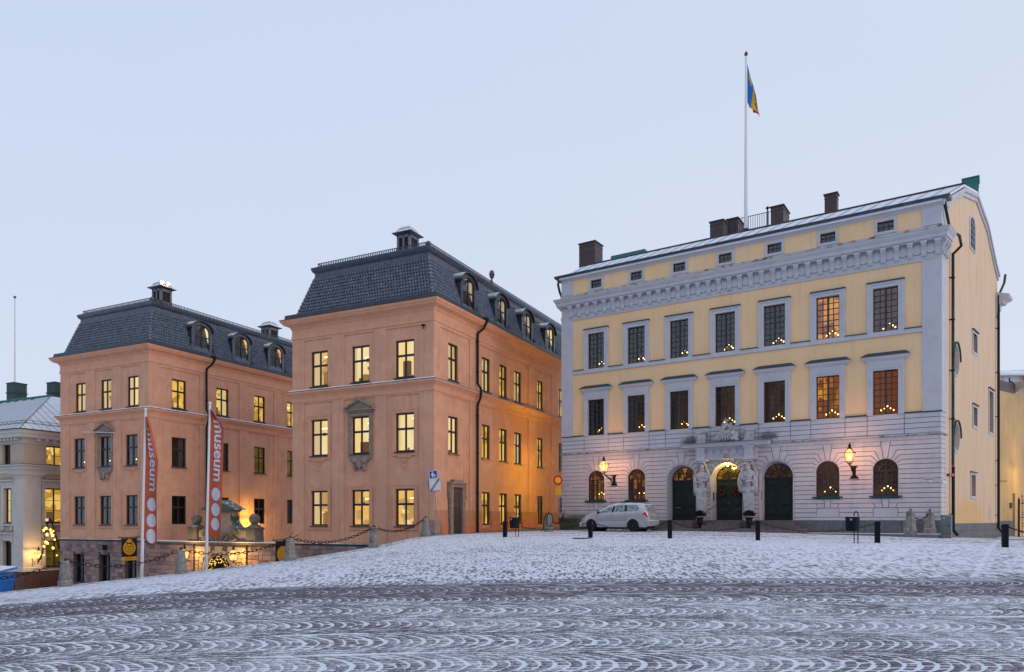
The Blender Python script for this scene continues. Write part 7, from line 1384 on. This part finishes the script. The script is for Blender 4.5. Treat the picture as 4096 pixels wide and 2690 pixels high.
# basement floodlight
fl = thing('wall_floodlight', 'small black floodlight on the rough stone basement of the left wing', 'floodlight', ll(0, 0, 0)); fl.location = (LC[0] - UF[0] * 4.45 - VF[0] * .05, LC[1] - UF[1] * 4.45 - VF[1] * .05, -.25); fl.rotation_euler = (0, 0, ROT_W); q = MB(); q.poly(EF, [(-.3, -.2), (.28, -.2), (.36, .16), (-.34, .12)], .12, .42, .02); q.tube([(0, 0, .1), (0, -.2, 0)], .03, 5); q.build('housing', M['iron'], fl); MB().box(EF, -.24, .24, .425, .43, -.16, .1).build('lens', M['glass'], fl)
# floodlights on the roof turret
for k, (x, y) in enumerate(((-.90, 1.72), (-.90, 2.20))):
    o = thing('roof_floodlight', ('left' if False else ['glaring floodlight on the roof turret of the left wing, outer one', 'glaring floodlight on the roof turret of the left wing, nearest its corner'][k]), 'floodlight', (LC[0] + UF[0] * x + VF[0] * y, LC[1] + UF[1] * x + VF[1] * y, 18.40 + .02 * k), ROT_W + .9, 'floodlights on the roof turret'); q = MB(); q.poly(Fr((0, 0), (1, 0)), [(-.15, -.12), (.15, -.12), (.15, .14), (-.15, .14)], -.16, .0, .02); q.tube([(0, .1, 0), (0, .2, -.5), (0, .3, -.6)], .02, 5); q.build('housing', M['metal_clean'], o); MB().ball((0, -.01, .0), (.125, .05, .12), 12, 8).build('lamp', FLOOD, o)
# ------------------------------------------------------------------ banners
def banner(name, lb, base, top, tilt, wfun, rip, zt, zb, word, seed):
    o = thing(name, lb, 'banner', base, 0, 'tall orange museum banners'); o.rotation_euler = (0, R(tilt), 0); H = top - base[2]; q = MB(); q.tube([(0, 0, 0), (0, 0, H)], [.075, .042], 10); q.build('pole', M['white_snow'], o); MB().lathe([(.03, 0), (.07, .03), (.07, .08), (.01, .13)], 8, (0, 0, H)).build('finial', M['white'], o)
    zt -= base[2]; zb -= base[2]; L = zt - zb; Wm = .62
    def S(s, z, e=0): # s in metres of cloth, z height
        t = (zt - z) / L; k = wfun(t) / Wm; rr_ = rip * (s / Wm) * math.sin(s * 7 + z * 1.1 + seed) + .10 * (1 - k) * math.sin(s * 22); return (.055 + s * k, -.02 - e + rr_ - .12 * (s / Wm) ** 2, z - .10 * s / Wm * (t > .97))
    m_ = MB(); ns_, nz_ = 16, 60
    for j in range(nz_ + 1):
        for i in range(ns_ + 1): s = Wm * i / ns_; z = zt + (zb - zt) * j / nz_; z -= .12 * (i / ns_) * (j / nz_) ** 6; m_.v.append(S(s, z))
    for j in range(nz_):
        for i in range(ns_): a = j * (ns_ + 1) + i; m_.f.append((a, a + 1, a + ns_ + 2, a + ns_ + 1)); m_.m.append(0)
    c = m_.build('cloth', M['banner'], o, smooth=True)
    for dz, rx, rz in ((3.62, .215, .28), (4.28, .215, .28), (4.90, .205, .27)):
        d = MB(); zc = zt - dz; v = [S(.33, zc, .008)]
        for r_ in (.5, 1):
            for k in range(24): a = 2 * PI * k / 24; v.append(S(.33 + rx * r_ * math.cos(a), zc + rz * r_ * math.sin(a) - .12 * rx * math.cos(a), .008))
        d.add(v, [(0, 1 + k, 1 + (k + 1) % 24) for k in range(24)] + [(1 + k, 25 + k, 25 + (k + 1) % 24, 1 + (k + 1) % 24) for k in range(24)]); d.build('white_dot', M['cloth_white'], c)
    tx = text('lettering', word, 1.0, M['cloth_white'], c, ext=0, align='LEFT', shear=.12, bold=.018); me = tx.data; xs0 = [v.co.x for v in me.vertices]; ys0 = [v.co.y for v in me.vertices]; kx = 2.62 / (max(xs0) - min(xs0)); ky = .30 / (max(ys0) - min(ys0))
    bm2 = bmesh.new(); bm2.from_mesh(me); bmesh.ops.triangulate(bm2, faces=bm2.faces); bmesh.ops.subdivide_edges(bm2, edges=bm2.edges, cuts=1); bm2.to_mesh(me); bm2.free()
    x0, y0 = min(xs0), min(ys0)
    for v in me.vertices: v.co = S(.19 + (v.co.y - y0) * ky, zt - .45 - (v.co.x - x0) * kx, .010)
    return o
banner('museum_banner', 'tall orange museum banner with three white dots nearest the hanging sign', (-15.36, 30.0, -2.3), 6.17, 1.35, lambda t: .04 + .56 * min(1, t / .36) ** .9 if t < .36 else .60 - .12 * max(0, t - .8), .10, 5.92, .86, 'museum', 1.0)
banner('museum_banner', 'tall orange museum banner with three white dots before the gateway', (-13.12, 31.0, -2.3), 6.59, 1.35, lambda t: .03 + .57 * min(1, t / .15) ** .8, .05, 6.38, 1.02, 'museum', 2.6)
# ------------------------------------------------------------------ palace flag
fp = thing('roof_flagpole', 'white flagpole on the palace roof flying a limp blue, yellow and red flag', 'flagpole', pw(9.26, -4.55, 17.55), 0); q = MB(); q.tube([(0, 0, .2), (0, 0, 10.15)], [.115, .055], 10); q.build('pole', M['white_snow'], fp); q = MB(); q.lathe([(.03, 10.15), (.09, 10.2), (.10, 10.3), (.05, 10.38), (.005, 10.46)], 10); q.build('finial', mat('bronze knob', (.09, .06, .06), .5), fp); q = MB(); q.lathe([(.45, 0), (.45, .06), (.2, .08), (.2, .4), (.14, .45)], 10); q.box(ID, -.7, .8, -.1, .1, .02, .12); q.build('foot', M['iron'], fp)
fm_ = MB(); nt_, nf_ = 14, 26; a, b, c_, d_ = (.06, 9.75), (.06, 7.55), (.40, 7.0), (.80, 6.72)
for j in range(nf_ + 1):
    f = j / nf_
    for i in range(nt_ + 1):
        t = i / nt_; hx, hz = a[0], a[1] + (b[1] - a[1]) * t; ex, ez = d_[0] + (c_[0] - d_[0]) * t, d_[1] + (c_[1] - d_[1]) * t; bow = math.sin(PI * f) * .06; x = hx + (ex - hx) * f ** 1.15 + bow * (1 - t); z = hz + (ez - hz) * f; fm_.v.append((x, -.02 + .09 * math.sin(f * 9 + t * 4) * f, z))
for j in range(nf_):
    for i in range(nt_):
        k = j * (nt_ + 1) + i; f, t = (j + .5) / nf_, (i + .5) / nt_; mi = 0
        if f > .42 + .18 * t: mi = 1
        if f > .90 - .05 * t or (.55 < f < .68 and t < .12): mi = 2
        if .16 < f < .34 and t < .18: mi = 1
        if .70 < f < .84 and .15 < t < .32: mi = 3
        fm_.f.append((k, k + 1, k + nt_ + 2, k + nt_ + 1)); fm_.m.append(mi)
fm_.build('flag', [mat('blue flag cloth', (.012, .13, .42), .8), mat('yellow flag cloth', (.52, .32, .03), .8), mat('crimson flag cloth', (.36, .02, .06), .8), mat('dark flag charge', (.04, .03, .08), .8)], fp, smooth=True)
# ------------------------------------------------------------------ star garland over the lane
gl = thing('star_garland', 'fir garland with glowing stars hanging beside the cream building', 'garland', (-35.0, 54.5, -1.6)); q = MB(); rr = random.Random(3); fir = MATS['dark fir green']
Lp = [(-34.73, 1.74), (-35.0, 1.22), (-35.07, .56), (-35.18, -.19), (-35.27, -.66), (-35.39, -1.13), (-35.67, -1.6)]; Rp = [(-34.73, 1.74), (-34.49, 1.22), (-34.32, .47), (-34.11, -.19), (-33.9, -.6)]
for pts in (Lp, Rp):
    for (x0, z0), (x1, z1) in zip(pts, pts[1:]):
        for k in range(46): f = rr.random(); c = Vector((x0 + (x1 - x0) * f + 35.0, rr.uniform(-.08, .08), z0 + (z1 - z0) * f + 1.6)); d = Vector((rr.uniform(-1, 1), rr.uniform(-1, 1), rr.uniform(-1, .6))).normalized() * .13; n_ = d.cross(Vector((0, 1, .3))).normalized() * .03; q.add([c - d * .3 + n_, c + d, c - d * .3 - n_], [(0, 1, 2)])
q.build('fir_sprigs', fir, gl, stuff=True)
for x, z, r_ in ((-34.95, 1.02, .1), (-35.12, .88, .09), (-34.62, .92, .09), (-34.56, .72, .08), (-34.88, .55, .11), (-34.46, .50, .11), (-34.98, .0, .1), (-34.85, -.08, .1), (-35.1, -.33, .09), (-34.42, -.45, .09), (-34.4, .82, .06), (-34.3, .18, .06), (-35.14, -.98, .05), (-34.14, -1.0, .05)):
    w = MB()
    for k in range(5): a = PI / 2 + 2 * PI * k / 5; w.tube([(0, 0, 0), (r_ * 1.5 * math.cos(a), -.03, r_ * 1.5 * math.sin(a))], [r_ * .45, .008], 5)
    w.build('star', TW, gl, loc=(x + 35.0, -.1, z + 1.6))
# ------------------------------------------------------------------ wreaths, urns, handrail, intercoms
for s, lb in ((9.17, 'green wreath with red ribbons on the left leaf of the middle door'), (9.93, 'green wreath with red ribbons on the right leaf of the middle door')):
    o = thing('wreath', lb, 'wreath', pw(s, -.43, 3.05), ROT_P, 'door wreaths'); q = MB(); rr = random.Random(int(s * 100))
    for k in range(230): a = rr.uniform(0, 2 * PI); r_ = rr.uniform(.09, .22); c = Vector((r_ * math.cos(a), -.03 + rr.uniform(-.04, .03), r_ * math.sin(a))); d = Vector((rr.uniform(-1, 1), rr.uniform(-.7, .3), rr.uniform(-1, 1))).normalized() * .06; n_ = d.cross(Vector((0, 1, .1))).normalized() * .02; q.add([c - d + n_, c + d, c - n_ * 1.5], [(0, 1, 2)])
    q.build('fir_sprigs', fir, o, stuff=True)
    for k in range(5): a = .5 + 2 * PI * k / 5; w = MB(); w.box(SF, -.05, .05, .06, .075, -.013, .013); r_ = w.build('ribbon', mat('red ribbon', (.62, .02, .02), .5), o, loc=(.15 * math.cos(a), -.02, .15 * math.sin(a))); r_.rotation_euler = (0, -a - .6, 0)
for s, lb in ((8.42, 'black iron urn of dark red heather at the left pedestal of the middle door'), (10.88, 'black iron urn of dark red heather at the right pedestal of the middle door')):
    o = thing('planted_urn', lb, 'planter', pw(s, .78, 1.375 if False else 1.24), ROT_P, 'planted urns at the middle door'); q = MB(); q.lathe([(.13, 0), (.13, .04), (.06, .07), (.05, .13), (.14, .2), (.165, .27), (.15, .34), (.155, .46), (.22, .52), (.22, .55), (.16, .55)], 14); q.build('urn', M['iron'], o); w = MB(); rr = random.Random(int(s * 10))
    for k in range(420): a, e, r_ = rr.uniform(0, 2 * PI), rr.uniform(.1, 1.5), rr.uniform(.5, 1); c = Vector((.33 * r_ * math.cos(a) * math.cos(e) * 1.0, .3 * r_ * math.sin(a) * math.cos(e), .60 + .27 * r_ * math.sin(e))); d = Vector((math.cos(a) * math.cos(e), math.sin(a) * math.cos(e), .7 + rr.uniform(-.3, .3))).normalized() * .07; n_ = d.cross(Vector((rr.uniform(-1, 1), 1, 0))).normalized() * .022; w.add([c - d + n_, c + d, c - n_ * 1.2], [(0, 1, 2)])
    w.build('foliage', mat('dark red heather', (.035, .012, .02), .9, (.05, .03, .02), 12), o, stuff=True)
hr = thing('handrail', 'thin black handrail rising over the steps left of the middle door', 'handrail', pw(8.8, 1.0, 1.24), ROT_P); q = MB(); q.tube([(0, 0, 0), (0, 0, .78)], .016, 5); q.tube([(-.12, -.12, .72), (0, 0, .80), (.28, .5, 1.1), (.42, .85, 1.28)], .018, 5); q.build('rail', M['iron'], hr)
for s, z, d, nm in ((8.79, 2.86, -.2, 'left'), (11.19, 2.86, -.2, 'right')): MB().box(PF, s - .05, s + .05, d - .02, d + .05, z - .22, z + .22).build('intercom', M['iron'], PAL)
pl_ = thing('portal_lamp', 'small glowing lamp under the crown of the middle door arch', 'lamp', pw(9.56, -.12, 4.42), ROT_P); MB().ball((0, 0, 0), .055, 10, 8).build('bulb', BULB, pl_); MB().tube([(0, 0, .04), (0, .0, .15)], .012, 5).build('stem', M['iron'], pl_); l = bpy.data.lights.new('lamp', 'POINT'); l.energy = 22; l.color = (1, .55, .12); l.shadow_soft_size = .06; lo_ = bpy.data.objects.new('lamp_light', l); COL.objects.link(lo_); lo_.parent = pl_; lo_.location = (0, -.12, -.08)
for k, (x, z) in enumerate(((.12, -.06), (.26, -.1), (.38, -.16))): MB().ball((x, .5, z), .035, 8, 6).build('bulb', BULB, pl_)
# ------------------------------------------------------------------ candelabra in the palace windows
def candelabrum():
    o = thing('candelabrum', 'x', 'candelabrum', (0, 0, 0), 0, 'lit candelabra in the palace windows'); q = MB(); q.lathe([(.07, 0), (.05, .02), (.012, .05), (.012, .34)], 8); cds = [(0, 0, .40), (-.13, -.02, .31), (.13, .02, .31), (-.26, 0, .22), (.25, -.02, .21)]
    for x, y, z in cds[1:]: q.tube([(0, 0, z - .12), (x * .6, y, z - .14), (x, y, z - .06)], .008, 4)
    for x, y, z in cds: q.tube([(x, y, z - .07), (x, y, z)], .010, 5)
    q.build('stand', mat('candle stand', (.30, .24, .17), .5), o)
    for x, y, z in cds: f = MB(); f.ball((x, y, z + .035), (.024, .024, .036), 7, 5); f.build('flame', CAND, o)
    return o
cnd = None; ORD = ['first', 'second', 'third', 'fourth', 'fifth', 'sixth', 'seventh']
for fl_, z, nm in ((0, 10.215, 'upper'), (1, 6.445, 'middle'), (2, 2.775, 'arched ground floor')):
    cs_ = COLS if fl_ < 2 else [OP[i][0] for i in (0, 1, 5, 6)]
    for i, c in enumerate(cs_):
        if cnd is None: cnd = candelabrum(); o = cnd
        else: o = copy_tree(cnd)
        o.location = pw(c + rnd(.0, .1), -.62, z); o.rotation_euler = (0, 0, ROT_P + rnd(-.35, .35)); o['label'] = f"lit candelabrum in the {ORD[i]} {nm} window counted from the palace's alley corner"
for i, c in enumerate((-7.45, -4.60, -1.80)):
    o = thing('candle_arch', ['small lit candle arch in the dark window left of the pedimented one', 'small lit candle arch in the pedimented window of the left wing', 'small lit candle arch in the dark window right of the pedimented one'][i], 'candles', (LC[0] + UF[0] * (c + .25) + VF[0] * .36, LC[1] + UF[1] * (c + .25) + VF[1] * .36, 5.75), ROT_W + .4, 'candle arches in the left wing'); q = MB(); q.tube([(-.16, 0, 0), (.16, 0, 0)], .015, 5); q.tube([(0, 0, -.2), (0, 0, 0)], .015, 5); q.build('arch', M['white'], o)
    for k in range(3): MB().ball((-.14 + .14 * k, -.02, .1 + .13 * k), (.028, .028, .035), 7, 5).build('flame', CAND, o)
# ------------------------------------------------------------------ silver estate car parked in front of the palace
CARZ = 1.06; car = thing('parked_car', 'silver estate car parked before the palace, its windows veiled with snow', 'car', (*pw(.0, 0, 0)[:2], CARZ), ROT_P)
nx_, ny_ = .5498, .8353
# nose at the left end; near side on the distance line D = 33.75 from the viewer
cx0, cy0 = (2313 - 2048) / 2900 * 37.85, 37.85
car.location = (cx0 + .0, cy0 - .0, gz(5, 37.0) + .005); car.scale = (.87, .88, .94)
X = [0, .06, .2, .42, .7, .95, 1.15, 1.45, 1.8, 2.2, 2.6, 3.0, 3.4, 3.75, 4.0, 4.15, 4.27, 4.36, 4.42]
TOP = np.interp; xt = [0, .06, .2, .45, .8, 1.12, 1.4, 1.75, 2.1, 2.6, 3.1, 3.6, 3.95, 4.12, 4.24, 4.33, 4.39, 4.42]; zt_ = [.52, .66, .76, .86, .95, 1.02, 1.19, 1.37, 1.49, 1.555, 1.565, 1.54, 1.49, 1.42, 1.27, 1.06, .90, .62]
xb = [0, .3, 1.0, 1.3, 2.4, 3.4, 3.9, 4.2, 4.42]; zb_ = [.52, .74, .90, .95, .99, 1.04, 1.06, 1.04, .62]
xw = [0, .1, .3, .7, 1.2, 2.2, 3.2, 3.8, 4.15, 4.33, 4.42]; wwd = [.50, .66, .78, .85, .875, .885, .88, .86, .82, .76, .70]
CYW = .885
def sect(x):
    zt, zb, w = float(np.interp(x, xt, zt_)), float(np.interp(x, xb, zb_)), float(np.interp(x, xw, wwd)); zb = min(zb, zt - .012); lo = .24 if .1 < x < 4.3 else .30
    for xc in (.83, 3.50):
        d = abs(x - xc)
        if d < .36: lo = max(lo, .31 + math.sqrt(.36 ** 2 - d * d))
    tw = w - max(0, zt - zb) * .42; tw = max(tw, w * .62)
    pts = [(w * .90, lo), (w * .985, max(lo + .01, .42)), (w, max(lo + .02, .62)), (w * .99, max(lo + .03, (zb - .62) * .6 + .62)), (w * .965, max(lo + .04, zb)), (tw + .03, zb + (zt - zb) * .86), (tw - .06, zb + (zt - zb) * .965), (tw * .5, zt - .006), (0, zt)]
    out = []
    for y, z in pts: out.append((y, max(z, out[-1][1] + .002 if out else z)))
    return out
xs_ = sorted(set(X + [.83 + d for d in (-.37, -.35, -.3, -.2, -.1, 0, .1, .2, .3, .35, .37)] + [3.5 + d for d in (-.37, -.35, -.3, -.2, -.1, 0, .1, .2, .3, .35, .37)]))
q = MB(); K = 17
for x in xs_:
    s = sect(x); ring = [(x, CYW - y, z) for y, z in s] + [(x, CYW + y, z) for y, z in s[-2::-1]]; q.v += ring
for i in range(len(xs_) - 1):
    for k in range(K - 1): a = i * K + k; q.f.append((a, a + 1, a + K + 1, a + K)); q.m.append(0)
q.f.append(tuple(range(K))[::-1]); q.m.append(0); q.f.append(tuple((len(xs_) - 1) * K + k for k in range(K))); q.m.append(0)
SILVER = mat('silver car paint', (.47, .48, .51), .28, (.52, .53, .56), 3, metal=.35, spec=.5, snow=.5, snow_scale=5); body = q.build('body', SILVER, car, smooth=True)
def sidep(x, t, e=.006):
    s = sect(x); k = min(int(t), 7); f = t - k; y = s[k][0] + (s[k + 1][0] - s[k][0]) * f; z = s[k][1] + (s[k + 1][1] - s[k][1]) * f; return (x, CYW - y - e, z + e * .4)
m = bpy.data.materials.new('snowy car glass'); m.use_nodes = True; t = m.node_tree; p = t.nodes['Principled BSDF']; g_ = N(t, 'ShaderNodeNewGeometry'); n1 = nz(t, g_.outputs['Position'], 9., 6., (1, 1, 2.2), .75); f_ = rng(t, n1, .42, .60); cc = mixn(t, f_, (.03, .055, .06), (.50, .56, .60)); t.links.new(cc, p.inputs['Base Color']); t.links.new(rng(t, f_, 0, 1, .08, .9), p.inputs['Roughness']); CG = m
def patch(name, poly, m, parent=car, e=.006, both=True):
    """surface patch following the body: poly = rows of (x, t) pairs, equal length"""
    q = MB(); r_, c_ = len(poly), len(poly[0])
    for row in poly: q.v += [sidep(x, t, e) for x, t in row]
    for i in range(r_ - 1):
        for k in range(c_ - 1): a = i * c_ + k; q.f.append((a, a + 1, a + c_ + 1, a + c_)); q.m.append(0)
    o = q.build(name, m, parent, smooth=True)
    if both:
        q2 = MB(); q2.v = [(x, 2 * CYW - y, z) for x, y, z in q.v]; q2.f = q.f; q2.m = q.m; q2.build(name, m, parent, smooth=True)
    return o
def strip(xb0, xb1, xt0, xt1, t0=4.12, t1=4.86, n=7): return [[((xb0 + (xb1 - xb0) * k / n) * (1 - f) + (xt0 + (xt1 - xt0) * k / n) * f, t0 + (t1 - t0) * f) for k in range(n + 1)] for f in np.linspace(0, 1, 5)]
patch('side_window', strip(1.36, 2.16, 1.92, 2.24), CG); patch('side_window', strip(2.28, 2.98, 2.36, 2.98), CG); patch('side_window', strip(3.12, 3.88, 3.12, 3.80), CG)
patch('quarter_glass', strip(1.06, 1.32, 1.50, 1.66, 4.10, 4.6), CG)
patch('pillar', strip(2.165, 2.275, 2.25, 2.35), M['ink']); patch('pillar', strip(2.985, 3.115, 2.985, 3.115), M['ink'])
q = MB() # windscreen and rear window across the roof line
for nm, xa, xb_ in (('windscreen', 1.16, 1.72), ('rear_window', 4.13, 4.31)):
    q = MB(); rows = np.linspace(xa, xb_, 6); n_ = 9
    for x in rows:
        for k in range(n_): s = sect(x); f = -1 + 2 * k / (n_ - 1); y = abs(f); tp = 7.9 - 2.2 * y; kk = int(tp); ff = tp - kk; yy = (s[kk][0] + (s[kk + 1][0] - s[kk][0]) * ff); zz = s[kk][1] + (s[kk + 1][1] - s[kk][1]) * ff; q.v.append((x + (.008 if nm[0] == 'r' else -.006), CYW + math.copysign(yy, f) * 1.0, zz + .008))
    for i in range(5):
        for k in range(n_ - 1): a = i * n_ + k; q.f.append((a, a + 1, a + n_ + 1, a + n_)); q.m.append(0)
    q.build(nm, CG, car, smooth=True)
RED = mat('red tail lamp', (.50, .01, .02), .25)
patch('tail_light', [[(4.10 + .16 * f + (0.15) * k / 3, 3.2 + 1.5 * f * .8) for k in range(4)] for f in np.linspace(0, 1, 5)], RED, e=.012)
patch('headlight', [[(.10 + .35 * k / 3 + .1 * f, 3.3 + .6 * f) for k in range(4)] for f in np.linspace(0, 1, 4)], mat('head lamp', (.35, .37, .4), .2), e=.01)
for xa, xb_ in ((1.28, 2.21), (2.24, 3.02)):
    patch('door_moulding', [[(xa + (xb_ - xa) * k / 4, tt_) for k in range(5)] for tt_ in (1.9, 2.15)], SILVER, e=.02); patch('door_handle', [[(xb_ - .24 + .16 * k / 2, tt_) for k in range(3)] for tt_ in (3.5, 3.68)], SILVER, e=.03)
for x0, x1 in ((1.22, 1.30), (2.215, 2.225), (3.05, 3.30)): # door gaps
    patch('door_gap', [[(x0 + (x1 - x0) * (1 - f) * (0 if x0 < 2 or x0 > 3 else 1) - (.0), .6 + 3.5 * f), (x0 + .012, .6 + 3.5 * f)] for f in np.linspace(0, 1, 8)], M['ink'], e=.004)
q = MB(); q.box(Fr((0, 0), (1, 0)), 0, 0, 0, 0, 0, 0); b_ = MB(); b_.poly(Fr((4.40, 0), (0, 1)), [(.12, .36), (1.65, .36), (1.70, .60), (.07, .60)], -.12, .06, .03); b_.build('rear_bumper', SILVER, car); b_ = MB(); b_.box(Fr((4.46, 0), (0, 1)), .2, 1.57, 0, .012, .585, .62); b_.build('chrome_strip', M['white'], car)
b_ = MB(); b_.box(Fr((4.41, 0), (0, 1)), .60, 1.17, 0, .02, .74, .86); b_.build('number_plate', mat('dim number plate', (.30, .31, .34), .6), car); MB().box(Fr((4.41, 0), (0, 1)), .55, 1.22, 0, .03, .875, .90).build('plate_trim', M['white'], car)
b_ = MB(); b_.poly(Fr((.0, .0), (0, -1)), [(-1.6, .26), (-.17, .26), (-.22, .50), (-1.55, .50)], -.14, .04, .03); b_.build('front_bumper', SILVER, car)
for y in (-.03, 1.80): q = MB(); q.ball((1.33, y, 1.04), (.06, .10, .07), 8, 6); q.tube([(1.36, CYW + (y - CYW) * .92, 1.0), (1.34, y, 1.02)], .02, 5); q.build('wing_mirror', M['ink'], car)
for y in (.30, 1.47): q = MB(); q.tube([(1.95, y, 1.49), (2.1, y - .0, 1.575), (2.8, y, 1.61), (3.5, y, 1.60), (3.7, y, 1.54)], .016, 5); q.build('roof_rail', M['ink'], car)
MB().tube([(3.72, CYW, 1.53), (3.98, CYW, 1.78)], .006, 4).build('aerial', M['ink'], car)
tyre = MB(); tyre.lathe([(.20, -.10), (.29, -.105), (.315, -.08), (.32, 0), (.315, .08), (.29, .105), (.20, .10)], 28); TY = tyre.mesh('tyre', mat('tyre rubber', (.012, .012, .013), .8), True)
rim = MB(); rim.lathe([(.215, .02), (.215, .085), (.20, .095), (.19, .06)], 24); rim.lathe([(.06, .05), (.06, .09), (.03, .10)], 12)
for k in range(5):
    a = 2 * PI * k / 5; u = Vector((math.cos(a), math.sin(a), 0)); v_ = Vector((-math.sin(a), math.cos(a), 0)); P_ = [u * .04 - v_ * .035, u * .04 + v_ * .035, u * .20 + v_ * .05, u * .20 - v_ * .05]; rim.add([tuple(p + Vector((0, 0, z))) for z in (.05, .085) for p in P_], [(4, 5, 6, 7), (0, 1, 5, 4), (1, 2, 6, 5), (2, 3, 7, 6), (3, 0, 4, 7)])
RM = rim.mesh('rim', mat('alloy rim', (.45, .46, .48), .3, metal=.6)); hb = MB(); hb.lathe([(.2, .0), (.2, .03)], 20); HB = hb.mesh('brake_disc', M['ink'])
for xc in (.83, 3.50):
    for y, rx in ((.10, R(90)), (2 * CYW - .10, R(-90))):
        w = O('wheel', TY, car, (xc, y, .32), (rx, 0, 0)); O('rim', RM, w); O('brake_disc', HB, w)
        MB().lathe([(.36, -.2), (.36, .0)], 24).build('arch_liner', M['ink'], car, loc=(xc, y + (.12 if y < 1 else -.12), .31), rot=(rx, 0, 0))
MB().box(Fr((0, 0), (1, 0)), .3, 4.2, -1.6, -.17, .17, .34).build('underbody', M['ink'], car)
